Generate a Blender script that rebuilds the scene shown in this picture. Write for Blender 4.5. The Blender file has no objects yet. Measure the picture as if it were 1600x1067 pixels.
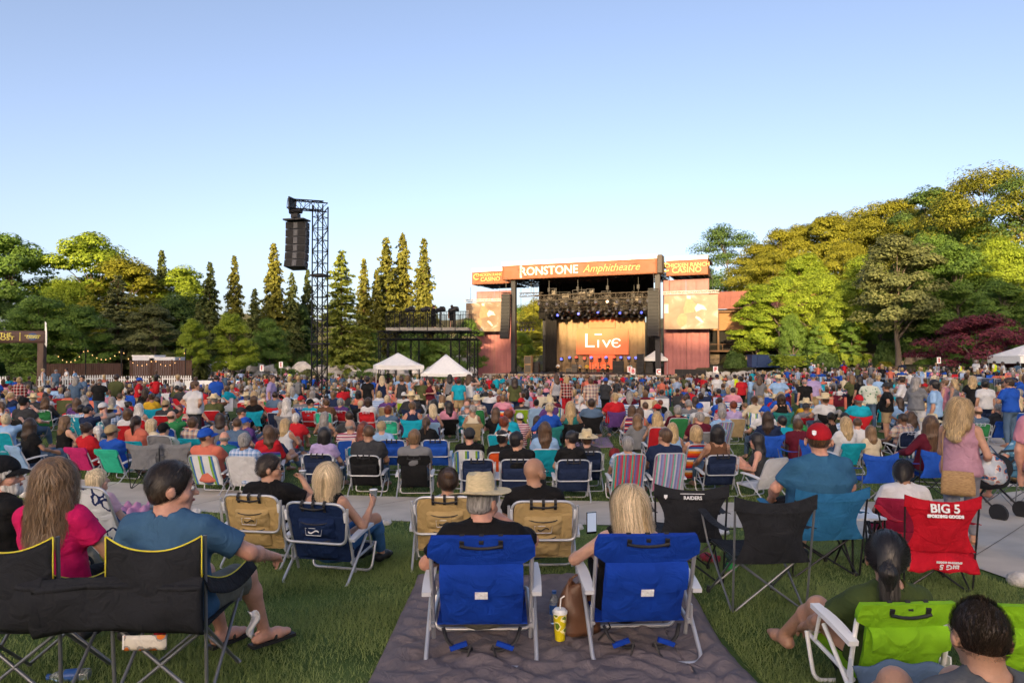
import bpy, math, random, time
import numpy as np
from mathutils import Vector, Matrix
_T0 = time.time()
rng = random.Random(7)
nrng = np.random.default_rng(7)
R = math.radians
S = bpy.context.scene
C = S.collection
# ------------------------------------------------------------------ camera, sky, sun, exposure
CAM_H = 1.49; PITCH = math.atan((555 - 533.5) / (24 / 36 * 1600)); F = 24 / 36 * 1600
cd = bpy.data.cameras.new('camera'); cam = bpy.data.objects.new('camera', cd); C.objects.link(cam)
cd.lens = 24; cd.sensor_width = 36; cd.clip_start = 0.1; cd.clip_end = 3000
cam.location = (0, 0, CAM_H); cam.rotation_euler = (R(90) + PITCH, 0, 0)
S.camera = cam
SUN_EL, SUN_AZ = 10.0, 192.0          # azimuth clockwise from +Y
w = bpy.data.worlds.new('World'); S.world = w; w.use_nodes = True
nt = w.node_tree; nt.nodes.clear()
sky = nt.nodes.new('ShaderNodeTexSky'); sky.sky_type = 'NISHITA'; sky.sun_disc = False
sky.sun_elevation = R(SUN_EL); sky.sun_rotation = R(SUN_AZ)
sky.altitude = 750; sky.air_density = 0.6; sky.dust_density = 6.5; sky.ozone_density = 0.5
bg = nt.nodes.new('ShaderNodeBackground'); bg.inputs['Strength'].default_value = 0.15
wo = nt.nodes.new('ShaderNodeOutputWorld')
wb = nt.nodes.new('ShaderNodeMix'); wb.data_type = 'RGBA'; wb.blend_type = 'MULTIPLY'; wb.inputs[0].default_value = 1      # white balance set for the shade
wb.inputs[7].default_value = (1.075, .98, .955, 1)
nt.links.new(sky.outputs[0], wb.inputs[6]); nt.links.new(wb.outputs[2], bg.inputs[0]); nt.links.new(bg.outputs[0], wo.inputs[0])
sl = bpy.data.lights.new('sun', 'SUN'); sl.energy = 4.4; sl.angle = R(0.5); sl.color = (1.0, 0.74, 0.40)
sun = bpy.data.objects.new('sun', sl); C.objects.link(sun)
_az = R(SUN_AZ)
SUN_DIR = Vector((math.sin(_az) * math.cos(R(SUN_EL)), math.cos(_az) * math.cos(R(SUN_EL)), math.sin(R(SUN_EL))))
sun.rotation_euler = (-SUN_DIR).to_track_quat('-Z', 'Y').to_euler(); sun.location = (-30, -100, 60)
S.view_settings.view_transform = 'Standard'; S.view_settings.look = 'None'
S.view_settings.exposure = 1.52; S.view_settings.gamma = 1.0
S.render.engine = 'CYCLES'
S.cycles.use_denoising = True; S.cycles.max_bounces = 5; S.cycles.diffuse_bounces = 2; S.cycles.glossy_bounces = 2
S.cycles.transmission_bounces = 4; S.cycles.transparent_max_bounces = 6
S.cycles.use_adaptive_sampling = True; S.cycles.adaptive_threshold = 0.02

# ------------------------------------------------------------------ geometry of the view: where on the ground does a thing of the photo stand
_gy = np.arange(-40, 300, .5); _gk = np.interp(_gy, [-40, -6, 0, 8.6, 11.5, 20, 30, 50, 80, 110, 300], [1.2, .5, 0, -.71, -.83, -.88, -1.12, -1.65, -2.5, -3.15, -3.15]); _gk = np.convolve(np.pad(_gk, 3, 'edge'), np.ones(7) / 7, 'valid')
def _st(a, b, t): t = np.clip((t - a) / (b - a), 0, 1); return t * t * (3 - 2 * t)
def gzv(x, y): return np.interp(y, _gy, _gk) + .45 * _st(-18, -26, x) * _st(38, 46, y) + 1.1 * _st(16, 26, x) * _st(30, 52, y) * (1 - _st(62, 74, y))
def gz(x, y):
    """height of the lawn: it falls away from us to the path, levels out, then sinks gently towards the stage; banks on both sides"""
    return float(gzv(x, y))
def ray(px, py):
    a = (px - 800) / F; b = (533.5 - py) / F
    c, s = math.cos(PITCH), math.sin(PITCH)
    return a, c - b * s, s + b * c
def at(px, py, d):
    a, b, c = ray(px, py); k = d / b
    return Vector((a * k, d, CAM_H + c * k))
def gnd(px, py, h=0.0):
    """point of the lawn (plus h) under photo position px, py"""
    a, b, c = ray(px, py); z = 0
    for _ in range(12):
        k = (z + h - CAM_H) / c if c < -1e-4 else 120 / b
        k = min(k, 150 / b)
        z = gz(a * k, b * k)
    return Vector((a * k, b * k, z))
def xat(px, d): return (px - 800) / F * d

# ------------------------------------------------------------------ tagging
def tag(o, label=None, cat=None, group=None, kind=None):
    if label: o['label'] = label
    if cat: o['category'] = cat
    if group: o['group'] = group
    if kind: o['kind'] = kind
    return o
def empty(name, loc=(0, 0, 0), rz=0, label=None, cat=None, group=None):
    o = bpy.data.objects.new(name, None); C.objects.link(o); o.empty_display_size = 0.1
    o.location = loc; o.rotation_euler = (0, 0, rz)
    return tag(o, label, cat, group)
def link(name, me, mats, parent=None):
    o = bpy.data.objects.new(name, me); C.objects.link(o)
    if parent is not None: o.parent = parent
    setmats(o, mats)
    return o
def setmats(o, mats):
    if mats is None: return
    if not isinstance(mats, (list, tuple)): mats = [mats]
    me = o.data
    while len(me.materials) < len(mats): me.materials.append(None)
    for i, m in enumerate(mats):
        o.material_slots[i].link = 'OBJECT'; o.material_slots[i].material = m

# ------------------------------------------------------------------ mesh collector
class MB:
    def __init__(s): s.v = []; s.f = []; s.m = []; s.mi = 0
    def _add(s, vs, fs):
        o = len(s.v); s.v.extend(tuple(p) for p in vs); s.f.extend(tuple(i + o for i in f) for f in fs); s.m.extend([s.mi] * len(fs))
    def box(s, c, d, rot=None):
        x, y, z = (k / 2 for k in d); vs = [Vector((a * x, b * y, e * z)) for a in (-1, 1) for b in (-1, 1) for e in (-1, 1)]
        if rot is not None: vs = [rot @ p for p in vs]
        c = Vector(c)
        s._add([p + c for p in vs], [(0, 1, 3, 2), (4, 6, 7, 5), (0, 4, 5, 1), (2, 3, 7, 6), (0, 2, 6, 4), (1, 5, 7, 3)])
        return s
    def beam(s, a, b, wd, ht, up=(0, 0, 1)):
        a, b = Vector(a), Vector(b); t = (b - a); L = t.length
        if L < 1e-6: return s
        t /= L; u = Vector(up)
        if abs(t.dot(u)) > .98: u = Vector((0, 1, 0))
        x = t.cross(u).normalized(); z = x.cross(t)
        vs = [q + x * (i * wd / 2) + z * (j * ht / 2) for q in (a, b) for i, j in ((-1, -1), (1, -1), (1, 1), (-1, 1))]
        s._add(vs, [(3, 2, 1, 0), (4, 5, 6, 7), (0, 1, 5, 4), (1, 2, 6, 5), (2, 3, 7, 6), (3, 0, 4, 7)])
        return s
    def tube(s, pts, r, n=8, closed=False, flat=1.0):
        pts = [Vector(p) for p in pts]; m = len(pts)
        rs = r if isinstance(r, (list, tuple)) else [r] * m
        vs = []; px = None
        for i, p in enumerate(pts):
            if closed: t = pts[(i + 1) % m] - pts[i - 1]
            else: t = pts[min(i + 1, m - 1)] - pts[max(i - 1, 0)]
            t = t.normalized() if t.length > 1e-9 else Vector((0, 0, 1))
            if px is None:
                u = Vector((0, 0, 1)) if abs(t.z) < .9 else Vector((0, 1, 0))
                px = t.cross(u).normalized()
            else:
                px = px - t * px.dot(t); px = px.normalized() if px.length > 1e-6 else t.orthogonal().normalized()
            py = t.cross(px)
            for k in range(n):
                a = 2 * math.pi * k / n
                vs.append(p + px * (math.cos(a) * rs[i]) + py * (math.sin(a) * rs[i] * flat))
        fs = []
        for i in range(m if closed else m - 1):
            for k in range(n):
                a, b = i * n + k, i * n + (k + 1) % n; c, d = ((i + 1) % m) * n + (k + 1) % n, ((i + 1) % m) * n + k
                fs.append((a, b, c, d))
        if not closed: fs += [tuple(range(n - 1, -1, -1)), tuple(range((m - 1) * n, m * n))]
        s._add(vs, fs); return s
    def lathe(s, prof, n=16, c=(0, 0, 0), cap=True):
        c = Vector(c); vs = []; m = len(prof)
        for r, z in prof:
            for k in range(n):
                a = 2 * math.pi * k / n; vs.append(c + Vector((r * math.cos(a), r * math.sin(a), z)))
        fs = [(i * n + k, i * n + (k + 1) % n, (i + 1) * n + (k + 1) % n, (i + 1) * n + k) for i in range(m - 1) for k in range(n)]
        if cap: fs += [tuple(range(n - 1, -1, -1)), tuple(range((m - 1) * n, m * n))]
        s._add(vs, fs); return s
    def prism(s, poly, fn, t0, t1):
        """poly of 2-D points lifted by fn(u, v, t) between t0 and t1"""
        n = len(poly); vs = [fn(u, v, t) for t in (t0, t1) for u, v in poly]
        fs = [(i, (i + 1) % n, n + (i + 1) % n, n + i) for i in range(n)] + [tuple(range(n - 1, -1, -1)), tuple(range(n, 2 * n))]
        s._add(vs, fs); return s
    def sheet(s, g, th=0.0):
        """g[i][j] grid of points; th: thickness along the grid normal"""
        nu, nv = len(g), len(g[0]); P = np.array([[tuple(p) for p in row] for row in g], float)
        if th:
            du = np.gradient(P, axis=0); dv = np.gradient(P, axis=1); nn = np.cross(du, dv); ln = np.linalg.norm(nn, axis=2, keepdims=True); nn = nn / np.maximum(ln, 1e-9)
            lay = [P + nn * th / 2, P - nn * th / 2]
        else: lay = [P]
        vs = [tuple(p) for L in lay for p in L.reshape(-1, 3)]
        q = lambda i, j, k=0: k * nu * nv + i * nv + j
        fs = [(q(i, j), q(i + 1, j), q(i + 1, j + 1), q(i, j + 1)) for i in range(nu - 1) for j in range(nv - 1)]
        if th:
            fs += [(q(i, j, 1), q(i, j + 1, 1), q(i + 1, j + 1, 1), q(i + 1, j, 1)) for i in range(nu - 1) for j in range(nv - 1)]
            per = [(i, 0) for i in range(nu)] + [(nu - 1, j) for j in range(1, nv)] + [(i, nv - 1) for i in range(nu - 2, -1, -1)] + [(0, j) for j in range(nv - 2, 0, -1)]
            for a, b in zip(per, per[1:] + per[:1]): fs.append((q(*a), q(*a, 1), q(*b, 1), q(*b)))
        s._add(vs, fs); return s
    def mesh(s, name, smooth=False):
        me = bpy.data.meshes.new(name); me.from_pydata(s.v, [], s.f)
        if any(s.m): me.polygons.foreach_set('material_index', s.m)
        if smooth: shade(me, smooth)
        me.update(); return me
    def build(s, name, mats, parent=None, smooth=False):
        return link(name, s.mesh(name, smooth), mats, parent)
def shade(me, ang=True):
    if ang is True: me.shade_smooth()
    else:
        me.shade_smooth()
        me.set_sharp_from_angle(angle=R(ang))
def npmesh(name, V, Fq, smooth=False, mi=None):
    """quads or tris from numpy arrays"""
    me = bpy.data.meshes.new(name); V = np.asarray(V, np.float32); Fq = np.asarray(Fq, np.int32)
    k = Fq.shape[1]; me.vertices.add(len(V)); me.vertices.foreach_set('co', V.ravel())
    me.loops.add(Fq.size); me.loops.foreach_set('vertex_index', Fq.ravel())
    me.polygons.add(len(Fq)); me.polygons.foreach_set('loop_start', np.arange(0, Fq.size, k, dtype=np.int32))
    if mi is not None: me.polygons.foreach_set('material_index', np.asarray(mi, np.int32))
    me.update(calc_edges=True); me.validate()
    if smooth: me.shade_smooth()
    return me
def copy_tree(o, parent=None):
    c = o.copy(); C.objects.link(c); c.parent = parent
    for ch in o.children: copy_tree(ch, c)
    return c
def arc(c, r, a0, a1, n, fn):
    return [fn(c[0] + r * math.cos(R(a0 + (a1 - a0) * i / n)), c[1] + r * math.sin(R(a0 + (a1 - a0) * i / n))) for i in range(n + 1)]
def rounded(pts, r, n=5, closed=False):
    """polyline with its corners rounded off"""
    pts = [Vector(p) for p in pts]; out = []; m = len(pts)
    for i, p in enumerate(pts):
        if not closed and i in (0, m - 1): out.append(p); continue
        a, b = pts[i - 1], pts[(i + 1) % m]; da, db = (a - p), (b - p)
        k = min(r, da.length * .49, db.length * .49); q0 = p + da.normalized() * k; q1 = p + db.normalized() * k
        for j in range(n + 1):
            t = j / n; out.append(q0 * (1 - t) ** 2 + p * 2 * t * (1 - t) + q1 * t * t)
    return out

# ------------------------------------------------------------------ materials
MATS = {}
def _nodes(name):
    m = bpy.data.materials.new(name); m.use_nodes = True
    n = m.node_tree.nodes; b = n['Principled BSDF']
    return m, n, m.node_tree.links, b
def srgb(h):
    h = h.lstrip('#'); v = [int(h[i:i + 2], 16) / 255 for i in (0, 2, 4)]
    return tuple(x / 12.92 if x <= .04045 else ((x + .055) / 1.055) ** 2.4 for x in v)
def mat(name, col, rough=.7, metal=0., var=.12, vs=6., bump=0., bs=40., spec=.3, coord='Object', stretch=None, hue=0.0, sheen=0.0):
    """plain surface with a little uneven colour and fine relief"""
    if name in MATS: return MATS[name]
    if isinstance(col, str): col = srgb(col)
    m, n, L, b = _nodes(name)
    b.inputs['Roughness'].default_value = rough; b.inputs['Metallic'].default_value = metal
    b.inputs['Specular IOR Level'].default_value = spec
    if sheen: b.inputs['Sheen Weight'].default_value = sheen
    tc = n.new('ShaderNodeTexCoord'); src = tc.outputs[coord]
    if stretch:
        mp = n.new('ShaderNodeMapping'); mp.inputs['Scale'].default_value = stretch; L.new(src, mp.inputs[0]); src = mp.outputs[0]
    if var:
        t = n.new('ShaderNodeTexNoise'); t.inputs['Scale'].default_value = vs; t.inputs['Detail'].default_value = 5; L.new(src, t.inputs['Vector'])
        r = n.new('ShaderNodeValToRGB'); e = r.color_ramp.elements
        e[0].position = .3; e[1].position = .7
        e[0].color = tuple(c * (1 - var) for c in col) + (1,); e[1].color = tuple(min(1, c * (1 + var)) for c in col) + (1,)
        L.new(t.outputs['Fac'], r.inputs[0]); L.new(r.outputs[0], b.inputs['Base Color'])
    else: b.inputs['Base Color'].default_value = tuple(col) + (1,)
    if bump:
        t2 = n.new('ShaderNodeTexNoise'); t2.inputs['Scale'].default_value = bs; t2.inputs['Detail'].default_value = 3; L.new(src, t2.inputs['Vector'])
        bp = n.new('ShaderNodeBump'); bp.inputs['Strength'].default_value = bump; bp.inputs['Distance'].default_value = .02
        L.new(t2.outputs['Fac'], bp.inputs['Height']); L.new(bp.outputs[0], b.inputs['Normal'])
    MATS[name] = m; return m
def cloth(name, col, kind='plain', cols=(), scale=12., axis=0, rough=.85, sheen=.15):
    """woven fabric: plain, stripe, plaid, floral, dots; gently creased"""
    if name in MATS: return MATS[name]
    cc = [srgb(c) if isinstance(c, str) else c for c in (col,) + tuple(cols)]
    m, n, L, b = _nodes(name)
    b.inputs['Roughness'].default_value = rough; b.inputs['Specular IOR Level'].default_value = .2
    tc = n.new('ShaderNodeTexCoord'); src = tc.outputs['Object']
    out = None
    if kind == 'plain':
        t = n.new('ShaderNodeTexNoise'); t.inputs['Scale'].default_value = 5; t.inputs['Detail'].default_value = 4; L.new(src, t.inputs['Vector'])
        r = n.new('ShaderNodeValToRGB'); e = r.color_ramp.elements; e[0].position = .3; e[1].position = .7
        e[0].color = tuple(c * .84 for c in cc[0]) + (1,); e[1].color = tuple(min(1, c * 1.1) for c in cc[0]) + (1,)
        L.new(t.outputs['Fac'], r.inputs[0]); out = r.outputs[0]
    elif kind in ('stripe', 'plaid'):
        sp = n.new('ShaderNodeSeparateXYZ'); L.new(src, sp.inputs[0])
        def band(ax, ph=0):
            mu = n.new('ShaderNodeMath'); mu.operation = 'MULTIPLY_ADD'; mu.inputs[1].default_value = scale; mu.inputs[2].default_value = ph; L.new(sp.outputs[ax], mu.inputs[0])
            fr = n.new('ShaderNodeMath'); fr.operation = 'FRACT'; L.new(mu.outputs[0], fr.inputs[0]); return fr.outputs[0]
        r = n.new('ShaderNodeValToRGB'); r.color_ramp.interpolation = 'CONSTANT'; e = r.color_ramp.elements
        k = len(cc)
        while len(e) < k: e.new(.5)
        for i in range(k): e[i].position = i / k; e[i].color = cc[i] + (1,)
        L.new(band(axis), r.inputs[0]); out = r.outputs[0]
        if kind == 'plaid':
            r2 = n.new('ShaderNodeValToRGB'); r2.color_ramp.interpolation = 'CONSTANT'; e = r2.color_ramp.elements
            while len(e) < k: e.new(.5)
            for i in range(k): e[i].position = i / k; e[i].color = cc[i] + (1,)
            L.new(band(2, .2), r2.inputs[0])
            mx = n.new('ShaderNodeMix'); mx.data_type = 'RGBA'; mx.inputs[0].default_value = .5
            L.new(out, mx.inputs[6]); L.new(r2.outputs[0], mx.inputs[7]); out = mx.outputs[2]
    else:
        t = n.new('ShaderNodeTexVoronoi'); t.inputs['Scale'].default_value = scale; L.new(src, t.inputs['Vector'])
        if kind == 'floral':
            nz = n.new('ShaderNodeTexNoise'); nz.inputs['Scale'].default_value = scale * 2.5; L.new(src, nz.inputs['Vector'])
            ad = n.new('ShaderNodeMath'); ad.operation = 'MULTIPLY_ADD'; ad.inputs[1].default_value = .55; L.new(nz.outputs['Fac'], ad.inputs[0]); L.new(t.outputs['Distance'], ad.inputs[2]); hv = ad.outputs[0]
        else: hv = t.outputs['Distance']
        r = n.new('ShaderNodeValToRGB'); r.color_ramp.interpolation = 'CONSTANT'; e = r.color_ramp.elements; k = len(cc)
        while len(e) < k: e.new(.5)
        pos = [0] + [(.36 if kind != 'floral' else .56) + .12 * i for i in range(k - 1)]
        for i in range(k): e[i].position = pos[i]; e[i].color = cc[(i + 1) % k] + (1,)
        L.new(hv, r.inputs[0]); out = r.outputs[0]
    L.new(out, b.inputs['Base Color'])
    t2 = n.new('ShaderNodeTexNoise'); t2.inputs['Scale'].default_value = 9; t2.inputs['Detail'].default_value = 3; t2.inputs['Distortion'].default_value = .8; L.new(src, t2.inputs['Vector'])
    bp = n.new('ShaderNodeBump'); bp.inputs['Strength'].default_value = .75; bp.inputs['Distance'].default_value = .035
    L.new(t2.outputs['Fac'], bp.inputs['Height'])
    t3 = n.new('ShaderNodeTexNoise'); t3.inputs['Scale'].default_value = 260; t3.inputs['Detail'].default_value = 1; L.new(src, t3.inputs['Vector'])      # weave
    b3 = n.new('ShaderNodeBump'); b3.inputs['Strength'].default_value = .35; b3.inputs['Distance'].default_value = .004; L.new(t3.outputs['Fac'], b3.inputs['Height']); L.new(bp.outputs[0], b3.inputs['Normal']); L.new(b3.outputs[0], b.inputs['Normal'])
    MATS[name] = m; return m
def leafmat(name, c0, c1, trans=.35, vs=.5):
    """foliage: each leaf its own tint between two greens, some light through the blade"""
    if name in MATS: return MATS[name]
    m, n, L, b = _nodes(name)
    b.inputs['Roughness'].default_value = .55; b.inputs['Specular IOR Level'].default_value = .25
    g = n.new('ShaderNodeNewGeometry'); oi = n.new('ShaderNodeObjectInfo')
    t = n.new('ShaderNodeTexNoise'); t.inputs['Scale'].default_value = vs; t.inputs['Detail'].default_value = 2
    tc = n.new('ShaderNodeTexCoord'); L.new(tc.outputs['Object'], t.inputs['Vector'])
    a = n.new('ShaderNodeMath'); a.operation = 'MULTIPLY_ADD'; a.inputs[1].default_value = .55; L.new(g.outputs['Random Per Island'], a.inputs[0]); L.new(t.outputs['Fac'], a.inputs[2])
    a2 = n.new('ShaderNodeMath'); a2.operation = 'MULTIPLY_ADD'; a2.inputs[1].default_value = .3; L.new(oi.outputs['Random'], a2.inputs[0]); L.new(a.outputs[0], a2.inputs[2])
    r = n.new('ShaderNodeValToRGB'); e = r.color_ramp.elements; e[0].position = .5; e[1].position = 1.15
    e[0].color = tuple(c0) + (1,); e[1].color = tuple(c1) + (1,)
    L.new(a2.outputs[0], r.inputs[0]); L.new(r.outputs[0], b.inputs['Base Color'])
    tr = n.new('ShaderNodeBsdfTranslucent'); L.new(r.outputs[0], tr.inputs[0])
    mx = n.new('ShaderNodeMixShader'); mx.inputs[0].default_value = trans
    out = n['Material Output']; L.new(b.outputs[0], mx.inputs[1]); L.new(tr.outputs[0], mx.inputs[2]); L.new(mx.outputs[0], out.inputs[0])
    MATS[name] = m; return m
def emis(name, col, strength):
    if name in MATS: return MATS[name]
    m, n, L, b = _nodes(name); b.inputs['Base Color'].default_value = tuple(col) + (1,)
    b.inputs['Emission Color'].default_value = tuple(col) + (1,); b.inputs['Emission Strength'].default_value = strength
    MATS[name] = m; return m
def text_mesh(s, size, ext=.004, align='CENTER', bold=0.0, shear=0.0, space=1.0):
    cu = bpy.data.curves.new('lettering', 'FONT'); cu.body = s; cu.size = size; cu.extrude = ext; cu.align_x = align; cu.align_y = 'CENTER'
    cu.offset = bold; cu.shear = shear; cu.space_character = space; cu.resolution_u = 3
    o = bpy.data.objects.new('lettering', cu); C.objects.link(o)
    dg = bpy.context.evaluated_depsgraph_get(); me = bpy.data.meshes.new_from_object(o.evaluated_get(dg))
    bpy.data.objects.remove(o); bpy.data.curves.remove(cu)
    return me

BLACKM = mat('black_metal', (.012, .012, .014), .45, .3, var=.2, spec=.4)
STEEL = mat('grey_steel', (.36, .37, .39), .35, .9, var=.1)
ALU = mat('white_aluminium', (.50, .52, .56), .35, .55, var=.08)
WHITEP = mat('white_paint', (.8, .8, .8), .6, var=.05)
# ================================================================== THE SETTING: lawn, path, hills
def lawn_mat():
    m, n, L, b = _nodes('lawn_turf'); b.inputs['Roughness'].default_value = .9; b.inputs['Specular IOR Level'].default_value = .1
    g = n.new('ShaderNodeNewGeometry')
    def noise(sc, det=6):
        t = n.new('ShaderNodeTexNoise'); t.inputs['Scale'].default_value = sc; t.inputs['Detail'].default_value = det; L.new(g.outputs['Position'], t.inputs['Vector']); return t.outputs['Fac']
    r1 = n.new('ShaderNodeValToRGB'); e = r1.color_ramp.elements; e[0].position = .35; e[1].position = .65
    e[0].color = (.055, .095, .024, 1); e[1].color = (.105, .160, .045, 1); L.new(noise(2.2), r1.inputs[0])
    r2 = n.new('ShaderNodeValToRGB'); e = r2.color_ramp.elements; e[0].position = .56; e[1].position = .72
    e[0].color = (0, 0, 0, 1); e[1].color = (1, 1, 1, 1); L.new(noise(.55), r2.inputs[0])
    mx = n.new('ShaderNodeMix'); mx.data_type = 'RGBA'; L.new(r2.outputs[0], mx.inputs[0]); L.new(r1.outputs[0], mx.inputs[6]); mx.inputs[7].default_value = (.15, .18, .07, 1)
    L.new(mx.outputs[2], b.inputs['Base Color'])
    bp = n.new('ShaderNodeBump'); bp.inputs['Strength'].default_value = .8; bp.inputs['Distance'].default_value = .03; L.new(noise(60, 3), bp.inputs['Height']); L.new(bp.outputs[0], b.inputs['Normal'])
    MATS['lawn_turf'] = m; return m
LAWN = lawn_mat()
DIRT = mat('dry_earth', (.19, .165, .13), .95, var=.3, vs=.6, bump=.4, bs=8)
ASPH = mat('grey_asphalt', (.17, .17, .165), .95, var=.15, vs=1.2, bump=.2, bs=30)
HILLG = mat('dry_hill_grass', (.09, .085, .035), .95, var=.45, vs=.08)
WOODG = mat('woodland_floor', (.05, .05, .022), .95, var=.4, vs=.25, bump=.5, bs=2)

def ground_grid():
    xs = sorted(set([-1500, -800, -400, -200, -120, -80] + list(np.arange(-60, 61, 3.0)) + [80, 120, 200, 400, 800, 1500]))
    ys = sorted(set([-30, -14, -6] + list(np.arange(0, 26, .5)) + list(np.arange(26, 130, 3.0)) + [150, 200, 300, 500, 900, 1600]))
    b = MB(); b.sheet([[(x, y, gz(x, y)) for y in ys] for x in xs]); b.f = [f for f in b.f]
    return b
o = ground_grid().build('lawn', LAWN, smooth=True); tag(o, kind='structure')

# concrete path: from the left edge across the picture, bending towards us on the right, with a branch running up the lawn
CONC = mat('path_concrete', (.46, .425, .37), .9, var=.16, vs=1.6, bump=.25, bs=60)
def ribbon(name, far, near, matl, z=.012, n=40):
    """strip between two polylines of photo positions (both on the ground)"""
    def samp(pl):
        P = [gnd(*p) for p in pl]; d = [0]
        for a, b_ in zip(P, P[1:]): d.append(d[-1] + (b_ - a).length)
        out = []
        for i in range(n + 1):
            t = d[-1] * i / n; k = max(j for j in range(len(d)) if d[j] <= t + 1e-9); k = min(k, len(P) - 2)
            q = (t - d[k]) / max(1e-6, d[k + 1] - d[k]); out.append(P[k].lerp(P[k + 1], q))
        return out
    A, B = samp(far), samp(near); g = []
    for a, b_ in zip(A, B): g.append([(q.x, q.y, gz(q.x, q.y) + z) for q in (a.lerp(b_, t) for t in np.linspace(0, 1, 9))])
    bb = MB(); bb.sheet(g); return bb, A, B
far_e = [(-260, 728), (-60, 736), (110, 748), (260, 760), (420, 770), (620, 777), (800, 781), (1000, 785), (1200, 786), (1400, 784), (1500, 779), (1640, 762), (1900, 735)]
near_e = [(-260, 758), (-60, 764), (110, 779), (260, 796), (420, 808), (620, 815), (800, 819), (1000, 822), (1180, 826), (1330, 836), (1480, 872), (1660, 935), (2100, 1100)]
pb, pA, pB = ribbon('path', far_e, near_e, CONC)
PATH = pb.build('path', CONC); tag(PATH, kind='structure')
jb = mat('path_joint', (.12, .115, .105), .95, var=.2)
for i in range(2, 40, 4):     # saw-cut joints across the path
    a, b_ = pA[i], pB[i]
    jt = MB(); jt.sheet([[(q.x + dx, q.y, gz(q.x, q.y) + .0155) for q in (a.lerp(b_, t) for t in np.linspace(0, 1, 9))] for dx in (-.007, .007)]); jt.build('path_joint', jb, PATH)
far2 = [(1545, 760), (1500, 702), (1476, 668), (1462, 650)]
near2 = [(1720, 762), (1610, 715), (1556, 680), (1520, 654)]
pb2, _, _ = ribbon('path', far2, near2, CONC, z=.008, n=16)
tag(pb2.build('path', CONC), kind='structure')
# drive and forecourt beyond the lawn on the left
b = MB(); b.sheet([[(x, y, gz(x, y) + .02) for y in np.linspace(60, 84, 9)] for x in np.linspace(-110, -22, 12)]); tag(b.build('road', ASPH), kind='structure')
b = MB(); b.sheet([[(x, y, gz(x, y) + .015) for y in np.linspace(84.5, 140, 10)] for x in np.linspace(-160, 60, 16)]); tag(b.build('ground', DIRT, smooth=True), kind='structure')

# wooded hill on the right: two terraces, then a slope
HA, HB = Vector((30, 108)), Vector((52, 60)); HD = (HB - HA).normalized(); HN = Vector((-HD.y, HD.x)); HN = HN if HN.x > 0 else -HN
def hill_t(x, y): return (Vector((x, y)) - HA).dot(HN)
def ss(a, b, t): t = min(1, max(0, (t - a) / (b - a))); return t * t * (3 - 2 * t)
def hz(x, y):
    t = hill_t(x, y); z = -1.7
    z = gz(x, y) - .3 + 2.9 * ss(0.6, 1.6, t) + .4 * ss(2, 8, t) + 1.5 * ss(8.6, 9.4, t) + max(0, t - 9.4) * .30 * (1 - .35 * ss(30, 80, t))
    z += .5 * math.sin(x * .13) * math.cos(y * .11) * ss(10, 30, t)
    return z
g = []
for t in [0, .4, .8, 1.1, 1.4, 1.8, 3, 5, 8, 8.5, 8.8, 9.1, 9.4, 10, 13, 18, 25, 35, 50, 70, 100, 140]:
    row = []
    for s_ in np.linspace(-75, 120, 60):
        p = HA + HD * s_ + HN * t; row.append((p.x, p.y, hz(p.x, p.y)))
    g.append(row)
b = MB(); b.sheet(g); tag(b.build('hill', WOODG, smooth=True), kind='structure')
# low wooded hills far off
def far_hill(x0, x1, y, zt, dep, seed):
    r = random.Random(seed); g = []
    ph = [r.uniform(0, 6) for _ in range(4)]
    for i in range(41):
        x = x0 + (x1 - x0) * i / 40; e = math.sin(math.pi * i / 40) ** .6
        top = zt * e * (.78 + .12 * math.sin(i * .5 + ph[0]) + .1 * math.sin(i * 1.3 + ph[1]))
        g.append([(x, y + dep * v, -3 + (top + 3) * math.sin(math.pi * min(1, v * 1.0) / 2 * 1.0 if v < 1 else math.pi / 2)) for v in np.linspace(0, 1, 9)])
    b = MB(); b.sheet(g); return tag(b.build('hill', HILLG, smooth=True), kind='structure')
far_hill(-330, 120, 330, 34, 160, 3)
far_hill(-60, 420, 420, 46, 200, 5)

# the wooded ridge behind the camera whose shadow lies over the lawn at this hour
RY = -300.0
tg = [(-140, 90, 14), (-65, 85, 12.5), (-33, 95, 13), (-16, 100, 8.5), (0, 118, 8.5), (14, 113, 8.5), (28, 106, 8), (40, 97, 2.5), (45, 92, 3), (49, 84, 10), (52, 78, 13), (62, 78, 13), (110, 80, 16)]
prof = []
for x, y, zb in tg:
    zb -= 1.6; k = (y - RY) / abs(math.cos(_az)); prof.append((x + math.sin(_az) * k, zb + math.tan(R(SUN_EL)) * k))
pxs, pzs = [p[0] for p in prof], [p[1] for p in prof]
xs = np.arange(-420, 320, 2.5); tops = np.interp(xs, pxs, pzs) + nrng.normal(0, .55, len(xs)) + .8 * np.sin(xs * .35)
g = []
for x, tz in zip(xs, tops):
    g.append([(x, RY + 270 - 270 * v, 0 + (tz - 0) * (v ** 1.6)) for v in np.linspace(0, 1, 12)] + [(x, RY - 120, tz - 20)])
b = MB(); b.sheet(g); tag(b.build('hill', WOODG, smooth=True), kind='structure')
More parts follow.
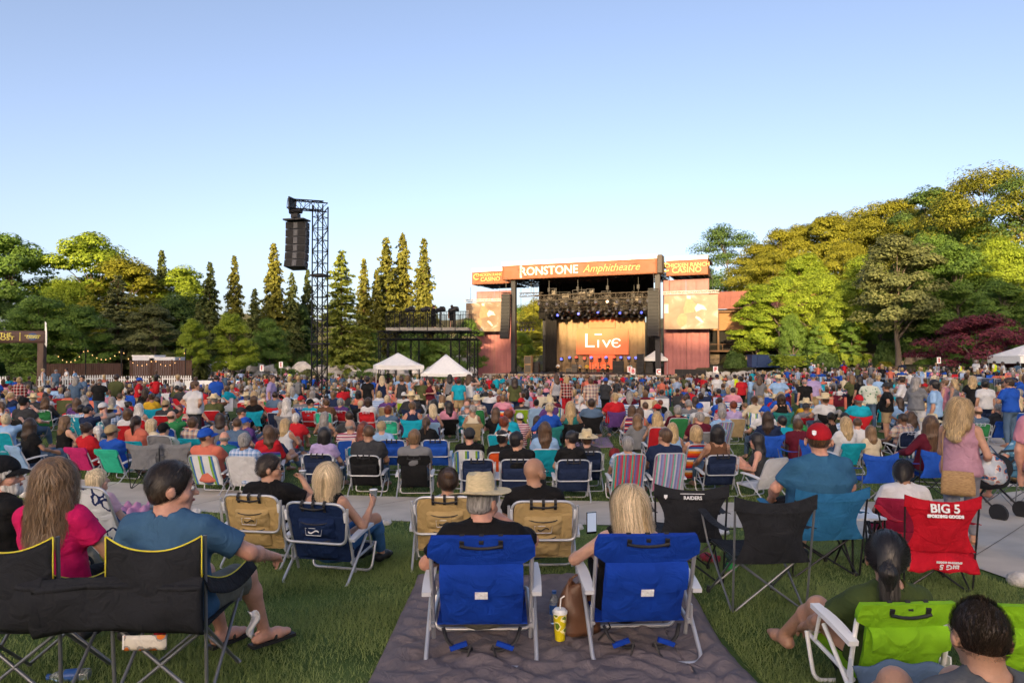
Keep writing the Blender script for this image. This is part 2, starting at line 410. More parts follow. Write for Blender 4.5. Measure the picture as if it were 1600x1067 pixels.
# ================================================================== TREES
BARK = mat('bark_grey', (.13, .105, .085), .95, var=.35, vs=3, bump=.8, bs=9, stretch=(1, 1, .25))
BARKR = mat('bark_red', (.12, .07, .045), .95, var=.3, vs=3, bump=.8, bs=9, stretch=(1, 1, .2))
def quads(P, N, sx, sy, spin):
    """leaf blades (kite quads) at P with normal N; half sizes sx, sy"""
    n = len(P); N = N / np.linalg.norm(N, axis=1, keepdims=True)
    t = np.cross(N, np.where(np.abs(N[:, 2:3]) < .9, [[0, 0, 1.]], [[1., 0, 0]])); t /= np.linalg.norm(t, axis=1, keepdims=True); bt = np.cross(N, t)
    c, s = np.cos(spin)[:, None], np.sin(spin)[:, None]; u = t * c + bt * s; v = -t * s + bt * c
    sx = np.broadcast_to(sx, n)[:, None]; sy = np.broadcast_to(sy, n)[:, None]
    V = np.stack([P - v * sy, P + u * sx, P + v * sy, P - u * sx], 1).reshape(-1, 3)
    return V, np.arange(n * 4).reshape(-1, 4)
def decid(seed, H, W, base=.25, clumps=95, per=300, leaf=.125, flat=.6, top=1.0, lobes=7):
    """broad-leaved tree: trunk with limbs, crown of leaf clumps carried by the limb ends"""
    r = np.random.default_rng(seed); tr = MB()
    lean = r.normal(0, .03, 2) * H; th = H * .62
    tp = [(lean[0] * t ** 2 + .12 * math.sin(5 * t + seed), lean[1] * t ** 2 + .1 * math.cos(4 * t + seed), th * t) for t in np.linspace(0, 1, 7)]
    r0 = .016 * H + .06
    tr.tube(tp, [r0 * (1.25 if i == 0 else 1 - .13 * i) for i in range(7)], 8)
    zc0, zc1 = H * base, H
    lob = r.uniform(0, 2 * math.pi, lobes); la = r.uniform(.72, 1.12, lobes)
    cs = []
    for i in range(clumps):
        h = r.uniform(.02, 1) ** .8; a = r.uniform(0, 2 * math.pi)
        env = math.sin(math.pi * min(1, (.1 + .9 * h) ** (.8 * top))) ** .55 if h < .97 else .25
        k = np.argmin(np.abs((a - lob + math.pi) % (2 * math.pi) - math.pi)); env *= la[k]
        rad = W / 2 * env * (r.uniform(.55, 1.0) if r.random() < .8 else r.uniform(.1, .6))
        cs.append((lean[0] * h + rad * math.cos(a), lean[1] * h + rad * math.sin(a), zc0 + (zc1 - zc0) * h * (.93 + .07 * la[k])))
    cs = np.array(cs)
    for k in range(int(clumps * .28)):        # limbs to some clumps
        c = cs[k]; z0 = min(th * .95, max(zc0 * .75, c[2] - np.hypot(c[0], c[1]) * .7 - .5)); f = z0 / th
        p0 = np.array(tp[min(6, int(f * 6))]); p0[2] = z0; mid = (p0 + c) / 2 + [0, 0, .25]
        rr = r0 * .38 * (1 - .5 * f); tr.tube([p0, mid, c], [rr, rr * .6, rr * .25], 5)
    Ps, Ns, Sz = [], [], []
    for c in cs:
        rc = r.uniform(.55, 1.15) * W * .085 + .25; n = int(per * r.uniform(.7, 1.3))
        d = r.normal(0, 1, (n, 3)); d /= np.linalg.norm(d, axis=1, keepdims=True); q = r.uniform(.45, 1.0, (n, 1)) ** .6
        off = d * q * [rc * 1.25, rc * 1.25, rc * flat]; off[:, 2] -= .22 * (off[:, 0] ** 2 + off[:, 1] ** 2) / rc
        Ps.append(c + off); out = c - [lean[0] * .5, lean[1] * .5, zc0 + .35 * (zc1 - zc0)]
        Ns.append(d * .8 + out / (np.linalg.norm(out) + 1e-6) * .55 + [0, 0, .45] + r.normal(0, .35, (n, 3))); Sz.append(r.uniform(.7, 1.25, n) * leaf)
    P, N, Z = np.concatenate(Ps), np.concatenate(Ns), np.concatenate(Sz)
    V, Fq = quads(P, N, Z * .62, Z, r.uniform(0, 6.28, len(P)))
    return tr.mesh('trunk', 60), npmesh('crown', V, Fq)
def conif(seed, H, W, base=.08, whorls=46, leaf=.26, droop=.22, loose=.0):
    """narrow conifer: whorls of branches with hanging sprays"""
    r = np.random.default_rng(seed); tr = MB(); r0 = .011 * H + .08
    tr.tube([(0, 0, 0), (0, 0, H * .5), (0, 0, H * .985)], [r0, r0 * .55, .025], 8)
    Ps, Ns, Sx, Sy = [], [], [], []
    for i in range(whorls):
        h = base + (1 - base) * (i + r.uniform(-.4, .4)) / whorls; h = min(.985, max(base, h)); z = H * h
        rad = W / 2 * ((1 - h) ** .66) * (1.0 if h > .18 else .85) * r.uniform(.72, 1.12) + .12
        nb = max(4, int(4 + 7 * (1 - h)))
        for k in range(nb):
            a = r.uniform(0, 6.28); L_ = rad * r.uniform(.65, 1.12) * (1 + loose * r.normal()); n = max(6, int(L_ * 17))
            t = r.uniform(.12, 1, n) ** .8
            zz = z + L_ * (.16 * t - droop * 1.5 * t * t) + r.normal(0, .09, n)
            lat = r.normal(0, .11 + .16 * L_ * .3, n) * (1 - .4 * t)
            x = math.cos(a) * L_ * t - math.sin(a) * lat; y = math.sin(a) * L_ * t + math.cos(a) * lat
            Ps.append(np.stack([x, y, zz], 1)); Ns.append(np.stack([math.cos(a) * .5 + r.normal(0, .5, n), math.sin(a) * .5 + r.normal(0, .5, n), .6 + r.normal(0, .35, n)], 1))
            s = leaf * r.uniform(.6, 1.2, n); Sx.append(s * .5); Sy.append(s)
            if L_ > .8 and r.random() < .35: tr.tube([(0, 0, z), (math.cos(a) * L_ * .8, math.sin(a) * L_ * .8, z + L_ * (.13 - droop))], [.035, .012], 4)
    P, N = np.concatenate(Ps), np.concatenate(Ns)
    V, Fq = quads(P, N, np.concatenate(Sx), np.concatenate(Sy), r.uniform(0, 6.28, len(P)))
    return tr.mesh('trunk', 60), npmesh('crown', V, Fq)
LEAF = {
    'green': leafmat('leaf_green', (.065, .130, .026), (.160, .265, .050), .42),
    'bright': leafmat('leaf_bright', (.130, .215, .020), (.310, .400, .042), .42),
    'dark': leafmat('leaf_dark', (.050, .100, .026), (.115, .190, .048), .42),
    'olive': leafmat('leaf_olive', (.110, .135, .016), (.270, .270, .030), .42),
    'grey': leafmat('leaf_greygreen', (.095, .120, .046), (.200, .220, .085), .42),
    'needle': leafmat('needle_green', (.048, .080, .024), (.125, .150, .042), .28),
    'rust': leafmat('needle_rust', (.088, .105, .022), (.215, .215, .036), .28),
    'lime': leafmat('needle_lime', (.090, .140, .020), (.210, .250, .040), .3),
    'red': leafmat('leaf_maroon', (.075, .016, .026), (.190, .042, .058), .35),
}
DEC = [decid(11, 12, 9.5, .2), decid(12, 12, 8, .22, 85), decid(13, 12, 10.5, .16, 110), decid(14, 12, 7.5, .28, 80), decid(15, 12, 11, .2, 105, flat=.75), decid(16, 12, 6.2, .1, 90)]
CON = [conif(21, 20, 6.6, whorls=84, leaf=.27), conif(22, 20, 6.0, whorls=88, leaf=.26), conif(23, 20, 7.4, whorls=76, leaf=.27, droop=.3), conif(24, 20, 9.0, .06, 64, .27, .12, .25)]
OAK = [decid(31, 12, 13, .22, 115, 260, .10, .5, lobes=11), decid(32, 12, 11.5, .28, 90, 230, .10, .5, lobes=12)]
def tree(kind, i, leafk, x, y, z, H, wscale=1.0, label='', group='', name='broadleaf_tree'):
    base, h0 = {'d': (DEC, 12.), 'c': (CON, 20.), 'o': (OAK, 12.)}[kind]; tm, cm = base[i]
    e = empty(name, (x, y, z), rng.uniform(0, 6.28), label, 'tree', group); k = H / h0; e.scale = (k * wscale, k * wscale, k)
    link('trunk', tm, BARKR if kind == 'c' else BARK, e); link('crown', cm, LEAF[leafk], e); return e
def tpx(px, top, d, **kw):
    """tree whose top reaches the photo's height top at distance d; returns placement"""
    p = at(px, top, d); return p.x, d, p.z
def plant_left(kind, i, leafk, px, top, d, ws, label, name='broadleaf_tree', group='trees beyond the far side of the lawn'):
    p = at(px, top, d); z0 = gz(p.x, d) - .1; tree(kind, i, leafk, p.x, d, z0, p.z - z0, ws, label, group, name)
G2 = 'conifers beyond the lawn'
LT = [ # kind, mesh, leaf, px, top py, distance, width, label
    ('d', 0, 'green', 25, 372, 92, 1.0, 'tall broad green tree behind the banner gate at the lawn edge'),
    ('d', 2, 'dark', -60, 430, 86, 1.0, 'dark tree with drooping crown beside the brown banner gate'),
    ('d', 3, 'bright', 150, 366, 98, 1.1, 'tallest sunlit broadleaf tree above the brown wooden fence'),
    ('d', 1, 'olive', 195, 402, 93, 1.1, 'golden topped tree standing in front of the tallest fence tree'),
    ('d', 4, 'bright', 95, 438, 90, .8, 'yellow green tree filling the gap beside the golden tree'),
    ('c', 3, 'grey', 185, 430, 84, 1.35, 'big grey green weeping conifer behind the string lights'),
    ('d', 2, 'green', 60, 468, 76, 1.15, 'wide dark green tree hanging over the start of the fence'),
    ('d', 0, 'green', 130, 480, 78, 1.1, 'wide green tree standing behind the middle of the wooden fence'),
    ('d', 5, 'bright', 290, 420, 98, 1.2, 'slim bright topped tree between fence tree and spire conifer'),
    ('d', 1, 'grey', 245, 478, 80, 1.2, 'grey green willowy tree behind the end of the wooden fence'),
    ('d', 4, 'dark', 290, 462, 94, 1.0, 'shadowy tree behind the white trailer roofs'),
    ('d', 3, 'bright', 300, 500, 76, .8, 'small light green tree with forked trunk by the fence end'),
    ('d', 0, 'bright', 365, 492, 80, .9, 'round bright green tree by the boulders and pale trailer'),
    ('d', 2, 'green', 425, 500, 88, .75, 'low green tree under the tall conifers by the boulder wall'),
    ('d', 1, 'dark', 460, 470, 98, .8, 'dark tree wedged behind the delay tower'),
    ('d', 5, 'green', 585, 520, 90, .55, 'little green sapling beside the spotlight platform leg'),
    ('d', 4, 'green', 640, 512, 96, .9, 'dark low tree behind the spotlight platform'),
    ('d', 2, 'green', 690, 520, 98, .8, 'dark bushy tree behind the pale canopy tents'),
    ('d', 0, 'green', 730, 500, 120, .8, 'sunlit green tree beside the terracotta side drape'),
    ('d', 3, 'olive', 828, 494, 165, 1.0, 'golden tree seen through the gap in the stage'),
    ('d', 0, 'bright', 815, 520, 150, .9, 'bright green tree low in the gap beside the stage'),
    ('d', 4, 'olive', 848, 470, 240, 1.0, 'distant olive tree on the hill behind the stage gap'),
    ('d', 1, 'green', 810, 478, 250, 1.2, 'distant green tree on the hill beside the stage tower'),
]
for k, i, lf, px, top, d, ws, lab in LT: plant_left(k, i, lf, px, top, d, ws, lab, {'d': 'broadleaf_tree', 'c': 'weeping_conifer'}[k])
LC = [
    (0, 'needle', 253, 390, 99, .9, 'slender conifer spire rising over the bright fence trees'),
    (1, 'needle', 328, 408, 92, 1.0, 'dark pointed conifer standing next to the rusty topped one'),
    (1, 'rust', 366, 398, 95, .9, 'rusty brown layered conifer beside the dark pointed one'),
    (0, 'rust', 428, 379, 96, 1.0, 'tall conifer with golden upper half behind the pa tower'),
    (1, 'needle', 398, 450, 92, 1.1, 'short dark conifer below the golden topped one'),
    (2, 'needle', 456, 425, 97, .9, 'narrow dark conifer hugging the golden topped one'),
    (1, 'needle', 481, 420, 102, .9, 'thin conifer seen straight through the black lattice tower'),
    (3, 'lime', 534, 391, 88, 1.05, 'feathery lime green conifer next to the black lattice tower'),
    (1, 'rust', 569, 403, 98, .9, 'dull brown conifer between the lime one and the gold group'),
    (0, 'rust', 604, 370, 100, 1.05, 'golden brown conifer, tallest but one of the gold trio'),
    (2, 'rust', 629, 363, 103, .9, 'tallest golden conifer in the middle of the gold trio'),
    (0, 'rust', 662, 371, 101, .9, 'golden conifer at the stage end of the gold trio'),
    (1, 'rust', 588, 420, 97, .8, 'shorter tawny conifer tucked under the gold trio'),
    (2, 'rust', 640, 470, 99, .7, 'dark young conifer behind the spotlight operators'),
    (2, 'needle', 310, 470, 84, 1.0, 'dark spreading conifer behind the pale trailers'),
]
for i, lf, px, top, d, ws, lab in LC:
    p = at(px, top, d); z0 = gz(p.x, d) - .1; tree('c', i, lf, p.x, d, z0, p.z - z0, ws, lab, G2, 'conifer_tree')
RTL = [ # right side: on the hill
    ('o', 1, 'dark', 1140, 350, 150, 1.1, 'open dark oak on the skyline just beside the stage roof'),
    ('d', 5, 'bright', 1182, 445, 108, 1.2, 'yellow green tree standing against the rust roofed building'),
    ('d', 0, 'bright', 1218, 438, 104, .95, 'bright yellow tree in full sun past the stage building'),
    ('o', 0, 'olive', 1200, 395, 132, 1.0, 'golden oak on the slope above the bright yellow tree'),
    ('d', 2, 'olive', 1225, 362, 140, .9, 'amber domed tree high on the wooded slope'),
    ('d', 1, 'olive', 1290, 335, 135, 1.0, 'tall amber oak on the crest of the slope'),
    ('d', 4, 'bright', 1275, 430, 100, 1.0, 'broad yellow green tree in the middle of the sunlit bank'),
    ('d', 2, 'olive', 1330, 378, 118, .9, 'golden round tree above the pale trunked trees'),
    ('o', 1, 'olive', 1382, 318, 128, 1.0, 'spreading golden oak high on the skyline'),
    ('d', 3, 'grey', 1400, 372, 82, 1.15, 'grey green tree with a tall straight pale trunk'),
    ('d', 0, 'bright', 1345, 400, 96, .9, 'yellow crowned tree behind the grey green one'),
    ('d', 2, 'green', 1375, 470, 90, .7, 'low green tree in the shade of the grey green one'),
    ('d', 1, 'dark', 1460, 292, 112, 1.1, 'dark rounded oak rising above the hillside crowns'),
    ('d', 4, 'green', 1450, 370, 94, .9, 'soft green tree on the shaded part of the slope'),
    ('o', 0, 'olive', 1540, 266, 98, 1.0, 'great gnarled oak against the sky, tallest on the hill'),
    ('o', 1, 'dark', 1615, 262, 92, 1.0, 'dark oak beside the great gnarled oak'),
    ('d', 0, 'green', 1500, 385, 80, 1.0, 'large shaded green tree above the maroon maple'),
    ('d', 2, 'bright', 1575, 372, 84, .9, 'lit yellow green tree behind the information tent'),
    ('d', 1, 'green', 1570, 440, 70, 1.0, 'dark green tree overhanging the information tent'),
    ('d', 2, 'green', 1460, 450, 82, .9, 'mid green tree with hanging boughs behind the maple'),
    ('d', 4, 'green', 1240, 492, 96, .62, 'low green tree with slim trunk above the clipped hedge'),
    ('d', 3, 'green', 1282, 505, 92, .8, 'spreading low tree by the end of the clipped hedge'),
    ('d', 5, 'green', 1330, 498, 88, 1.0, 'crook trunked tree beside the black loudspeaker crate'),
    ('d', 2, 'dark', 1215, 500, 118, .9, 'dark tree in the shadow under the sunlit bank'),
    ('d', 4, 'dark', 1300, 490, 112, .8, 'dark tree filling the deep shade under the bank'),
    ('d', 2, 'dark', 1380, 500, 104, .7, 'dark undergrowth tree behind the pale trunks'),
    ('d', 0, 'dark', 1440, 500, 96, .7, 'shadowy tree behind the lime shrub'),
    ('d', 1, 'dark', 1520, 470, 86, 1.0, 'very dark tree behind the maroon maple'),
    ('d', 2, 'olive', 1185, 385, 138, 1.0, 'golden tree joining the skyline oak to the amber dome'),
    ('d', 0, 'olive', 1255, 352, 142, 1.0, 'amber crown on the crest between the dome and the tall oak'),
    ('d', 4, 'olive', 1335, 330, 136, 1.0, 'ochre crown on the crest beside the tall amber oak'),
    ('d', 2, 'olive', 1420, 315, 126, 1.0, 'ochre crown on the crest beside the spreading oak'),
    ('d', 1, 'green', 1490, 320, 106, 1.0, 'green tree on the slope under the dark rounded oak'),
    ('d', 0, 'bright', 1250, 400, 118, 1.1, 'sunlit yellow tree filling the bank below the amber oak'),
    ('d', 4, 'olive', 1420, 345, 112, .9, 'golden crown between the spreading oak and the dark oak'),
    ('d', 2, 'bright', 1310, 455, 92, .8, 'yellow green tree low on the sunlit bank above the boulders'),
    ('d', 1, 'bright', 1530, 350, 96, 1.0, 'yellow lit tree below the great gnarled oak'),
    ('d', 2, 'dark', 1600, 480, 78, .9, 'dark tree in the corner behind the information tent'),
]
for k, i, lf, px, top, d, ws, lab in RTL:
    p = at(px, top, d); z0 = hz(p.x, d) - .15; tree(k, i, lf, p.x, d, z0, max(4.5, p.z - z0), ws, lab, 'trees on the wooded hill')
# maroon maple
tm, cm = decid(41, 7, 12.5, .22, 70, 190, .13, .35, top=.8)
p = at(1530, 575, 66); z0 = gz(p.x, 66)
e = empty('maple_tree', (p.x, 66, z0 + .15), .6, 'spreading maroon leaved maple beside the information tent', 'tree')
mt = MB()
PB = mat('maple_bark_pale', (.30, .26, .21), .9, var=.3, vs=5, bump=.5, bs=10)
mt.tube([(-.3, 0, 0), (-.25, 0, .7), (-.9, .2, 2.4), (-2.6, .4, 3.6)], [.2, .16, .1, .04], 7); mt.tube([(-.27, 0, .6), (.7, .1, 1.7), (2.3, .2, 3.0), (4.2, .3, 3.7)], [.15, .11, .07, .03], 7); mt.tube([(.4, .1, 1.4), (.6, .4, 2.8), (.2, .3, 4.6)], [.08, .06, .02], 6)
mt.build('trunk', PB, e, 60); c = link('crown', cm, LEAF['red'], e); c.scale = (.86, .86, .92)
print('trees', time.time() - _T0)
# ================================================================== STAGE
SA, SB = Vector((-1.66, 118.0)), Vector((23.1, 108.5)); SU = (SB - SA).normalized(); SM = Vector((-SU.y, SU.x)); SRZ = math.atan2(SU.y, SU.x)
SDZ = -1.66      # height of the stage deck
def SL(px, py, off):
    """photo position on the vertical plane lying off metres behind the stage front: (along, off, height)"""
    a, b, c = ray(px, py); o2 = SA + SM * off
    # k*(a,b) = o2 + s*SU
    det = a * (-SU.y) - b * (-SU.x); k = (o2.x * (-SU.y) - o2.y * (-SU.x)) / det
    s_ = (Vector((a * k, b * k)) - o2).dot(SU)
    return s_, off, CAM_H + c * k - SDZ
def swd(s_, off): p = SA + SU * s_ + SM * off; return p.x, p.y
def sthing(name, s_, off, z, label, cat, group=None):
    x, y = swd(s_, off); return empty(name, (x, y, z + SDZ), SRZ, label, cat, group)
def truss(b, a, e, w=.4, r=.03, bay=None, n=4, lr=None):
    """box truss with zigzag lacing from a to e"""
    a, e = Vector(a), Vector(e); t = (e - a); Ln = t.length; t.normalize(); bay = bay or w; lr = lr or r * .55
    x = t.orthogonal().normalized() if abs(t.z) > .9 else t.cross(Vector((0, 0, 1))).normalized()
    if abs(t.z) > .9: x = Vector((1, 0, 0))
    y = t.cross(x).normalized(); cs = [x * (i * w / 2) + y * (j * w / 2) for i, j in ((-1, -1), (1, -1), (1, 1), (-1, 1))]
    for c in cs: b.tube([a + c, e + c], r, n)
    k = max(1, int(round(Ln / bay)))
    for i in range(k):
        p, q = a + t * (Ln * i / k), a + t * (Ln * (i + 1) / k)
        for f in range(4):
            c0, c1 = cs[f], cs[(f + 1) % 4]
            if (i + f) % 2: c0, c1 = c1, c0
            b.tube([p + c0, q + c1], lr, 3)
            b.tube([p + cs[f], p + cs[(f + 1) % 4]], lr, 3)
    return b
BANNER = mat('banner_rust_vinyl', (.21, .076, .038), .6, var=.12, vs=.5, bump=.35, bs=1.2)
DRAPE = mat('drape_terracotta', (.34, .14, .135), .9, var=.10, vs=.6, bump=.3, bs=2)
WHITEV = mat('white_vinyl', (.82, .82, .80), .55, var=.05)
GOLD = mat('gold_print', (.44, .32, .11), .5, var=.1); CREAM = mat('cream_print', (.55, .50, .42), .5, var=.08)
RIG = mat('rig_black', (.024, .022, .021), .5, .2, var=.3); GREYBLK = mat('speaker_charcoal', (.035, .035, .036), .6, var=.2, vs=8); GRILL = mat('speaker_grille', (.018, .018, .019), .7, var=.3, vs=30)
TANCUR = mat('backdrop_tan', (.30, .21, .12), .9, var=.12, vs=.8); BLKCUR = mat('black_velour', (.012, .011, .011), .95, var=.2)
def wrinkled(s0, s1, z0, z1, off, amp, nu=40, nv=10, seed=1, fold=3.0):
    r = random.Random(seed); ph = [r.uniform(0, 6.28) for _ in range(6)]; g = []
    for i in range(nu + 1):
        u = i / nu; row = []
        for j in range(nv + 1):
            v = j / nv; d = amp * (math.sin(fold * 6.28 * u + ph[0] + 2.2 * v) + .6 * math.sin(fold * 2.3 * 6.28 * u + ph[1] - 3 * v) + .4 * math.sin(9 * v + ph[2] + 11 * u)) * (.35 + .65 * math.sin(math.pi * v))
            row.append((s0 + (s1 - s0) * u, off + d, z0 + (z1 - z0) * v))
        g.append(row)
    return g
stage = sthing('concert_stage', 0, 0, 0, 'open air concert stage with orange sponsor banners around its roof', 'stage')
W_ = 26.5
b = MB(); b.box((W_ / 2 + .5, 8.5, -.85), (33, 19, 1.5)); b.build('deck', mat('stage_deck', (.03, .028, .027), .7, var=.3), stage)
b = MB(); b.box((W_ / 2 + .5, -1.06, -.12), (34, .1, .26)); b.build('deck_edge', mat('deck_edge_stone', (.36, .32, .27), .8, var=.2), stage)
b = MB(); b.box((W_ / 2 + .5, -1.04, -.95), (33.4, .06, 1.35)); b.build('deck_skirt', mat('stage_skirt', (.16, .13, .10), .9, var=.3, vs=1.5), stage)
# roof: main bay and two wings, each a slab with a white top rim, banner in front, black lattice beneath
def roof_bay(s0, s1, y0, y1, zt, zb, seed):
    rf = MB(); rf.box(((s0 + s1) / 2, (y0 + y1) / 2, zt - .12), (s1 - s0, y1 - y0, .24)); ro = rf.build('roof', mat('roof_steel_dark', (.06, .05, .045), .7, var=.2), stage)
    MB().box(((s0 + s1) / 2, y0 - .1, zt - .18), (s1 - s0 + .1, .2, .62)).build('roof_rim', WHITEV, ro)
    bn = MB(); bn.sheet(wrinkled(s0, s1, zb, zt - .55, y0 - .12, .045, 60, 10, seed, 2.6 * (s1 - s0) / 10), .03); o = bn.build('banner', BANNER, stage, True)
    for sx in (s0, s1):
        MB().sheet([[(sx, y0 + (y1 - y0) * .0 + t, z) for z in np.linspace(zb, zt - .45, 4)] for t in np.linspace(.05, 3.2, 6)], .04).build('side_banner', BANNER, stage)
    for k in range(6):
        y = y0 + .6 + (y1 - y0 - 1.2) * k / 5; t = MB(); truss(t, (s0 + .2, y, zt - 1.9), (s1 - .2, y, zt - 1.9), 1.3, .07, 1.6); t.build('roof_truss', RIG, stage)
    for k in range(max(2, int((s1 - s0) / 5))):
        x = s0 + .6 + (s1 - s0 - 1.2) * k / max(1, int((s1 - s0) / 5) - 1); t = MB(); truss(t, (x, y0 + .2, zt - 2.3), (x, y1 - .2, zt - 2.3), .8, .06, 1.3); t.build('roof_truss', RIG, stage)
    return o
bm_ = roof_bay(0, W_, 0, 16, 19.05, 16.15, 1)
lw0 = SL(738, 430, 5)[0]; bl_ = roof_bay(lw0, -.3, 5, 15, 18.9, 16.1, 2)
rw1 = SL(1106, 420, 4)[0]; br_ = roof_bay(W_ + .9, rw1, 4, 14, 19.1, 16.1, 3)
MB().box((W_ + .45, 1.2, 17.7), (.7, 2.6, 2.9)).build('roof_corner', mat('roof_steel_dark', (0, 0, 0)), stage)
def sign(txt, size, s_, off, z, m, parent, bold=0, shear=0, sx=1, name='lettering'):
    me = text_mesh(txt, size, .02, bold=bold, shear=shear); o = link(name, me, m, parent); o.location = (s_, off, z); o.rotation_euler = (R(90), 0, 0); o.scale = (sx, 1, 1); return o
q = SL(852, 424, 0)
sign('I', 2.9, SL(815, 425, 0)[0], -.32, 17.28, CREAM, bm_, .05); sign('RONSTONE', 1.95, SL(858, 423, 0)[0], -.32, 17.35, CREAM, bm_, .05, 0, .98)
sign('Amphitheatre', 1.75, SL(955, 417, 0)[0], -.32, 17.35, GOLD, bm_, .0, .35, .95)
for ban, s_, off, k in ((bl_, SL(765, 432, 5)[0], 4.7, 1.0), (br_, SL(1070, 415, 4)[0], 3.7, 1.22)):
    sign('CHICKEN RANCH', .72 * k, s_ + .3 * k, off, 17.75, GOLD, ban, .015); sign('CASINO', 1.05 * k, s_ + .25 * k, off, 16.95, GOLD, ban, .02)
    sign('C', 1.7 * k, s_ - 2.6 * k, off - .02, 17.45, GOLD, ban, .02)
for px, off, zb in ((803, 1, 16.2), (1028, 1, 16.2), (852, 15, 16.4), (1016, 15, 16.4)):
    s_ = SL(px, 500, off)[0]; c = MB(); c.box((s_, off, (zb - .1) / 2 - .1), (.78, .78, zb + .1)); co = c.build('column', mat('column_black', (.022, .022, .026), .5, var=.15), stage)
    MB().box((s_, off, .15), (1.1, 1.1, .3)).build('column_base', BLACKM, co)
# side drapes
for px0, px1, p0, p1, off, lab in ((745, 800, 455, 584, 7, 'tall terracotta drape hanging beside the stage near the conifers'), (1037, 1108, 437, 584, 5.5, 'wide terracotta drape hanging between stage and rust roofed building')):
    s0, s1 = SL(px0, 500, off)[0], SL(px1, 500, off)[0]; zt = SL((px0 + px1) / 2, p0, off)[2]
    e = sthing('side_drape', s0, off, -1.5, lab, 'drape')
    for k in range(2):
        a0, a1 = (s1 - s0) * k / 2, (s1 - s0) * (k + 1) / 2
        MB().sheet(wrinkled(a0 + .02, a1 - .02, 0, zt + 1.5, 0, .09, 36, 14, 5 + k + px0, 2.5), .03).build('drape_panel', DRAPE, e, True)
    MB().tube([(-.1, .12, zt + 1.5), (s1 - s0 + .1, .12, zt + 1.5)], .05, 6).build('drape_pipe', STEEL, e)
    for sx in (-.05, s1 - s0 + .05): MB().tube([(sx, .12, 0), (sx, .12, zt + 1.5)], .06, 6).build('drape_post', BLACKM, e)
# video screens: washed out live picture of the guitarist
def screen_mat():
    m, n, L, bs = _nodes('video_picture'); bs.inputs['Roughness'].default_value = .5
    tc = n.new('ShaderNodeTexCoord'); t = n.new('ShaderNodeTexNoise'); t.inputs['Scale'].default_value = .55; t.inputs['Detail'].default_value = 5; t.inputs['Distortion'].default_value = .6; L.new(tc.outputs['Object'], t.inputs['Vector'])
    r = n.new('ShaderNodeValToRGB'); e = r.color_ramp.elements; e[0].position = .3; e[0].color = (.13, .06, .03, 1); e[1].position = .52; e[1].color = (.14, .098, .058, 1); k = e.new(.62); k.color = (.165, .118, .074, 1); k = e.new(.7); k.color = (.24, .215, .18, 1)
    L.new(t.outputs['Fac'], r.inputs[0]); L.new(r.outputs[0], bs.inputs['Base Color']); L.new(r.outputs[0], bs.inputs['Emission Color']); bs.inputs['Emission Strength'].default_value = .06; return m
SCR = screen_mat(); PEACH = mat('picture_guitar', (.26, .16, .085), .5, var=.15, vs=2); PALE = mat('picture_highlight', (.42, .40, .36), .5, var=.1)
for px0, px1, p0, p1, off, lab in ((728, 786, 473, 518, 4, 'video screen in front of the drape near the conifers'), (1038, 1122, 461, 514, 2.5, 'larger video screen in front of the drape near the rust roof')):
    a, c_ = SL(px0, p1, off), SL(px1, p1, off); zt = SL((px0 + px1) / 2, p0, off)[2]; zb = SL((px0 + px1) / 2, p1, off)[2]; w_, h_ = c_[0] - a[0], zt - zb
    e = sthing('video_screen', a[0], off, zb, lab + ' showing a guitarist', 'screen')
    MB().box((w_ / 2, .2, h_ / 2), (w_, .3, h_)).build('screen_housing', RIG, e)
    f = MB(); f.sheet([[(w_ * i / 6, .04, h_ * j / 4) for j in range(5)] for i in range(7)]); f.v = f.v; pic = f.build('picture', SCR, e)
    def blob(pts, m, y):
        MB().prism([(w_ * u, h_ * v) for u, v in pts], lambda u, v, t: (u, t, v), y, y - .01).build('picture_figure', m, pic)
    blob([(.33 + .1 * math.cos(t) + (.015 if math.sin(t) > 0 else 0), .27 + .2 * math.sin(t)) for t in np.linspace(0, 6.0, 14)], PEACH, .03)
    blob([(.38, .45), (.56, .5), (.6, .72), (.5, .92), (.42, .9), (.36, .6)], PEACH, .028)
    blob([(.57, .62), (.63, .74), (.74, .68), (.8, .55), (.7, .57), (.6, .5)], PALE, .026); blob([(.0, .48), (.08, .48), (.08, .75), (0, .75)], PALE, .026); blob([(.6, .38), (.66, .34), (.74, .2), (.7, .18), (.58, .34)], PALE, .024); blob([(.43, .9), (.5, .88), (.5, .98), (.43, .99)], PALE, .022)
    t = MB(); truss(t, (-.2, .25, h_ + .45), (w_ + .2, .25, h_ + .45), .4, .05, .6); t.build('header_truss', mat('bright_truss', (.7, .68, .64), .4, .3), e)
    for sx in (.8, w_ - .8): MB().tube([(sx, .3, h_ + .6), (sx, .3, 15.6 - zb)], .03, 5).build('hanging_cable', BLACKM, e)
# line arrays
def line_array(px_top, p0, p1, off, wd, n, curve, lab):
    s_, _, zt = SL(px_top, p0, off); zb = SL(px_top, p1, off)[2]; e = sthing('line_array_speaker', s_, off, zt, lab, 'speaker', 'hanging line array speakers')
    h = (zt - zb) / n; y = 0; z = 0; ang = 0
    MB().box((0, .2, .16), (wd * .9, 1.2, .12)).build('flying_frame', BLACKM, e)
    MB().tube([(0, .2, .2), (0, .2, max(.5, 16.4 - zt))], .04, 5).build('hanging_cable', BLACKM, e)
    for k in range(n):
        ang = -curve * (k / n) ** 1.5; rot = Matrix.Rotation(R(ang), 3, 'X'); cpos = Vector((0, y, z)) + rot @ Vector((0, .25, -h / 2))
        MB().box(cpos, (wd, .75, h * .92), rot).build('cabinet', GREYBLK, e); fo = rot @ Vector((0, -.382, 0))
        MB().box(cpos + fo, (wd * .9, .02, h * .7), rot).build('grille', GRILL, e)
        d = rot @ Vector((0, 0, -h)); y += d.y; z += d.z
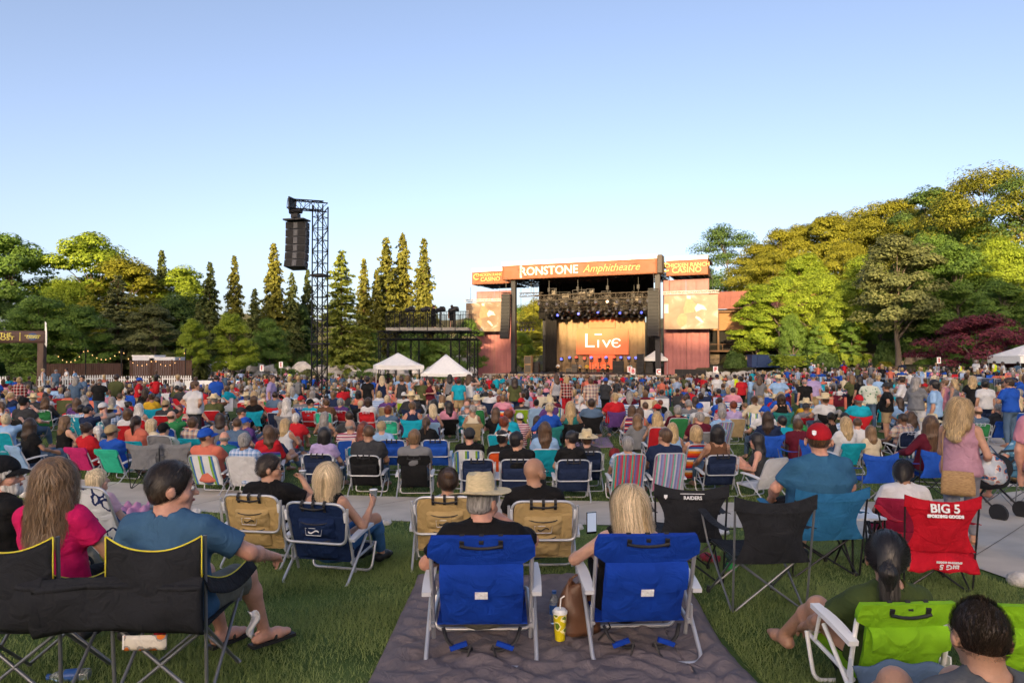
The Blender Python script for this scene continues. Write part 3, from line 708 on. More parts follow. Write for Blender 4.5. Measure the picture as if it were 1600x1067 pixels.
line_array(790, 459, 529, -.9, 1.55, 13, 16, 'curved black speaker column hanging beside the smaller video screen')
line_array(1021, 453, 525, -.9, 1.75, 13, 8, 'curved black speaker column hanging beside the larger video screen')
# lighting: trusses and moving lights
def mlight(name, s_, off, z, lens, label, group, floor=False, k=1.0):
    e = sthing(name, s_, off, z, label, 'stage light', group); sg = 1 if floor else -1
    MB().box((0, 0, sg * .12 * k), (.42 * k, .34 * k, .22 * k)).build('lamp_base', RIG, e)
    yk = MB(); yk.box((-.24 * k, 0, sg * .42 * k), (.07 * k, .16 * k, .5 * k)); yk.box((.24 * k, 0, sg * .42 * k), (.07 * k, .16 * k, .5 * k)); yk.box((0, 0, sg * .23 * k), (.5 * k, .16 * k, .05 * k)); yk.build('yoke', RIG, e)
    hd = MB(); pr = [(.10 * k, -.3 * k), (.2 * k, -.22 * k), (.22 * k, .1 * k), (.24 * k, .3 * k), (.2 * k, .33 * k)]
    til = R(rng.uniform(50, 110)) ; rot = Matrix.Rotation(til, 3, 'X'); hd.lathe(pr, 10); hd.v = [tuple(rot @ Vector(p) + Vector((0, 0, sg * .55 * k))) for p in hd.v]; hd.build('lamp_head', RIG, e)
    ln = MB(); ln.lathe([(.01, .335 * k), (.19 * k, .34 * k), (.19 * k, .35 * k), (.01, .36 * k)], 10); ln.v = [tuple(rot @ Vector(p) + Vector((0, 0, sg * .55 * k))) for p in ln.v]; ln.build('lens', lens, e)
    return e
BLUE_L = emis('lens_blue', (.10, .13, 1.0), .9); DARK_L = mat('lens_dark', (.05, .05, .07), .1, var=0); WARM_L = emis('lens_warm', (1, .75, .5), .5); RED_L = emis('lens_red', (1, .06, .03), .8)
for i, (px0, px1, py, off, w_) in enumerate(((836, 1022, 466, 1.5, .9), (850, 1012, 478, 6, .8), (856, 1008, 484, 9.5, .7), (862, 1006, 490, 12.5, .6))):
    a, c_ = SL(px0, py, off), SL(px1, py, off); e = sthing('lighting_truss', a[0], off, a[2], ['long front lighting truss', 'second lighting truss', 'third lighting truss', 'rearmost lighting truss'][i] + ' slung under the stage roof', 'truss', 'lighting trusses')
    t = MB(); truss(t, (0, 0, 0), (c_[0] - a[0], 0, 0), w_, .05, w_); t.build('truss_frame', mat('rig_brown', (.11, .092, .072), .5, .3, var=.3), e)
    for k in range(4):
        x = (c_[0] - a[0]) * (k + .5) / 4; MB().tube([(x, 0, w_ / 2), (x, 0, 17.2 - a[2])], .05, 5).build('hoist_chain', RIG, e)
        MB().box((x, 0, w_ / 2 + .9), (.4, .4, .7)).build('hoist_motor', RIG, e)
    nl = (12, 15, 14, 13)[i]
    for k in range(nl):
        x = a[0] + (c_[0] - a[0]) * (k + .5 + rng.uniform(-.2, .2)) / nl; lit = i == 2 and k % 3 == 1
        mlight('moving_light', x, off + rng.uniform(-.3, .3), a[2] - w_ / 2, BLUE_L if lit else (WARM_L if rng.random() < .02 else DARK_L),
               ('blue glowing' if lit else 'dark') + ' moving head light under the ' + ['long front', 'second', 'third', 'rearmost'][i] + ' truss', 'moving lights hung in the stage roof', k=1.15)
    for k in range((6, 5, 4, 3)[i]):   # dark equipment frames between the lamps
        x = a[0] + (c_[0] - a[0]) * rng.uniform(.05, .95); z = a[2] + rng.uniform(-.4, 1.6); e2 = sthing('rigging_frame', x, off + .8, z, 'dark steel rigging frame hung between lamps on the ' + ['long front', 'second', 'third', 'rearmost'][i] + ' truss', 'rigging', 'rigging frames in the stage roof')
        w2, h2 = rng.uniform(1.2, 2.6), rng.uniform(.7, 1.4); f = MB()
        for q0, q1 in (((-w2 / 2, 0, 0), (w2 / 2, 0, 0)), ((-w2 / 2, 0, h2), (w2 / 2, 0, h2)), ((-w2 / 2, 0, 0), (-w2 / 2, 0, h2)), ((w2 / 2, 0, 0), (w2 / 2, 0, h2)), ((-w2 / 2, 0, 0), (w2 / 2, 0, h2))): f.beam(q0, q1, .1, .1)
        f.build('steel_bar', RIG, e2); MB().box((w2 * .15, .15, h2 * .45), (w2 * .5, .3, h2 * .6)).build('lamp_panel', mat('rig_brown', (0, 0, 0)), e2)
# overhead black masking and the tan backdrop, side legs
s0, s1 = SL(852, 500, 14)[0], SL(1014, 500, 14)[0]
e = sthing('stage_masking', s0, 13.2, SL(930, 497, 14)[2], 'black overhead masking cloth behind the stage lights', 'curtain'); MB().sheet(wrinkled(-1, s1 - s0 + 1, 0, 9.2, 0, .1, 40, 6, 9, 8), .03).build('masking_cloth', BLKCUR, e, True)
t0, t1 = SL(868, 500, 14.5)[0], SL(1008, 500, 14.5)[0]
e = sthing('backdrop_curtain', t0, 14.5, 0, 'tan pleated backdrop curtain at the rear of the stage', 'curtain')
for k in range(8):
    a0, a1 = (t1 - t0) * k / 8, (t1 - t0) * (k + 1) / 8; MB().sheet(wrinkled(a0, a1, 0, SL(930, 488, 14.5)[2], 0, .11, 14, 6, 30 + k, 2.0), .03).build('curtain_panel', TANCUR, e, True)
for px0, px1, off, lab in ((852, 870, 12, 'black curtain leg at the open side of the stage'), (1010, 1024, 12, 'black curtain leg at the building side of the stage')):
    a0, a1 = SL(px0, 520, off)[0], SL(px1, 520, off)[0]; e = sthing('stage_curtain', a0, off, 0, lab, 'curtain', 'black stage curtains'); MB().sheet(wrinkled(0, a1 - a0, 0, SL(930, 486, off)[2], 0, .1, 20, 6, px0, 3), .03).build('curtain_panel', BLKCUR, e, True)
# the glowing cross with the band's name
off = 13.6; e = sthing('led_wall', *SL(941, 583, off)[:1], off, 0, 'glowing orange cross shaped led wall with white lettering', 'screen')
LEDM = emis('led_orange', (.70, .115, .035), .24); c0 = SL(941, 560, off)[0]
def ledbox(px0, px1, p0, p1, nm='led_panel'):
    x0, z1 = SL(px0, p0, off)[0] - c0, SL(941, p0, off)[2]; x1, z0 = SL(px1, p1, off)[0] - c0, max(.02, SL(941, p1, off)[2])
    MB().box(((x0 + x1) / 2, 0, (z0 + z1) / 2), (x1 - x0 - .01, .2, z1 - z0 - .01)).build(nm, LEDM, e)
for a, c_ in ((901, 921), (921, 941), (941, 961), (961, 982)): ledbox(a, c_, 513, 554)
ledbox(921, 941, 500, 512.6); ledbox(941, 961, 500, 512.6); ledbox(921, 941, 554.5, 577); ledbox(941, 961, 554.5, 577)
LEDW = emis('led_white', (.8, .76, .7), .28)
zc = SL(941, 533, off)[2]
for ch, px, size, sx in (('L', 921, 3.7, 1.2), ('\u0131', 935, 3.1, 1.2), ('v', 948, 3.1, 1.3), ('\u0454', 963, 3.1, 1.2)):
    sign(ch, size, SL(px, 533, off)[0] - c0, -.14, zc - (.0 if ch == 'L' else .25), LEDW, e, -.02, 0, sx)
MB().box((SL(935, 533, off)[0] - c0, -.14, zc + 1.25), (1.3, .05, .2)).build('lettering', LEDW, e)
# floor lights along the back line
for k in range(12):
    px = 878 + k * 11.6; s_, _, z = SL(px, 560, 11.5); e = mlight('floor_light', s_, 11.5 + .5 * (k % 2), 1.9, BLUE_L if k in (0, 1, 4, 6, 8, 9, 10, 11) else RED_L, ('blue' if k in (0, 1, 4, 6, 8, 9, 10, 11) else 'red') + ' moving light on a stand in the back line', 'lights on stands behind the band', True, 1.2)
    MB().tube([(0, 0, -1.9), (0, 0, 0)], .06, 5).build('light_stand', RIG, e)
# side hung lamp cluster in the gap
s_, _, z = SL(824, 512, 3); e = sthing('lamp_cluster', s_, 3, z, 'small hanging frame of blue lamps in the gap beside the stage', 'stage light')
t = MB(); truss(t, (-1.4, 0, .5), (1.4, 0, .5), .8, .06, .7); t.build('lamp_frame', RIG, e)
for k in range(4):
    MB().lathe([(.05, .2), (.2, .1), (.22, -.25)], 8, (-1.1 + .73 * k, 0, -.2)).build('lamp_head', RIG, e); MB().lathe([(.01, -.27), (.17, -.26)], 8, (-1.1 + .73 * k, 0, -.2)).build('lens', BLUE_L, e)
for sx in (-1.2, 1.2): MB().tube([(sx, 0, .9), (sx, 0, 16.3 - z)], .03, 4).build('hanging_cable', BLACKM, e)
a = SL(812, 461, 2); c_ = SL(848, 463, 2); e = sthing('side_truss', a[0], 2, a[2], 'short lighting truss bridging the gap from column to stage', 'truss'); t = MB(); truss(t, (0, 0, 0), (c_[0] - a[0], 0, 0), .6, .05, .6); t.build('truss_frame', MATS['rig_brown'], e)
MB().tube([((c_[0] - a[0]) / 2, 0, .3), ((c_[0] - a[0]) / 2, 0, 16.2 - a[2])], .04, 5).build('hanging_cable', RIG, e)
# back line: amps, cases, drum kit, wedges
AMPG = mat('amp_grille', (.10, .09, .075), .8, var=.2, vs=20); CASE = mat('plywood_case', (.30, .20, .10), .8, var=.25, vs=2)
def stack(px, off, dims, m, label, cat, name, group=None, face=None, feet=False):
    s_ = SL(px, 580, off)[0]; e = sthing(name, s_, off, 0.0, label, cat, group); z = .05
    for i, (w_, d_, h_) in enumerate(dims):
        o = MB().box((0, 0, z + h_ / 2), (w_, d_, h_)).build('cabinet', m, e)
        if face: MB().box((0, -d_ / 2 - .012, z + h_ / 2), (w_ * .86, .02, h_ * .8)).build('grille', face, o)
        for sx in (-1, 1): MB().box((sx * (w_ / 2 + .012), 0, z + h_ * .7), (.02, d_ * .3, .06)).build('handle', STEEL, o)
        z += h_ + .006
stack(826, 3, [(1.3, 1, 1.5), (1.3, 1, 1.5)], CASE, 'two tan plywood cabinets stacked beside the open gap', 'cabinet', 'road_case', face=AMPG)
stack(838, 5, [(1.2, 1, 1.1), (1.1, .9, .8)], RIG, 'black road cases stacked in the stage gap', 'cabinet', 'road_case', face=GREYBLK)
stack(889, 6, [(1.1, .6, .9)], CASE, 'tan guitar amplifier with slanted neighbour on stage', 'amplifier', 'guitar_amplifier', face=AMPG)
stack(898, 6, [(1.1, .6, 1.0), (1.0, .5, .5)], GREYBLK, 'grey guitar amplifier with amp head next to the tan one', 'amplifier', 'guitar_amplifier', face=AMPG)
stack(962, 6, [(1.0, .6, 1.2), (1.0, .6, .9)], RIG, 'black bass cabinet stack, first of the dark pair', 'amplifier', 'bass_amplifier', face=GRILL)
stack(970, 6, [(1.0, .6, 1.2), (1.0, .6, .9)], RIG, 'black bass cabinet stack, second of the dark pair', 'amplifier', 'bass_amplifier', face=GRILL)
stack(1001, 4, [(1.1, .9, 1.1), (1.1, .9, 1.1), (1.1, .9, 1.1)], RIG, 'tall black side fill speaker stack beside the small white tent', 'speaker', 'side_fill_speaker', face=GRILL)
stack(1015, 6, [(1.3, .9, 1.3), (1.2, .9, .9)], RIG, 'black cases stacked inside the small white stage tent', 'cabinet', 'road_case', face=GREYBLK)
for k in range(6): stack(862 + k * 27, .5, [(.9, .6, .35)], RIG, 'black wedge floor monitor along the stage lip', 'speaker', 'wedge_monitor', 'wedge monitors along the stage lip', GRILL)
for k in range(4): stack(1061 + k * 12, -2.2, [(1.15, .9, .95)], RIG, 'black subwoofer standing below the larger video screen', 'speaker', 'subwoofer', 'subwoofers below the larger screen', GRILL)
def tent(name, x, y, z, w_, eave, peak, label, rz=0, valance=.35, group=None, m=None, legs=True):
    e = empty(name, (x, y, z), rz, label, 'tent', group); h = w_ / 2; m = m or WHITEV
    cs = [(-h, -h), (h, -h), (h, h), (-h, h)]
    for i in range(4):      # four sloping canopy panels, slightly sagging
        (x0, y0), (x1, y1) = cs[i], cs[(i + 1) % 4]; g = []
        for u in np.linspace(0, 1, 9):
            ex, ey = x0 + (x1 - x0) * u, y0 + (y1 - y0) * u; row = []
            for t in np.linspace(0, .985, 7): row.append((ex * (1 - t), ey * (1 - t), eave + (peak - eave) * (t ** 1.15) - .05 * math.sin(math.pi * u) * (1 - t)))
            g.append(row)
        MB().sheet(g, .012).build('canopy_panel', m, e, True)
        MB().sheet([[(x0 + (x1 - x0) * u, y0 + (y1 - y0) * u, eave - .02 - .05 * math.sin(math.pi * u) - valance * t) for t in (0, .5, 1)] for u in np.linspace(0, 1, 9)], .012).build('valance', m, e)
    if legs:
        for cx, cy in cs: MB().tube([(cx * .97, cy * .97, 0), (cx * .97, cy * .97, eave)], .03, 6).build('leg', ALU, e)
    return e
s_, o_, _ = SL(1026, 560, 7); x, y = swd(s_, o_); tent('canopy_tent', x, y, SDZ, 4.2, 2.6, 4.1, 'small white peaked tent at the side of the stage deck', SRZ)
# rust roofed building behind the right drape
e = sthing('stage_building', SL(1118, 560, 12)[0], 12, -1.5, 'wood and stone building with rust red metal roof beside the stage', 'building')
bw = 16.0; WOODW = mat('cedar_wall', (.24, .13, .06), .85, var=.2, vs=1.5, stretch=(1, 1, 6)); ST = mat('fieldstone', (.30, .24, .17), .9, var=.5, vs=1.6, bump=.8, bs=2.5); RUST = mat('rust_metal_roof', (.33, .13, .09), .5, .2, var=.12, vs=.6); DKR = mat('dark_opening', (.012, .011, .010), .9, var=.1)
MB().box((bw / 2 - 1, 5, 2.6), (bw, 9, 5.2)).build('stone_base', ST, e); MB().box((bw / 2 - 1, 4.0, 5.35), (bw + .6, 11.5, .3)).build('balcony_floor', mat('timber_brown', (.13, .075, .045), .85, var=.2), e)
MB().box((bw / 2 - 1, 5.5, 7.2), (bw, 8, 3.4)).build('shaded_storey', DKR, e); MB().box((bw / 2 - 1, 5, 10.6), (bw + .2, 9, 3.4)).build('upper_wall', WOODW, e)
MB().box((bw / 2 - 1, .2, 12.2), (bw + .4, .6, .5)).build('eave_beam', MATS['timber_brown'], e); MB().box((2.3, .46, 2.7), (3.4, .1, 4.9)).build('doorway', DKR, e); MB().box((6.5, .45, 10.8), (2.2, .1, 1.2)).build('window', mat('window_gold', (.45, .28, .10), .3, var=.2), e)
for k in range(20):
    x0 = -2 + (bw + 2) * k / 20; x1 = x0 + (bw + 2) / 20 - .05; p = MB(); p.sheet([[(x0, -1.2, 12.5), (x0, 5, 15.9)], [(x1, -1.2, 12.5), (x1, 5, 15.9)]], .06); r_ = p.build('roof_panel', RUST, e); MB().beam((x1 + .02, -1.25, 12.58), (x1 + .02, 5, 15.98), .06, .1).build('roof_seam', RUST, r_)
rl = MB(); rl.tube([(-1, -1.3, 6.5), (bw - 1, -1.3, 6.5)], .05, 5); rl.build('balcony_rail', MATS['timber_brown'], e)
for k in range(8): MB().tube([(-1 + bw * k / 7, -1.3, 5.4), (-1 + bw * k / 7, -1.3, 6.5)], .05, 5).build('rail_post', MATS['timber_brown'], e)
for k in range(3): MB().box((.5 + 6 * k, -.2, 8.9), (.3, .3, 6.8)).build('wall_post', MATS['timber_brown'], e)
print('stage', time.time() - _T0)
# ================================================================== TOWERS, TENTS, FENCES, BOULDERS ROUND THE LAWN
# delay tower with hung speakers
d = 32.0; p = at(499, 600, d); zt = at(499, 322, d).z
e = empty('delay_tower', (p.x, d, gz(p.x, d)), R(-12), 'slim black lattice tower standing in the crowd', 'tower'); h = zt - gz(p.x, d)
t = MB(); truss(t, (0, 0, 0), (0, 0, h), .52, .036, .55, lr=.02); t.build('lattice_mast', BLACKM, e)
MB().box((0, 0, .12), (1.6, 1.6, .16)).build('base_plate', BLACKM, e)
t = MB(); truss(t, (-1.5, -.15, h + .12), (.32, -.15, h - .08), .42, .03, .42); t.build('lattice_arm', BLACKM, e)
MB().box((-1.35, -.2, h + .1), (.06, .6, .62)).build('arm_end_plate', BLACKM, e)
for zz in (h * .33, h * .66): MB().box((0, 0, zz), (.7, .7, .08)).build('mast_collar', BLACKM, e)
bx = Vector((-.86, -.25, 0)); a = empty('hung_speaker_array', e.matrix_basis @ Vector((-1.1, -.3, h - .55)), R(-12), 'six cabinet black speaker array hanging from the lattice tower arm', 'speaker')
MB().tube([(-.3, 0, .28), (.3, 0, .28)], .12, 10).build('chain_hoist', BLACKM, a); MB().box((0, 0, .06), (.34, .3, .2)).build('hoist_hook', BLACKM, a); MB().tube([(0, 0, .3), (0, 0, .75)], .015, 5).build('hoist_chain', BLACKM, a)
MB().box((0, .1, -.12), (1.05, .7, .07)).build('flying_frame', GREYBLK, a)
y = z = 0.; z = -.18
for k in range(6):
    ang = -(0, 1, 2, 3, 7, 12)[k]; rot = Matrix.Rotation(R(ang), 3, 'X'); hh = .36; cp = Vector((0, y, z)) + rot @ Vector((0, .28, -hh / 2))
    o = MB(); o.prism([(-.52, -.28), (.52, -.28), (.38, .34), (-.38, .34)], lambda u, v, tt: tuple(cp + rot @ Vector((u, v, tt))), -hh * .46, hh * .46); o = o.build('cabinet', mat('speaker_slate', (.05, .055, .065), .6, var=.1), a)
    for sx in (-.31, .31): MB().box(cp + rot @ Vector((sx, -.29, 0)), (.36, .02, hh * .78), rot).build('grille', GRILL, o)
    MB().box(cp + rot @ Vector((0, -.292, 0)), (.2, .02, hh * .8), rot).build('horn', mat('horn_grey', (.10, .105, .115), .5, var=.1), o)
    for zz in (-.08, .08): MB().box(cp + rot @ Vector((.462, .05, zz)), (.02, .1, .07), rot @ Matrix.Rotation(R(-13), 3, 'Z')).build('handle_slot', GRILL, o)
    dd = rot @ Vector((0, 0, -hh)); y += dd.y; z += dd.z
# spotlight platform
d = 49.0; pl = at(590, 514, d); pr = at(746, 514, d); zd = pl.z; x0, x1 = pl.x, pr.x; g0 = gz(0, d)
e = empty('spotlight_platform', (x0, d, g0), 0, 'raised black steel platform with railing for the followspots', 'platform'); wd, hd = x1 - x0, zd - g0; dep = 3.4
for i, (xx, yy) in enumerate(((.45, 0), (.45, dep), (wd - 1.6, 0), (wd - .45, 0), (wd - .45, dep), (2.2, dep))):
    t = MB(); truss(t, (xx, yy, 0), (xx, yy, hd - .75), .62 if i != 3 else .5, .03, .8); t.build('lattice_leg', BLACKM, e)
for yy in (0, dep): t = MB(); truss(t, (0, yy, hd - .45), (wd, yy, hd - .45), .55, .04, .7); t.build('lattice_beam', BLACKM, e)
for k in range(6):
    x = .6 + (wd - 1.2) * k / 6; MB().box((x + (wd - 1.2) / 12, dep / 2, hd + .0), ((wd - 1.2) / 6 - .05, dep + .3, .22)).build('deck_panel', mat('deck_alu', (.22, .215, .2), .5, .3, var=.2), e)
for k in range(6):      # rail sections of upright bars
    xa, xb = .62 + (wd - 1.2) * k / 6, .58 + (wd - 1.2) * (k + 1) / 6
    for yy in (-.1, dep + .1):
        r_ = MB(); r_.tube(rounded([(xa, yy, hd + .12), (xa, yy, hd + 1.25), (xb, yy, hd + 1.25), (xb, yy, hd + .12)], .12), .025, 5)
        for m_ in range(1, 8): r_.tube([(xa + (xb - xa) * m_ / 8, yy, hd + .12), (xa + (xb - xa) * m_ / 8, yy, hd + 1.24)], .017, 4)
        r_.build('railing', BLACKM, e)
for k, (px, rz) in enumerate(((640, .3), (664, .2), (688, .3), (709, -.1))):
    x = xat(px, d + .8); s_ = empty('follow_spot', (x, d + .9, zd + .12), rz, 'black followspot on a stand, ' + ('first along the platform railing', 'second along the platform railing, with a hatless operator', 'third along the platform railing', 'beside the operator in shorts')[k], 'spotlight', 'followspots on the platform')
    MB().tube([(0, 0, 0), (0, 0, 1.15)], .04, 6).build('stand', BLACKM, s_)
    l_ = MB(); l_.lathe([(.08, -.34), (.16, -.28), (.17, 0), (.13, .16), (.16, .2), (.16, .34), (.13, .36)], 12); rot = Matrix.Rotation(R(80), 3, 'Y'); l_.v = [tuple(rot @ Vector(q) + Vector((0, 0, 1.32))) for q in l_.v]; l_.build('lamp_barrel', BLACKM, s_, 40)
    MB().box((.1, 0, 1.5), (.3, .28, .12)).build('lamp_vent', BLACKM, s_)
    for a3 in range(3): MB().tube([(0, 0, .35), (.4 * math.cos(a3 * 2.1), .4 * math.sin(a3 * 2.1), 0)], .02, 5).build('stand_leg', BLACKM, s_)
x = xat(622, 47); tent('canopy_tent', x, 47, gz(x, 47), 3.2, at(622, 571, 45.5).z - gz(x, 47), at(622, 551, 47).z - gz(x, 47), 'white peaked canopy tent with open sides under the spotlight platform', R(14), .22)
x = xat(697, 47.5); tent('canopy_tent', x, 47.5, gz(x, 47.5), 3.5, at(697, 584, 46).z - gz(x, 47.5), at(697, 553, 47.5).z - gz(x, 47.5), 'lower white peaked canopy tent beside the platform lattice legs', R(8), .12)
# broadcast camera beside the platform
x = xat(739, 44); e = empty('broadcast_camera', (x, 44, gz(x, 44)), 0, 'black broadcast camera on a pedestal by the platform legs', 'camera'); MB().lathe([(.5, 0), (.3, .1), (.12, .2), (.1, 1.2)], 10).build('pedestal', BLACKM, e); MB().box((0, 0, 1.45), (.35, .8, .4)).build('camera_body', BLACKM, e); MB().box((0, .75, 1.47), (.24, .8, .26)).build('camera_lens', BLACKM, e); MB().box((.1, -.2, 1.75), (.25, .2, .16)).build('viewfinder', BLACKM, e)
# control desk road cases near the tents
for k in range(5):
    x = xat(636 + k * 18, 50); e = empty('road_case', (x, 50, gz(x, 50)), 0, 'black control desk case under the pale canopy tents', 'case', 'control desk cases'); o = MB().box((0, 0, .5), (.75, .7, 1.0)).build('case_body', GREYBLK, e); MB().box((0, 0, 1.02), (.77, .72, .04)).build('case_lid', STEEL, e)
# banner gate on the left
d = 56.0; GP = mat('banner_brown', (.085, .05, .045), .6, var=.15, vs=1, bump=.3, bs=2); YEL = mat('print_yellow', (.70, .62, .14), .5, var=.05); BLUP = mat('print_blue', (.03, .07, .22), .5, var=.1)
x1 = xat(70, d); x0 = xat(-75, d); zt, zb = at(30, 517, d).z, at(30, 536, d).z; g0 = gz(x1, d)
e = empty('banner_gate', (x1, d, g0), 0, 'dark brown banner gate lettered in yellow at the lawn edge', 'gate'); Lg = x1 - x0
bo = MB().sheet([[(-Lg + Lg * i / 30, .03 * math.sin(i * 1.3), zb - g0 + (zt - zb) * j / 4) for j in range(5)] for i in range(31)], .06).build('banner', GP, e, True)
for sx in (-.3, -Lg + .3): MB().box((sx, .1, (zb - g0) / 2), (.5, .4, zb - g0)).build('gate_post', mat('gate_post_brown', (.11, .075, .06), .85, var=.3, vs=2, stretch=(1, 1, .3)), e)
def lab(t, px, py, size, m, par, sx=1.): o = link('lettering', text_mesh(t, size, .01, bold=.004), m, par); q = at(px, py, d); o.location = (q.x - x1, -.1, q.z - g0); o.rotation_euler = (R(90), 0, 0); o.scale = (sx, 1, 1)
lab('THE', 10, 523.3, .42, YEL, bo, 1.25); lab('ROOST', 4, 528.7, .42, YEL, bo, 1.5); q = at(32.5, 526, d); MB().box((q.x - x1, -.1, q.z - g0), (.05, .02, .7)).build('lettering', YEL, bo)
q = at(52, 526, d); MB().prism([(.42 * math.cos(a_), .3 * math.sin(a_)) for a_ in np.linspace(0, 6.0, 14)], lambda u, v, t: (q.x - x1 + u, t, q.z - g0 + v), -.08, -.09).build('print_disc', BLUP, bo)
lab('CHICKEN RANCH', 52, 524.6, .16, YEL, bo, 1.0); lab('CASINO', 52.5, 527.4, .26, YEL, bo, 1.1)
f_ = MB().sheet([[(-.02 + .22 * math.sin(1.5 * v + u) * u, .05 * math.sin(4 * u), zb - g0 - .1 + 1.9 * v - .3 * u) for v in np.linspace(0, 1, 8)] for u in np.linspace(0, 1, 5)], .01).build('feather_flag', WHITEV, e, True)
# brown wooden screen fence: panels with posts
FW = mat('fence_cedar', (.105, .058, .042), .85, var=.3, vs=1.5, stretch=(6, 6, .6)); d = 64.0
for (pxa, pxb, da, db, ptop, lab_) in ((74, 192, 60, 64, 568, 'long brown board fence behind the picket enclosure'), (204, 300, 63, 66, 563, 'shorter brown board fence beside the pale trailers')):
    xa, xb = xat(pxa, da), xat(pxb, db); e = empty('board_fence', (xa, da, gz(xa, da)), math.atan2(db - da, xb - xa), lab_, 'fence'); Ln = math.hypot(xb - xa, db - da); hh = at(pxa, ptop, da).z - gz(xa, da); n = max(3, int(Ln / 2.4))
    for k in range(n):
        pn = MB()
        for q_ in range(12): pn.box((Ln * (k + (q_ + .5) / 12) / n, 0, hh / 2), (Ln / n / 12 - .012, .03 + .008 * (q_ % 2), hh - rng.uniform(0, .03)))
        o = pn.build('fence_boards', FW, e); o['kind'] = 'stuff'
        MB().box((Ln * k / n, .06, hh / 2 + .03), (.1, .1, hh + .06)).build('fence_post', FW, e)
# white picket fence
PK = mat('picket_white', (.78, .78, .76), .7, var=.05)
def picket(pxa, pxb, da, db, lab_):
    xa, xb = xat(pxa, da), xat(pxb, db); Ln = math.hypot(xb - xa, db - da); e = empty('picket_fence', (xa, da, gz(xa, da) + .2), math.atan2(db - da, xb - xa), lab_, 'fence', 'picket fences'); n = int(Ln / .16); p_ = MB()
    for k in range(n):
        x = Ln * (k + .5) / n; p_.prism([(-.04, .05), (.04, .05), (.04, .9), (0, .98), (-.04, .9)], lambda u, v, t: (x + u, t, v), -.012, .012)
    o = p_.build('pickets', PK, e); o['kind'] = 'stuff'
    for zz in (.25, .7): MB().box((Ln / 2, .03, zz), (Ln, .035, .08)).build('rail', PK, e)
picket(60, 180, 48, 52, 'white picket fence round the enclosure, under the brown board fence'); picket(181, 300, 52, 54, 'white picket fence running on towards the white table'); picket(-20, 11, 47, 47, 'short white picket fence by the banner gate')
# festoon lamps
BULB = emis('warm_bulb', (1.0, .55, .18), .8)
fest = [((88, 552), (134, 543), 6), ((134, 543), (190, 545), 7), ((190, 545), (240, 560), 6), ((240, 560), (292, 545), 6)]
for i, ((xa, ya), (xb, yb), n) in enumerate(fest):
    A, B = at(xa, ya, 61), at(xb, yb, 61); e = empty('festoon_lights', tuple(A), 0, ('sagging warm bulb string from fence start to the tall pole', 'sagging warm bulb string from the tall pole to the fence middle', 'sagging warm bulb string from fence middle to the trailer roofs', 'sagging warm bulb string over the pale trailers')[i], 'string lights', 'strings of warm bulbs'); V_ = B - A
    P_ = [V_ * t - Vector((0, 0, .95 * 4 * t * (1 - t))) for t in np.linspace(0, 1, 17)]; MB().tube(P_, .012, 4).build('cable', BLACKM, e)
    for k in range(n + 1):
        t = (k + .5) / (n + 1); q = V_ * t - Vector((0, 0, .95 * 4 * t * (1 - t) + .07)); MB().lathe([(.012, .04), (.036, .0), (.036, -.03), (.012, -.055)], 8, q).build('bulb', BULB, e)
for px in (134, 190, 290): P = at(px, 545, 61.2); e = empty('lamp_pole', (P.x, 61.2, gz(P.x, 61)), 0, 'thin black pole carrying the warm bulb strings', 'pole', 'bulb string poles'); MB().tube([(0, 0, 0), (0, 0, P.z - gz(P.x, 61))], .05, 6).build('pole', BLACKM, e); MB().tube([(0, 0, 0), (0, 0, .1)], .15, 8).build('pole_base', BLACKM, e)
# pale trailers behind the fence
for px, w_ in ((233, 2.2), (262, 2.6)):
    x = xat(px, 70); e = empty('trailer', (x, 70, gz(x, 70)), 0, 'pale box trailer behind the board fence, ' + ('shorter of the two' if w_ < 2.4 else 'longer of the two'), 'trailer', 'trailers behind the fence'); zt = at(px, 556 if w_ < 2.4 else 559, 70).z - gz(x, 70)
    MB().box((0, 0, zt / 2 + .3), (w_, 2.2, zt - .6)).build('trailer_body', mat('trailer_pale', (.55, .58, .62), .5, var=.08), e); MB().box((0, 0, zt + .03), (w_ + .1, 2.3, .08)).build('roof', WHITEP, e)
    for sx in (-.5, .5): w2 = MB(); w2.lathe([(.1, -.1), (.33, -.1), (.33, .1), (.1, .1)], 14); rot = Matrix.Rotation(R(90), 3, 'X'); w2.v = [tuple(rot @ Vector(q) + Vector((sx, -1.15, .35))) for q in w2.v]; w2.build('wheel', BLACKM, e)
x = xat(336, 58); e = empty('table', (x, 58, gz(x, 58)), .05, 'long white covered table near the grey road', 'table'); MB().box((0, 0, .75), (4.6, .9, .05)).build('table_top', WHITEP, e); MB().sheet([[(-2.3 + 4.6 * i / 20, -.47 + .02 * math.sin(i * 2), .73 - .65 * j) for j in (0, 1)] for i in range(21)], .01).build('table_skirt', WHITEP, e)
# far white structure behind the lower tent and among trees
x = xat(688, 130); e = empty('storage_shed', (x, 130, gz(x, 130)), 0, 'long low pale shed roof behind the spotlight platform', 'building'); MB().box((0, 0, 2.9), (13, 5, 2.8)).build('wall', mat('shed_pale', (.5, .52, .55), .7, var=.08), e); MB().box((0, -.2, 4.5), (13.8, 6, .25)).build('roof', WHITEP, e)
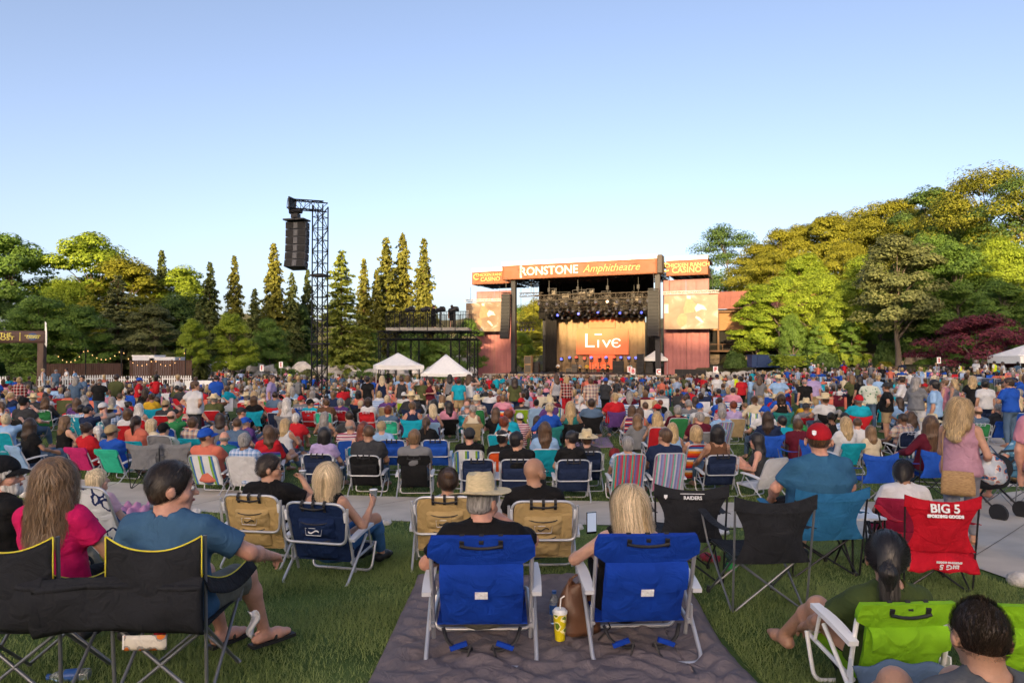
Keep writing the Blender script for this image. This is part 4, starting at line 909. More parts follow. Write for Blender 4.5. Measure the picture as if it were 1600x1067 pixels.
# boulders
def boulder(seed):
    r = np.random.default_rng(seed); import bmesh
    bm = bmesh.new(); bmesh.ops.create_icosphere(bm, subdivisions=3, radius=1)
    pl_ = r.normal(0, 1, (9, 3)); pl_ /= np.linalg.norm(pl_, axis=1, keepdims=True); dd_ = r.uniform(.62, .92, 9)
    for v in bm.verts:
        p_ = np.array(v.co)
        for nrm, dk in zip(pl_, dd_):
            k = p_ @ nrm
            if k > dk: p_ = p_ - nrm * (k - dk) * .85
        p_ += r.normal(0, .012, 3); v.co = p_
    me = bpy.data.meshes.new('boulder'); bm.to_mesh(me); bm.free(); return me
BLD = [boulder(s_) for s_ in range(50, 57)]; ROCK = mat('boulder_grey', (.33, .32, .30), .9, var=.3, vs=1.2, bump=.6, bs=3); ROCKT = mat('boulder_tan', (.30, .25, .19), .9, var=.35, vs=1.2, bump=.6, bs=3); ROCKW = mat('boulder_pale', (.52, .50, .47), .9, var=.25, vs=1.4, bump=.5, bs=4)
def put_boulder(x, y, z, sx, sz, m, label, group):
    o = link('boulder', rng.choice(BLD), m); o.location = (x, y, z); o.scale = (sx, sx * rng.uniform(.7, 1), sz); o.rotation_euler = (rng.uniform(-.2, .2), rng.uniform(-.2, .2), rng.uniform(0, 6.28)); tag(o, label, 'boulder', group)
px = 305
while px < 745:
    s_ = rng.uniform(.7, 1.5); x = xat(px, 87); put_boulder(x, 87 + rng.uniform(-1, 1), gz(x, 87) + 1.95, s_, s_ * .7, ROCKW if rng.random() < .5 else ROCK, 'grey boulder in the low wall along the far lawn edge', 'boulders along the far lawn edge'); put_boulder(x + .5, 86, gz(x, 87) + .7, s_ * 1.2, s_, ROCK, 'grey boulder at the foot of the far lawn wall', 'boulders at the foot of the far wall'); px += s_ * 2 * 1067 / 87 * .8
for zz, t_, m, lab_, grp, n, smin, smax in ((.5, .7, ROCKW, 'pale boulder in the lowest course at the foot of the wooded hill', 'boulders of the lowest course', 24, .9, 1.3), (1.7, 1.3, ROCKW, 'pale boulder in the low wall at the foot of the wooded hill', 'boulders at the foot of the wooded hill', 34, .7, 1.25), (3.2, 8.9, ROCKT, 'tan boulder in the upper wall on the wooded hill', 'boulders of the upper wall', 30, .8, 1.5), (4.2, 9.3, ROCKT, 'tan boulder capping the upper wall on the wooded hill', 'boulders capping the upper wall', 22, .7, 1.2)):
    for k in range(n):
        s_ = -2 + 44 * (k + rng.uniform(-.25, .25)) / n; q = HA + HD * s_ + HN * t_; sz = rng.uniform(smin, smax); put_boulder(q.x, q.y, gz(q.x, q.y) - .3 + zz + rng.uniform(-.1, .2), sz, sz * .7, m, lab_, grp)
# hedges and shrubs: clumps of leaves over a body
def shrub_mesh(seed, n=2600, leaf=.10, box=False):
    r = np.random.default_rng(seed); d_ = r.normal(0, 1, (n, 3)); d_ /= np.linalg.norm(d_, axis=1, keepdims=True); d_[:, 2] = np.abs(d_[:, 2])
    if box: d_ = np.sign(d_) * np.abs(d_) ** .45; d_ /= np.max(np.abs(d_), axis=1, keepdims=True) ** .8
    lump = 1 + .12 * np.sin(4 * d_[:, 0] + seed) + .1 * np.sin(5 * d_[:, 1] + 2 * seed) + .08 * np.sin(9 * d_[:, 2])
    P = d_ * (lump * r.uniform(.8, 1.03, n))[:, None]; V, Fq = quads(P, d_ + r.normal(0, .5, (n, 3)), leaf * .6, leaf, r.uniform(0, 6.28, n)); return npmesh('foliage', V, Fq)
SHR = [shrub_mesh(60), shrub_mesh(61), shrub_mesh(62, 2200, .12), shrub_mesh(63, 5200, .07, True)]
def shrub(i, lf, x, y, z, w_, dp, h_, label, group=None, name='shrub', rz=0):
    e = empty(name, (x, y, z), rz, label, 'hedge' if 'hedge' in name else 'shrub', group); o = link('foliage', SHR[i], LEAF[lf], e); o.scale = (w_ / 2, dp / 2, h_)
    st = MB(); st.tube([(0, 0, -.1), (0, 0, h_ * .6)], .06, 5); st.build('stem', BARK, e)
for px, d, w_, h_, i, lf, lab_, nm in ((1255, 92, 7.2, 1.5, 3, 'bright', 'long clipped green hedge at the foot of the wooded hill', 'clipped_hedge'), (1328, 88, 2.4, 1.5, 3, 'bright', 'short clipped hedge, first of the pair by the pale trunk', 'clipped_hedge'), (1345, 87, 2.2, 1.3, 3, 'bright', 'short clipped hedge, second of the pair by the pale trunk', 'clipped_hedge'),
        (1448, 68, 3.0, 1.7, 0, 'lime', 'bright lime shrub in front of the maroon maple', 'shrub'), (1480, 66, 2.6, 1.2, 1, 'green', 'green shrub under the maroon maple', 'shrub'), (1505, 64, 2.4, 1.1, 2, 'green', 'low green shrub beside the maple trunk', 'shrub'), (1410, 72, 2.6, 1.1, 2, 'bright', 'light green shrub by the crowd barriers', 'shrub'), (1150, 104, 3.4, 2.2, 0, 'dark', 'dark pine shrub below the rust roofed building', 'shrub')):
    x = xat(px, d); shrub(i, lf, x, d, hz(x, d) if hill_t(x, d) > 0 else gz(x, d), w_, w_ * .5 if 'hedge' in nm else w_, h_, lab_, None, nm)
for k in range(16):
    px = 430 + k * 20 + rng.uniform(-6, 6); x = xat(px, 82); shrub(k % 3, rng.choice(['green', 'dark', 'grey']), x, 82 + rng.uniform(-2, 3), gz(x, 82) - .1, rng.uniform(2.2, 3.6), 2.4, rng.uniform(1.2, 2.1), 'low green shrub in front of the far boulder wall', 'shrubs before the far boulder wall')
for k in range(18):
    s_ = 2 + 38 * k / 18; q = HA + HD * s_ + HN * rng.uniform(3, 7.5); shrub(k % 3, rng.choice(['green', 'dark', 'olive', 'green']), q.x, q.y, hz(q.x, q.y) - .1, rng.uniform(1.4, 2.6), 2, rng.uniform(.6, 1.2), 'small shrub planted between the two boulder walls', 'shrubs between the boulder walls')
for k in range(34):
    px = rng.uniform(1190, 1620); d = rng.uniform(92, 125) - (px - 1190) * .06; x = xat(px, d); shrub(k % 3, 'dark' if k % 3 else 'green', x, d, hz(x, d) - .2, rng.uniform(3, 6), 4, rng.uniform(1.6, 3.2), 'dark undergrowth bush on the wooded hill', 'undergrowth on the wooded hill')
for k in range(26):
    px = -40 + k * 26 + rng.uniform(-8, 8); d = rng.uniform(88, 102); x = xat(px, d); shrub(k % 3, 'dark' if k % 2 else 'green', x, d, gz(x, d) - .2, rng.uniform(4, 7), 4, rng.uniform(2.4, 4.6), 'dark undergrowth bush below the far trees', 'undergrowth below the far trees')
# steel crowd barriers on the right
BAR = mat('barrier_steel', (.42, .43, .44), .4, .7, var=.1)
def barrier():
    b_ = MB(); b_.tube(rounded([(0, 0, .12), (0, 0, 1.08), (2.2, 0, 1.08), (2.2, 0, .12)], .12), .022, 6, True)
    f = MB()
    for k in range(1, 15): f.tube([(2.2 * k / 15, 0, .14), (2.2 * k / 15, 0, 1.07)], .008, 4)
    return b_.mesh('frame'), f.mesh('bar_infill')
BFM, BIM = barrier()
for k in range(11):
    px = 1345 + k * 26; d = 42 - k * .35; x = xat(px, d); e = empty('crowd_barrier', (x, d, gz(x, d)), R(-4 + 5 * math.sin(k)), 'galvanised steel crowd barrier standing along the path edge', 'barrier', 'steel crowd barriers'); e.scale = (.5, 1, 1); link('frame', BFM, BAR, e); o = link('bar_infill', BIM, BAR, e); o['kind'] = 'stuff'
    for sx in (.2, 2.0): MB().beam((sx, -.25, .03), (sx, .25, .03), .04, .04).build('foot', BAR, e)
# aisle letter signs on poles
REDP = mat('sign_red', (.55, .03, .04), .5, var=.05)
for ch, px, py, d, col in (('E', 984, 577, 86, 'red letter E on a white aisle sign near the stage'), ('B', 989, 580, 80, 'red letter B on a white aisle sign beside the E sign'), ('C', 1029, 581, 84, 'red letter C on a white aisle sign below the stage column'), ('F', 1118, 577, 76, 'red letter F on a white aisle sign by the building'), ('I', 1271, 574, 70, 'narrow white aisle sign by the clipped hedge'), ('I', 1467, 563, 52, 'tall white sign on a pole before the lime shrub'), ('I', 409, 575, 60, 'white notice on a post by the grey road'), ('I', 439, 570, 62, 'white notice on a tall post beside the steward')):
    P = at(px, py, d); g0 = gz(P.x, d); k = d / 80 * .9; e = empty('aisle_sign', (P.x, d, g0), 0, col, 'sign', 'aisle signs'); hh = P.z - g0; w_ = .62 * k if ch != 'I' else .5 * k
    MB().tube([(0, .03, 0), (0, .03, hh + .3)], .025, 6).build('pole', STEEL, e); MB().box((0, 0, hh), (w_, .03, .8 * k)).build('board', WHITEP, e); o = link('lettering', text_mesh(ch, .75 * k, .01, bold=.02), REDP, e); o.location = (0, -.03, hh); o.rotation_euler = (R(90), 0, 0)
# information tent
d = 60.; x = xat(1603, d); e = tent('information_tent', x, d, gz(x, d), 4.0, at(1600, 556, 58).z - gz(x, d), at(1600, 538, 60).z - gz(x, d), 'white information tent beside the maroon maple', 0, .6)
o = link('lettering', text_mesh('INFORMATION', .52, .01, bold=.01, space=1.25), mat('print_black', (.02, .02, .02), .6, var=0), e); q = at(1600, 558, 57.95); o.location = (.9, -2.06, q.z - gz(x, d) - .05); o.rotation_euler = (R(90), 0, 0)
e = empty('table', (xat(1597, 57), 57, gz(28, 57)), 0, 'white clothed counter in front of the information tent', 'table'); MB().box((0, 0, .92), (2.2, .7, .05)).build('table_top', WHITEP, e); MB().box((0, 0, .46), (2.1, .6, .88)).build('table_skirt', cloth('check_white', '#d8dade', 'plaid', ('#b8bcc4',), 6), e)
for k in range(4): o = empty('supply_box', (xat(1597, 57) - .8 + .5 * k, 57, gz(28, 57) + .95), .1 * k, 'small box of leaflets on the white counter', 'box', 'boxes on the counter'); MB().box((0, 0, .12), (.3, .3, .22)).build('carton', mat('carton_pale', (.5, .5, .5), .8), o); MB().box((0, 0, .245), (.2, .2, .02)).build('leaflets', WHITEP, o)
# road cases and blue skip by the building
e = empty('container', (xat(1215, 97), 97, hz(xat(1215, 97), 97)), 0, 'long dark blue skip container by the hill wall', 'container'); MB().box((0, 0, .9), (8, 2, 1.7)).build('container_body', mat('skip_blue', (.02, .045, .13), .6, var=.15), e); MB().box((0, 0, 1.78), (8.15, 2.15, .1)).build('rim', mat('skip_blue', (0, 0, 0)), e)
for k in range(4): MB().box((-3.2 + 2.1 * k, -1.05, .9), (.12, .1, 1.6)).build('rib', MATS['skip_blue'], e)
for k in range(5):
    x = xat(1160 + 8 * k, 99); e = empty('road_case', (x, 99, hz(x, 99) if hill_t(x, 99) > 0 else gz(x, 99)), 0, 'silver edged road case stacked near the blue skip', 'case', 'road cases by the skip'); MB().box((0, 0, .7), (.75, .7, 1.4)).build('case_body', GREYBLK, e); MB().box((0, 0, 1.43), (.8, .75, .06)).build('case_lid', STEEL, e)
x = xat(1308, 84); e = empty('loudspeaker', (x, 84, hz(x, 84)), 0, 'black loudspeaker in a pale frame by the clipped hedges', 'speaker'); MB().box((0, 0, .9), (.85, .7, 1.7)).build('cabinet', WHITEP, e); MB().box((0, -.36, .9), (.65, .04, 1.5)).build('grille', GRILL, e)
print('field', time.time() - _T0)
# ================================================================== FIGURES: bodies grown as one smooth surface from a posed skeleton
def vec(*a): return np.array(a, float)
def unit(v): v = np.asarray(v, float); return v / (np.linalg.norm(v) + 1e-12)
def rotz(a): c, s = math.cos(a), math.sin(a); return np.array([[c, -s, 0], [s, c, 0], [0, 0, 1]])
def rotx(a): c, s = math.cos(a), math.sin(a); return np.array([[1, 0, 0], [0, c, -s], [0, s, c]])
def roty(a): c, s = math.cos(a), math.sin(a); return np.array([[c, 0, s], [0, 1, 0], [-s, 0, c]])
def cap(a, b, ra, rb, u=None, s=1.0, k=.03): return ('c', np.asarray(a, float), np.asarray(b, float), ra, rb, None if u is None else unit(u), s, k)
def ell(c, r, M=None, k=.02): return ('e', np.asarray(c, float), np.asarray(r, float), M, k)
def pd(p, P):
    if p[0] == 'c':
        _, a, b, ra, rb, u, s, k = p; ab = b - a; L2 = ab @ ab; q = P - a
        t = np.clip(q @ ab / max(L2, 1e-9), 0, 1); q = q - t[:, None] * ab; n2 = np.einsum('ij,ij->i', q, q)
        if u is not None: qu = q @ u; n2 = n2 - qu * qu * (1 - 1 / (s * s))
        return np.sqrt(np.maximum(n2, 1e-12)) - (ra + (rb - ra) * t)
    _, c, r, M, k = p; q = P - c
    if M is not None: q = q @ M
    k0 = np.linalg.norm(q / r, axis=1); k1 = np.linalg.norm(q / (r * r), axis=1); return k0 * (k0 - 1) / np.maximum(k1, 1e-9)
class Layer:
    """one skin or garment: smooth union of limbs, minus cuts"""
    def __init__(s): s.p = []; s.cut = []; s.sub = []; s.grow = 0.; s.fold = 0.; s.fs = 1.
    def add(s, *p): s.p += p; return s
    def __call__(s, P):
        d = None
        for p in s.p:
            if p[0] == 'g':      # group with its own cuts
                e = p[1](P)
            else: e = pd(p, P)
            k = p[-1]
            if d is None: d = e
            else: h = np.clip(.5 + .5 * (d - e) / k, 0, 1); d = d + (e - d) * h - k * h * (1 - h)
        d = d - s.grow
        if s.fold:
            x, y, z = P[:, 0] * s.fs, P[:, 1] * s.fs, P[:, 2] * s.fs
            d = d + s.fold * (np.sin(34 * z + 9 * np.sin(7 * x + 5 * y)) * .5 + np.sin(26 * x - 21 * z + 6 * np.sin(9 * z + 8 * y)) * .6 + .5 * np.sin(47 * y + 31 * z + 5 * x))
        for c, n in s.cut: d = np.maximum(d, (P - c) @ n)
        for q in s.sub: d = np.maximum(d, -pd(q, P))
        return d
    def bounds(s):
        lo, hi = np.full(3, 9.), np.full(3, -9.)
        def go(L):
            nonlocal lo, hi
            for p in L.p:
                if p[0] == 'g': go(p[1]); continue
                if p[0] == 'c':
                    r = max(p[3], p[4]) * max(1, p[6]); lo = np.minimum(lo, np.minimum(p[1], p[2]) - r); hi = np.maximum(hi, np.maximum(p[1], p[2]) + r)
                else: lo = np.minimum(lo, p[1] - p[2].max()); hi = np.maximum(hi, p[1] + p[2].max())
        go(s); return lo - s.grow - .02, hi + s.grow + .02
def nets(fn, lo, hi, h, B=8):
    """surface of fn = 0, sampled only in blocks the surface runs through"""
    n = np.maximum(1, np.ceil((hi - lo) / (h * B)).astype(int)); N = n * B + 1
    bc = np.stack(np.meshgrid(*[np.arange(k) for k in n], indexing='ij'), -1).reshape(-1, 3)
    cen = lo + (bc + .5) * B * h; f = fn(cen); act = np.abs(f) < B * h * .95 + .012
    G = np.ones(N, np.float32)
    neg = bc[(f < 0) & ~act]
    for b_ in neg: i, j, k = b_ * B; G[i:i + B + 1, j:j + B + 1, k:k + B + 1] = -1
    A = bc[act]; o = np.stack(np.meshgrid(*[np.arange(B + 1)] * 3, indexing='ij'), -1).reshape(-1, 3)
    for s in range(0, len(A), 400):
        a = A[s:s + 400]; idx = (a[:, None, :] * B + o[None]).reshape(-1, 3); G[idx[:, 0], idx[:, 1], idx[:, 2]] = fn(lo + idx * h)
    I = G < 0; c = sum(I[i:N[0] - 1 + i, j:N[1] - 1 + j, k:N[2] - 1 + k].astype(np.int8) for i in (0, 1) for j in (0, 1) for k in (0, 1))
    cells = np.argwhere((c > 0) & (c < 8)); vid = np.full(np.array(N) - 1, -1, np.int32); vid[tuple(cells.T)] = np.arange(len(cells))
    S_ = np.zeros((len(cells), 3)); W = np.zeros(len(cells))
    for ax in range(3):
        for u in (0, 1):
            for v in (0, 1):
                o0 = np.zeros(3, int); oth = [q for q in range(3) if q != ax]; o0[oth[0]], o0[oth[1]] = u, v; o1 = o0.copy(); o1[ax] = 1
                p0, p1 = cells + o0, cells + o1; g0, g1 = G[tuple(p0.T)], G[tuple(p1.T)]; m = (g0 < 0) != (g1 < 0)
                t = g0[m] / (g0[m] - g1[m]); S_[m] += p0[m] + t[:, None] * (o1 - o0); W[m] += 1
    V = lo + h * S_ / W[:, None]; Q = []
    for ax in range(3):
        sl = [slice(1, -1)] * 3; sl[ax] = slice(0, N[ax] - 1); s2 = list(sl); s2[ax] = slice(1, N[ax])
        a, b_ = I[tuple(sl)], I[tuple(s2)]; e = np.argwhere(a != b_)
        if not len(e): continue
        fl = a[tuple(e.T)]; off = np.ones(3, int); off[ax] = 0; e = e + off; o1, o2 = [q for q in range(3) if q != ax]
        def cell(d1, d2): q = e.copy(); q[:, o1] -= d1; q[:, o2] -= d2; return vid[tuple(q.T)]
        q = np.stack([cell(1, 1), cell(0, 1), cell(0, 0), cell(1, 0)], 1)
        if ax == 1: fl = ~fl
        q[~fl] = q[~fl][:, ::-1]; Q.append(q)
    Q = np.concatenate(Q); return V, Q[(Q >= 0).all(1)]
def layer_mesh(name, L, h):
    lo, hi = L.bounds(); V, Q = nets(L, lo, hi, h); return npmesh(name, V, Q, True)
def ik(a, t, l1, l2, pole):
    """bend point of a two-bone limb from a to t"""
    a, t = np.asarray(a, float), np.asarray(t, float); d = t - a; L = np.linalg.norm(d); L = min(L, (l1 + l2) * .998); u = unit(d); t = a + u * L
    x = (l1 * l1 - l2 * l2 + L * L) / (2 * L); y = math.sqrt(max(0, l1 * l1 - x * x)); p = np.asarray(pole, float); p = unit(p - u * (p @ u)); return a + u * x + p * y, t
class Fig:
    """posed figure; stands or sits at the origin facing +Y, side +X is its right hand side"""
    def __init__(s, pel, lean, hands, feet, hyaw=0, hpitch=0, female=False, girth=1.0, twist=0, epole=None, kpole=None, headlean=None, side=0, hroll=0, hs=1.12):
        s.hs = hs
        s.f = female; s.g = girth; s.pel = vec(*pel); A = roty(side) @ rotx(lean); s.ax = A @ vec(0, 0, 1); s.fw = A @ vec(0, 1, 0); s.rt = rotz(twist) @ vec(1, 0, 0)
        s.rt = unit(s.rt - s.ax * (s.rt @ s.ax)); s.fw = np.cross(s.ax, s.rt)
        sw = (.155 if female else .185) * (1 + .35 * (girth - 1)); s.hips = [s.pel + roty(0) @ vec(sx * .085, .01, 0) for sx in (-1, 1)]
        s.waist = s.pel + s.ax * .15; s.chest = s.pel + s.ax * .33; s.nb = s.pel + s.ax * .485 + s.fw * .005
        s.sh = [s.pel + s.ax * .435 + s.rt * sx * sw for sx in (-1, 1)]
        hl = lean * .35 if headlean is None else headlean; s.H = rotz(hyaw) @ roty(hroll) @ rotx(hl + hpitch); s.hc = s.nb + (roty(side * .5) @ rotx(hl * .8)) @ vec(0, .022, .15 + .1 * (hs - 1))
        s.el, s.ha = [], []
        for i, sx in enumerate((-1, 1)):
            t = hands[i]; t = s.pel + vec(*t) if not callable(t) else t(s); ep = (epole[i] if epole else (sx * .6, -.6, -.5)); e, t = ik(s.sh[i], t, .285, .25, ep); s.el.append(e); s.ha.append(t)
        s.kn, s.an = [], []
        for i, sx in enumerate((-1, 1)):
            kp = kpole[i] if kpole else (sx * .12, .5, 1); k, t = ik(s.hips[i], vec(*feet[i]), .43, .42, kp); s.kn.append(k); s.an.append(t)
        s.hand_curl = [.55, .55]; s.palm = [None, None]; s.toe = [None, None]
    def torso(s, g=0., hip=0.):
        w, gg = (1.45, s.g); f = s.f; L = []
        L.append(cap(s.pel - s.ax * .01, s.waist, .122 * gg + g + hip, .105 * gg + g + hip * .5, s.rt, 1.38 if not f else 1.42, .05))
        L.append(cap(s.waist, s.chest, (.103 if not f else .09) * gg + g, (.118 if not f else .105) * gg + g, s.rt, 1.32, .06))
        L.append(cap(s.chest, s.pel + s.ax * .42, (.116 if not f else .1) * gg + g, .075 + g, s.rt, 1.55, .06))
        L.append(cap(s.sh[0] * .96 + s.sh[1] * .04, s.sh[1] * .96 + s.sh[0] * .04, .056 * (.9 if f else 1) + g, .056 * (.9 if f else 1) + g, None, 1, .05))
        L.append(cap(s.sh[0] * .6 + s.nb * .4, s.nb + s.ax * .02, .045 + g, .05 + g, None, 1, .05)); L.append(cap(s.sh[1] * .6 + s.nb * .4, s.nb + s.ax * .02, .045 + g, .05 + g, None, 1, .05))
        if f:
            for sx in (-1, 1): L.append(ell(s.pel + s.ax * .29 + s.fw * .085 + s.rt * sx * .07, vec(.062, .06, .062) + g, None, .04))
        elif s.g > 1.12: L.append(ell(s.pel + s.ax * .12 + s.fw * .06, vec(.15, .13, .15) * s.g + g, None, .06))
        return L
    def arm(s, i, g=0., t0=0., t1=2.0):
        a, e, h = s.sh[i], s.el[i], s.ha[i]; q = (.9 if s.f else 1.0) * (.75 + .25 * s.g); L = []
        L.append(cap(a, e, .052 * q + g, .041 * q + g, None, 1, .035)); L.append(cap(e, e + (h - e) * .35, .041 * q + g, .042 * q + g, None, 1, .02)); L.append(cap(e + (h - e) * .35, h, .042 * q + g, .026 * q + g, None, 1, .02)); return L
    def hand(s, i, fine):
        e, h = s.el[i], s.ha[i]; d = unit(h - e); sx = (-1, 1)[i]; cu = s.hand_curl[i]; n = s.palm[i]     # n: back of hand direction
        n = vec(0, 0, 1) if n is None else vec(*n); n = n - d * (n @ d); n = unit(n) if np.linalg.norm(n) > .05 else unit(np.cross(d, s.rt)); w = unit(np.cross(d, n)) * sx
        k = .9 if s.f else 1.0; L = [cap(h + d * .01, h + d * .075 * k, .026 * k, .024 * k, w, 1.5, .015)]
        if not fine: L.append(cap(h + d * .07, h + d * .13 * k - n * .05 * cu, .026, .018, w, 1.7, .02)); L.append(cap(h + d * .02 + w * -.0, h + d * .07 - w * .05 - n * .02, .014, .012, None, 1, .012)); return L
        for j, (o, ln) in enumerate(((-.028, .068), (-.0095, .078), (.0095, .072), (.027, .058))):
            b = h + d * .082 * k + w * o * k; a1 = cu * .9; m = b + (d * math.cos(a1) - n * math.sin(a1)) * ln * .5 * k; a2 = cu * 2.0; t = m + (d * math.cos(a2) - n * math.sin(a2)) * ln * .52 * k
            L += [cap(b - d * .02, m, .0098 * k, .0088 * k, None, 1, .004), cap(m, t, .0088 * k, .0072 * k, None, 1, .003)]
        b = h + d * .025 - w * .024 * k; m = b + (d * .55 - w * .75 - n * .25) * .045 * k; t = m + (d * .85 - w * .25 - n * (.25 + .5 * cu)) * .04 * k
        return L + [cap(b, m, .0135, .0115, None, 1, .01), cap(m, t, .0108, .0085, None, 1, .004)]
    def leg(s, i, g=0.):
        a, k, n = s.hips[i], s.kn[i], s.an[i]; q = .8 + .2 * s.g; f = 1.04 if s.f else 1.0
        return [cap(a, k, .088 * q * f + g, .056 * q + g, None, 1, .05), cap(k, k + (n - k) * .3, .054 * q + g, .055 * q + g, None, 1, .03), cap(k + (n - k) * .3, n, .055 * q + g, .034 + g, None, 1, .03)]
    def foot(s, i, g=0., dirn=None):
        n = s.an[i]; d = s.toe[i]; d = unit(vec(*d)) if d is not None else unit(vec(s.an[i][0] * .3, 1, 0)); b = n - vec(0, 0, .04)
        w = np.cross(d, vec(0, 0, 1)); return [cap(b - d * .045, b + d * .09, .036 + g, .034 + g, w, 1.1, .03), cap(b + d * .09 - vec(0, 0, .008), b + d * .165 - vec(0, 0, .012), .030 + g, .022 + g, w, 1.5, .03)]
    def head(s, fine):
        c, M, g = s.hc, s.H, s.hs; q = lambda x, y, z: c + M @ (g * vec(x, y, z)); k = (.95 if s.f else 1.0) * g; L = []
        L.append(ell(q(0, -.012, .028), vec(.076, .096, .092) * k, M, .02)); L.append(ell(q(0, .028, -.045), vec(.058, .064, .076) * k, M, .03)); L.append(cap(q(-.02, .068, -.094), q(.02, .068, -.094), .02 * k, .02 * k, None, 1, .025))
        L.append(cap(s.nb - s.ax * .03, q(0, -.025, -.055), (.05 if s.f else .06) * (.7 + .3 * s.g), (.046 if s.f else .057), None, 1, .025))
        for sx in (-1, 1): L.append(ell(q(sx * .077 * k, -.008, -.008), vec(.011, .027, .034) * g, M, .008)); L.append(ell(q(sx * .045, .055, -.03), vec(.026, .03, .026) * g, M, .02))
        L.append(cap(q(0, .088, .012), q(0, .112, -.026), .0085 * g, .0135 * g, None, 1, .012))
        if fine:
            L.append(cap(q(-.034, .082, .024), q(.034, .082, .024), .0105, .0105, None, 1, .015)); L.append(cap(q(-.014, .093, -.055), q(.014, .093, -.055), .0075, .0075, None, 1, .01)); L.append(cap(q(-.012, .091, -.068), q(.012, .091, -.068), .008, .008, None, 1, .008))
            for sx in (-1, 1): L.append(ell(q(sx * .012, .104, -.03), vec(.009, .01, .008), M, .006)); L.append(ell(q(sx * .031, .081, .002), vec(.013, .013, .0115) * g, M, .004))
        return L
    def body(s, h=.02, fine=False):
        L = Layer(); L.add(*s.torso(0.), *s.head(fine))
        for i in (0, 1): L.add(*s.arm(i), *s.hand(i, fine), *s.leg(i), *s.foot(i))
        return layer_mesh('body', L, h)
    def shirt(s, kind='tee', h=.02, fold=.0035, g=.016, length=.0):
        L = Layer(); L.add(*s.torso(g, .014)); L.fold = fold
        L.cut.append((s.pel - s.ax * (.06 + length), -s.ax))
        if kind == 'tank':
            for sx in (-1, 1):
                L.sub.append(ell(s.sh[(sx + 1) // 2] + s.rt * sx * .045 + s.ax * .0, vec(.075, .2, .12), None))
            L.sub.append(cap(s.nb - s.ax * .015 + s.fw * .0, s.nb + s.ax * .3, .085, .1))
        else:
            fr = {'tee': .62, 'long': 1.96, 'cap': .38, 'polo': .72}[kind]
            for i in (0, 1):
                G = Layer(); q = g + (.008 if kind != 'long' else .004); a, e, hh = s.sh[i], s.el[i], s.ha[i]
                if fr <= 1:
                    G.add(cap(a, a + (e - a) * (fr + .25), .054 * (.9 if s.f else 1) + q, .05 * (.9 if s.f else 1) + q)); G.cut.append((a + (e - a) * fr, unit(e - a)))
                else:
                    G.add(*s.arm(i, q)); G.cut.append((hh - unit(hh - e) * .02, unit(hh - e)))
                L.add(('g', G, .03))
            L.sub.append(cap(s.nb + s.ax * .035, s.nb + s.ax * .3, .062, .1))
        return layer_mesh('shirt', L, h)
    def trousers(s, kind='long', h=.02, g=.013, fold=.003):
        L = Layer(); L.fold = fold; L.add(cap(s.pel - s.ax * .01, s.waist, .124 * s.g + g, .108 * s.g + g, s.rt, 1.4, .05))
        L.cut.append((s.pel + s.ax * .10, s.ax))
        for i in (0, 1):
            G = Layer(); a, k, n = s.hips[i], s.kn[i], s.an[i]
            if kind == 'long': G.add(*s.leg(i, g)); G.cut.append((n + unit(k - n) * .03, unit(n - k)))
            elif kind == 'shorts': G.add(cap(a, a + (k - a) * 1.1, .09 * s.g + g, .072 + g + .01)); G.cut.append((a + (k - a) * .86, unit(k - a)))
            L.add(('g', G, .03))
        return layer_mesh('trousers' if kind == 'long' else 'shorts', L, h)
    def shoes(s, i, h=.02):
        L = Layer(); L.add(*s.foot(i, .009)); L.cut.append((s.an[i] - vec(0, 0, .085), vec(0, 0, -1.)))
        return layer_mesh('shoe', L, h)
# hair in the head's own frame
FACE = ('e', vec(0, .115, -.012), vec(.12, .072, .088), None, .02); NAPE = (vec(0, 0, -.03), unit(vec(0, .55, -.83)))
def hair_layer(style, vol=0., cutf=0.):
    L = Layer(); v = vol; sk = lambda g: ell((0, -.012, .03), vec(.076, .096, .092) + g, None, .02)
    L.add(sk(.011 + v)); L.sub.append(FACE)
    if style == 'short': L.add(ell((0, -.03, -.03), vec(.077, .075, .06) + v, None, .02)); L.cut += [NAPE]
    elif style == 'crop': L.p = [sk(.005)]; L.cut += [NAPE]
    elif style == 'fringe': L.p = [sk(.009)]; L.cut += [(vec(0, .05, .0), unit(vec(0, .8, -.6))), (vec(0, 0, -.05), vec(0, 0, -1.)), (vec(0, 0, .03), vec(0, 0, 1.))]
    else:
        L.p = [sk(.016 + v)]
        if style == 'bob':
            for sx in (-1, 1): L.add(cap((sx * .068, -.02, .03), (sx * .078, -.015, -.10), .034, .03, None, 1, .03))
            L.add(cap((0, -.06, .0), (0, -.07, -.10), .05, .045, (1, 0, 0), 1.6, .03)); pass
        elif style in ('long', 'verylong', 'wavy'):
            z = {'long': -.26, 'verylong': -.38, 'wavy': -.30}[style]; w = 1.75 if style != 'wavy' else 2.1
            L.add(cap((0, -.065, .0), (0, -.085, -.16), .05 + v, .05 + v, (1, 0, 0), w, .03), cap((0, -.085, -.16), (0, -.10, z), .05 + v, .03, (1, 0, 0), w, .03))
            for sx in (-1, 1): L.add(cap((sx * .07, -.01, .02), (sx * .088, -.04, -.16), .032 + v, .03, None, 1, .03))
        elif style == 'pony':
            L.p = [sk(.009 + v)]; L.add(cap((0, -.10, .05), (0, -.135, -.03), .03, .036, None, 1, .02), cap((0, -.135, -.03), (0, -.13, -.2), .036, .014, None, 1, .02)); L.sub.append(cap((0, -.02, -.12), (0, -.03, -.075), .07, .062))
        elif style == 'bun': L.p = [sk(.009 + v)]; L.add(ell((0, -.085, .085), vec(.045, .045, .04), None, .012)); L.cut += [NAPE]
    return L
HAIRS = {}
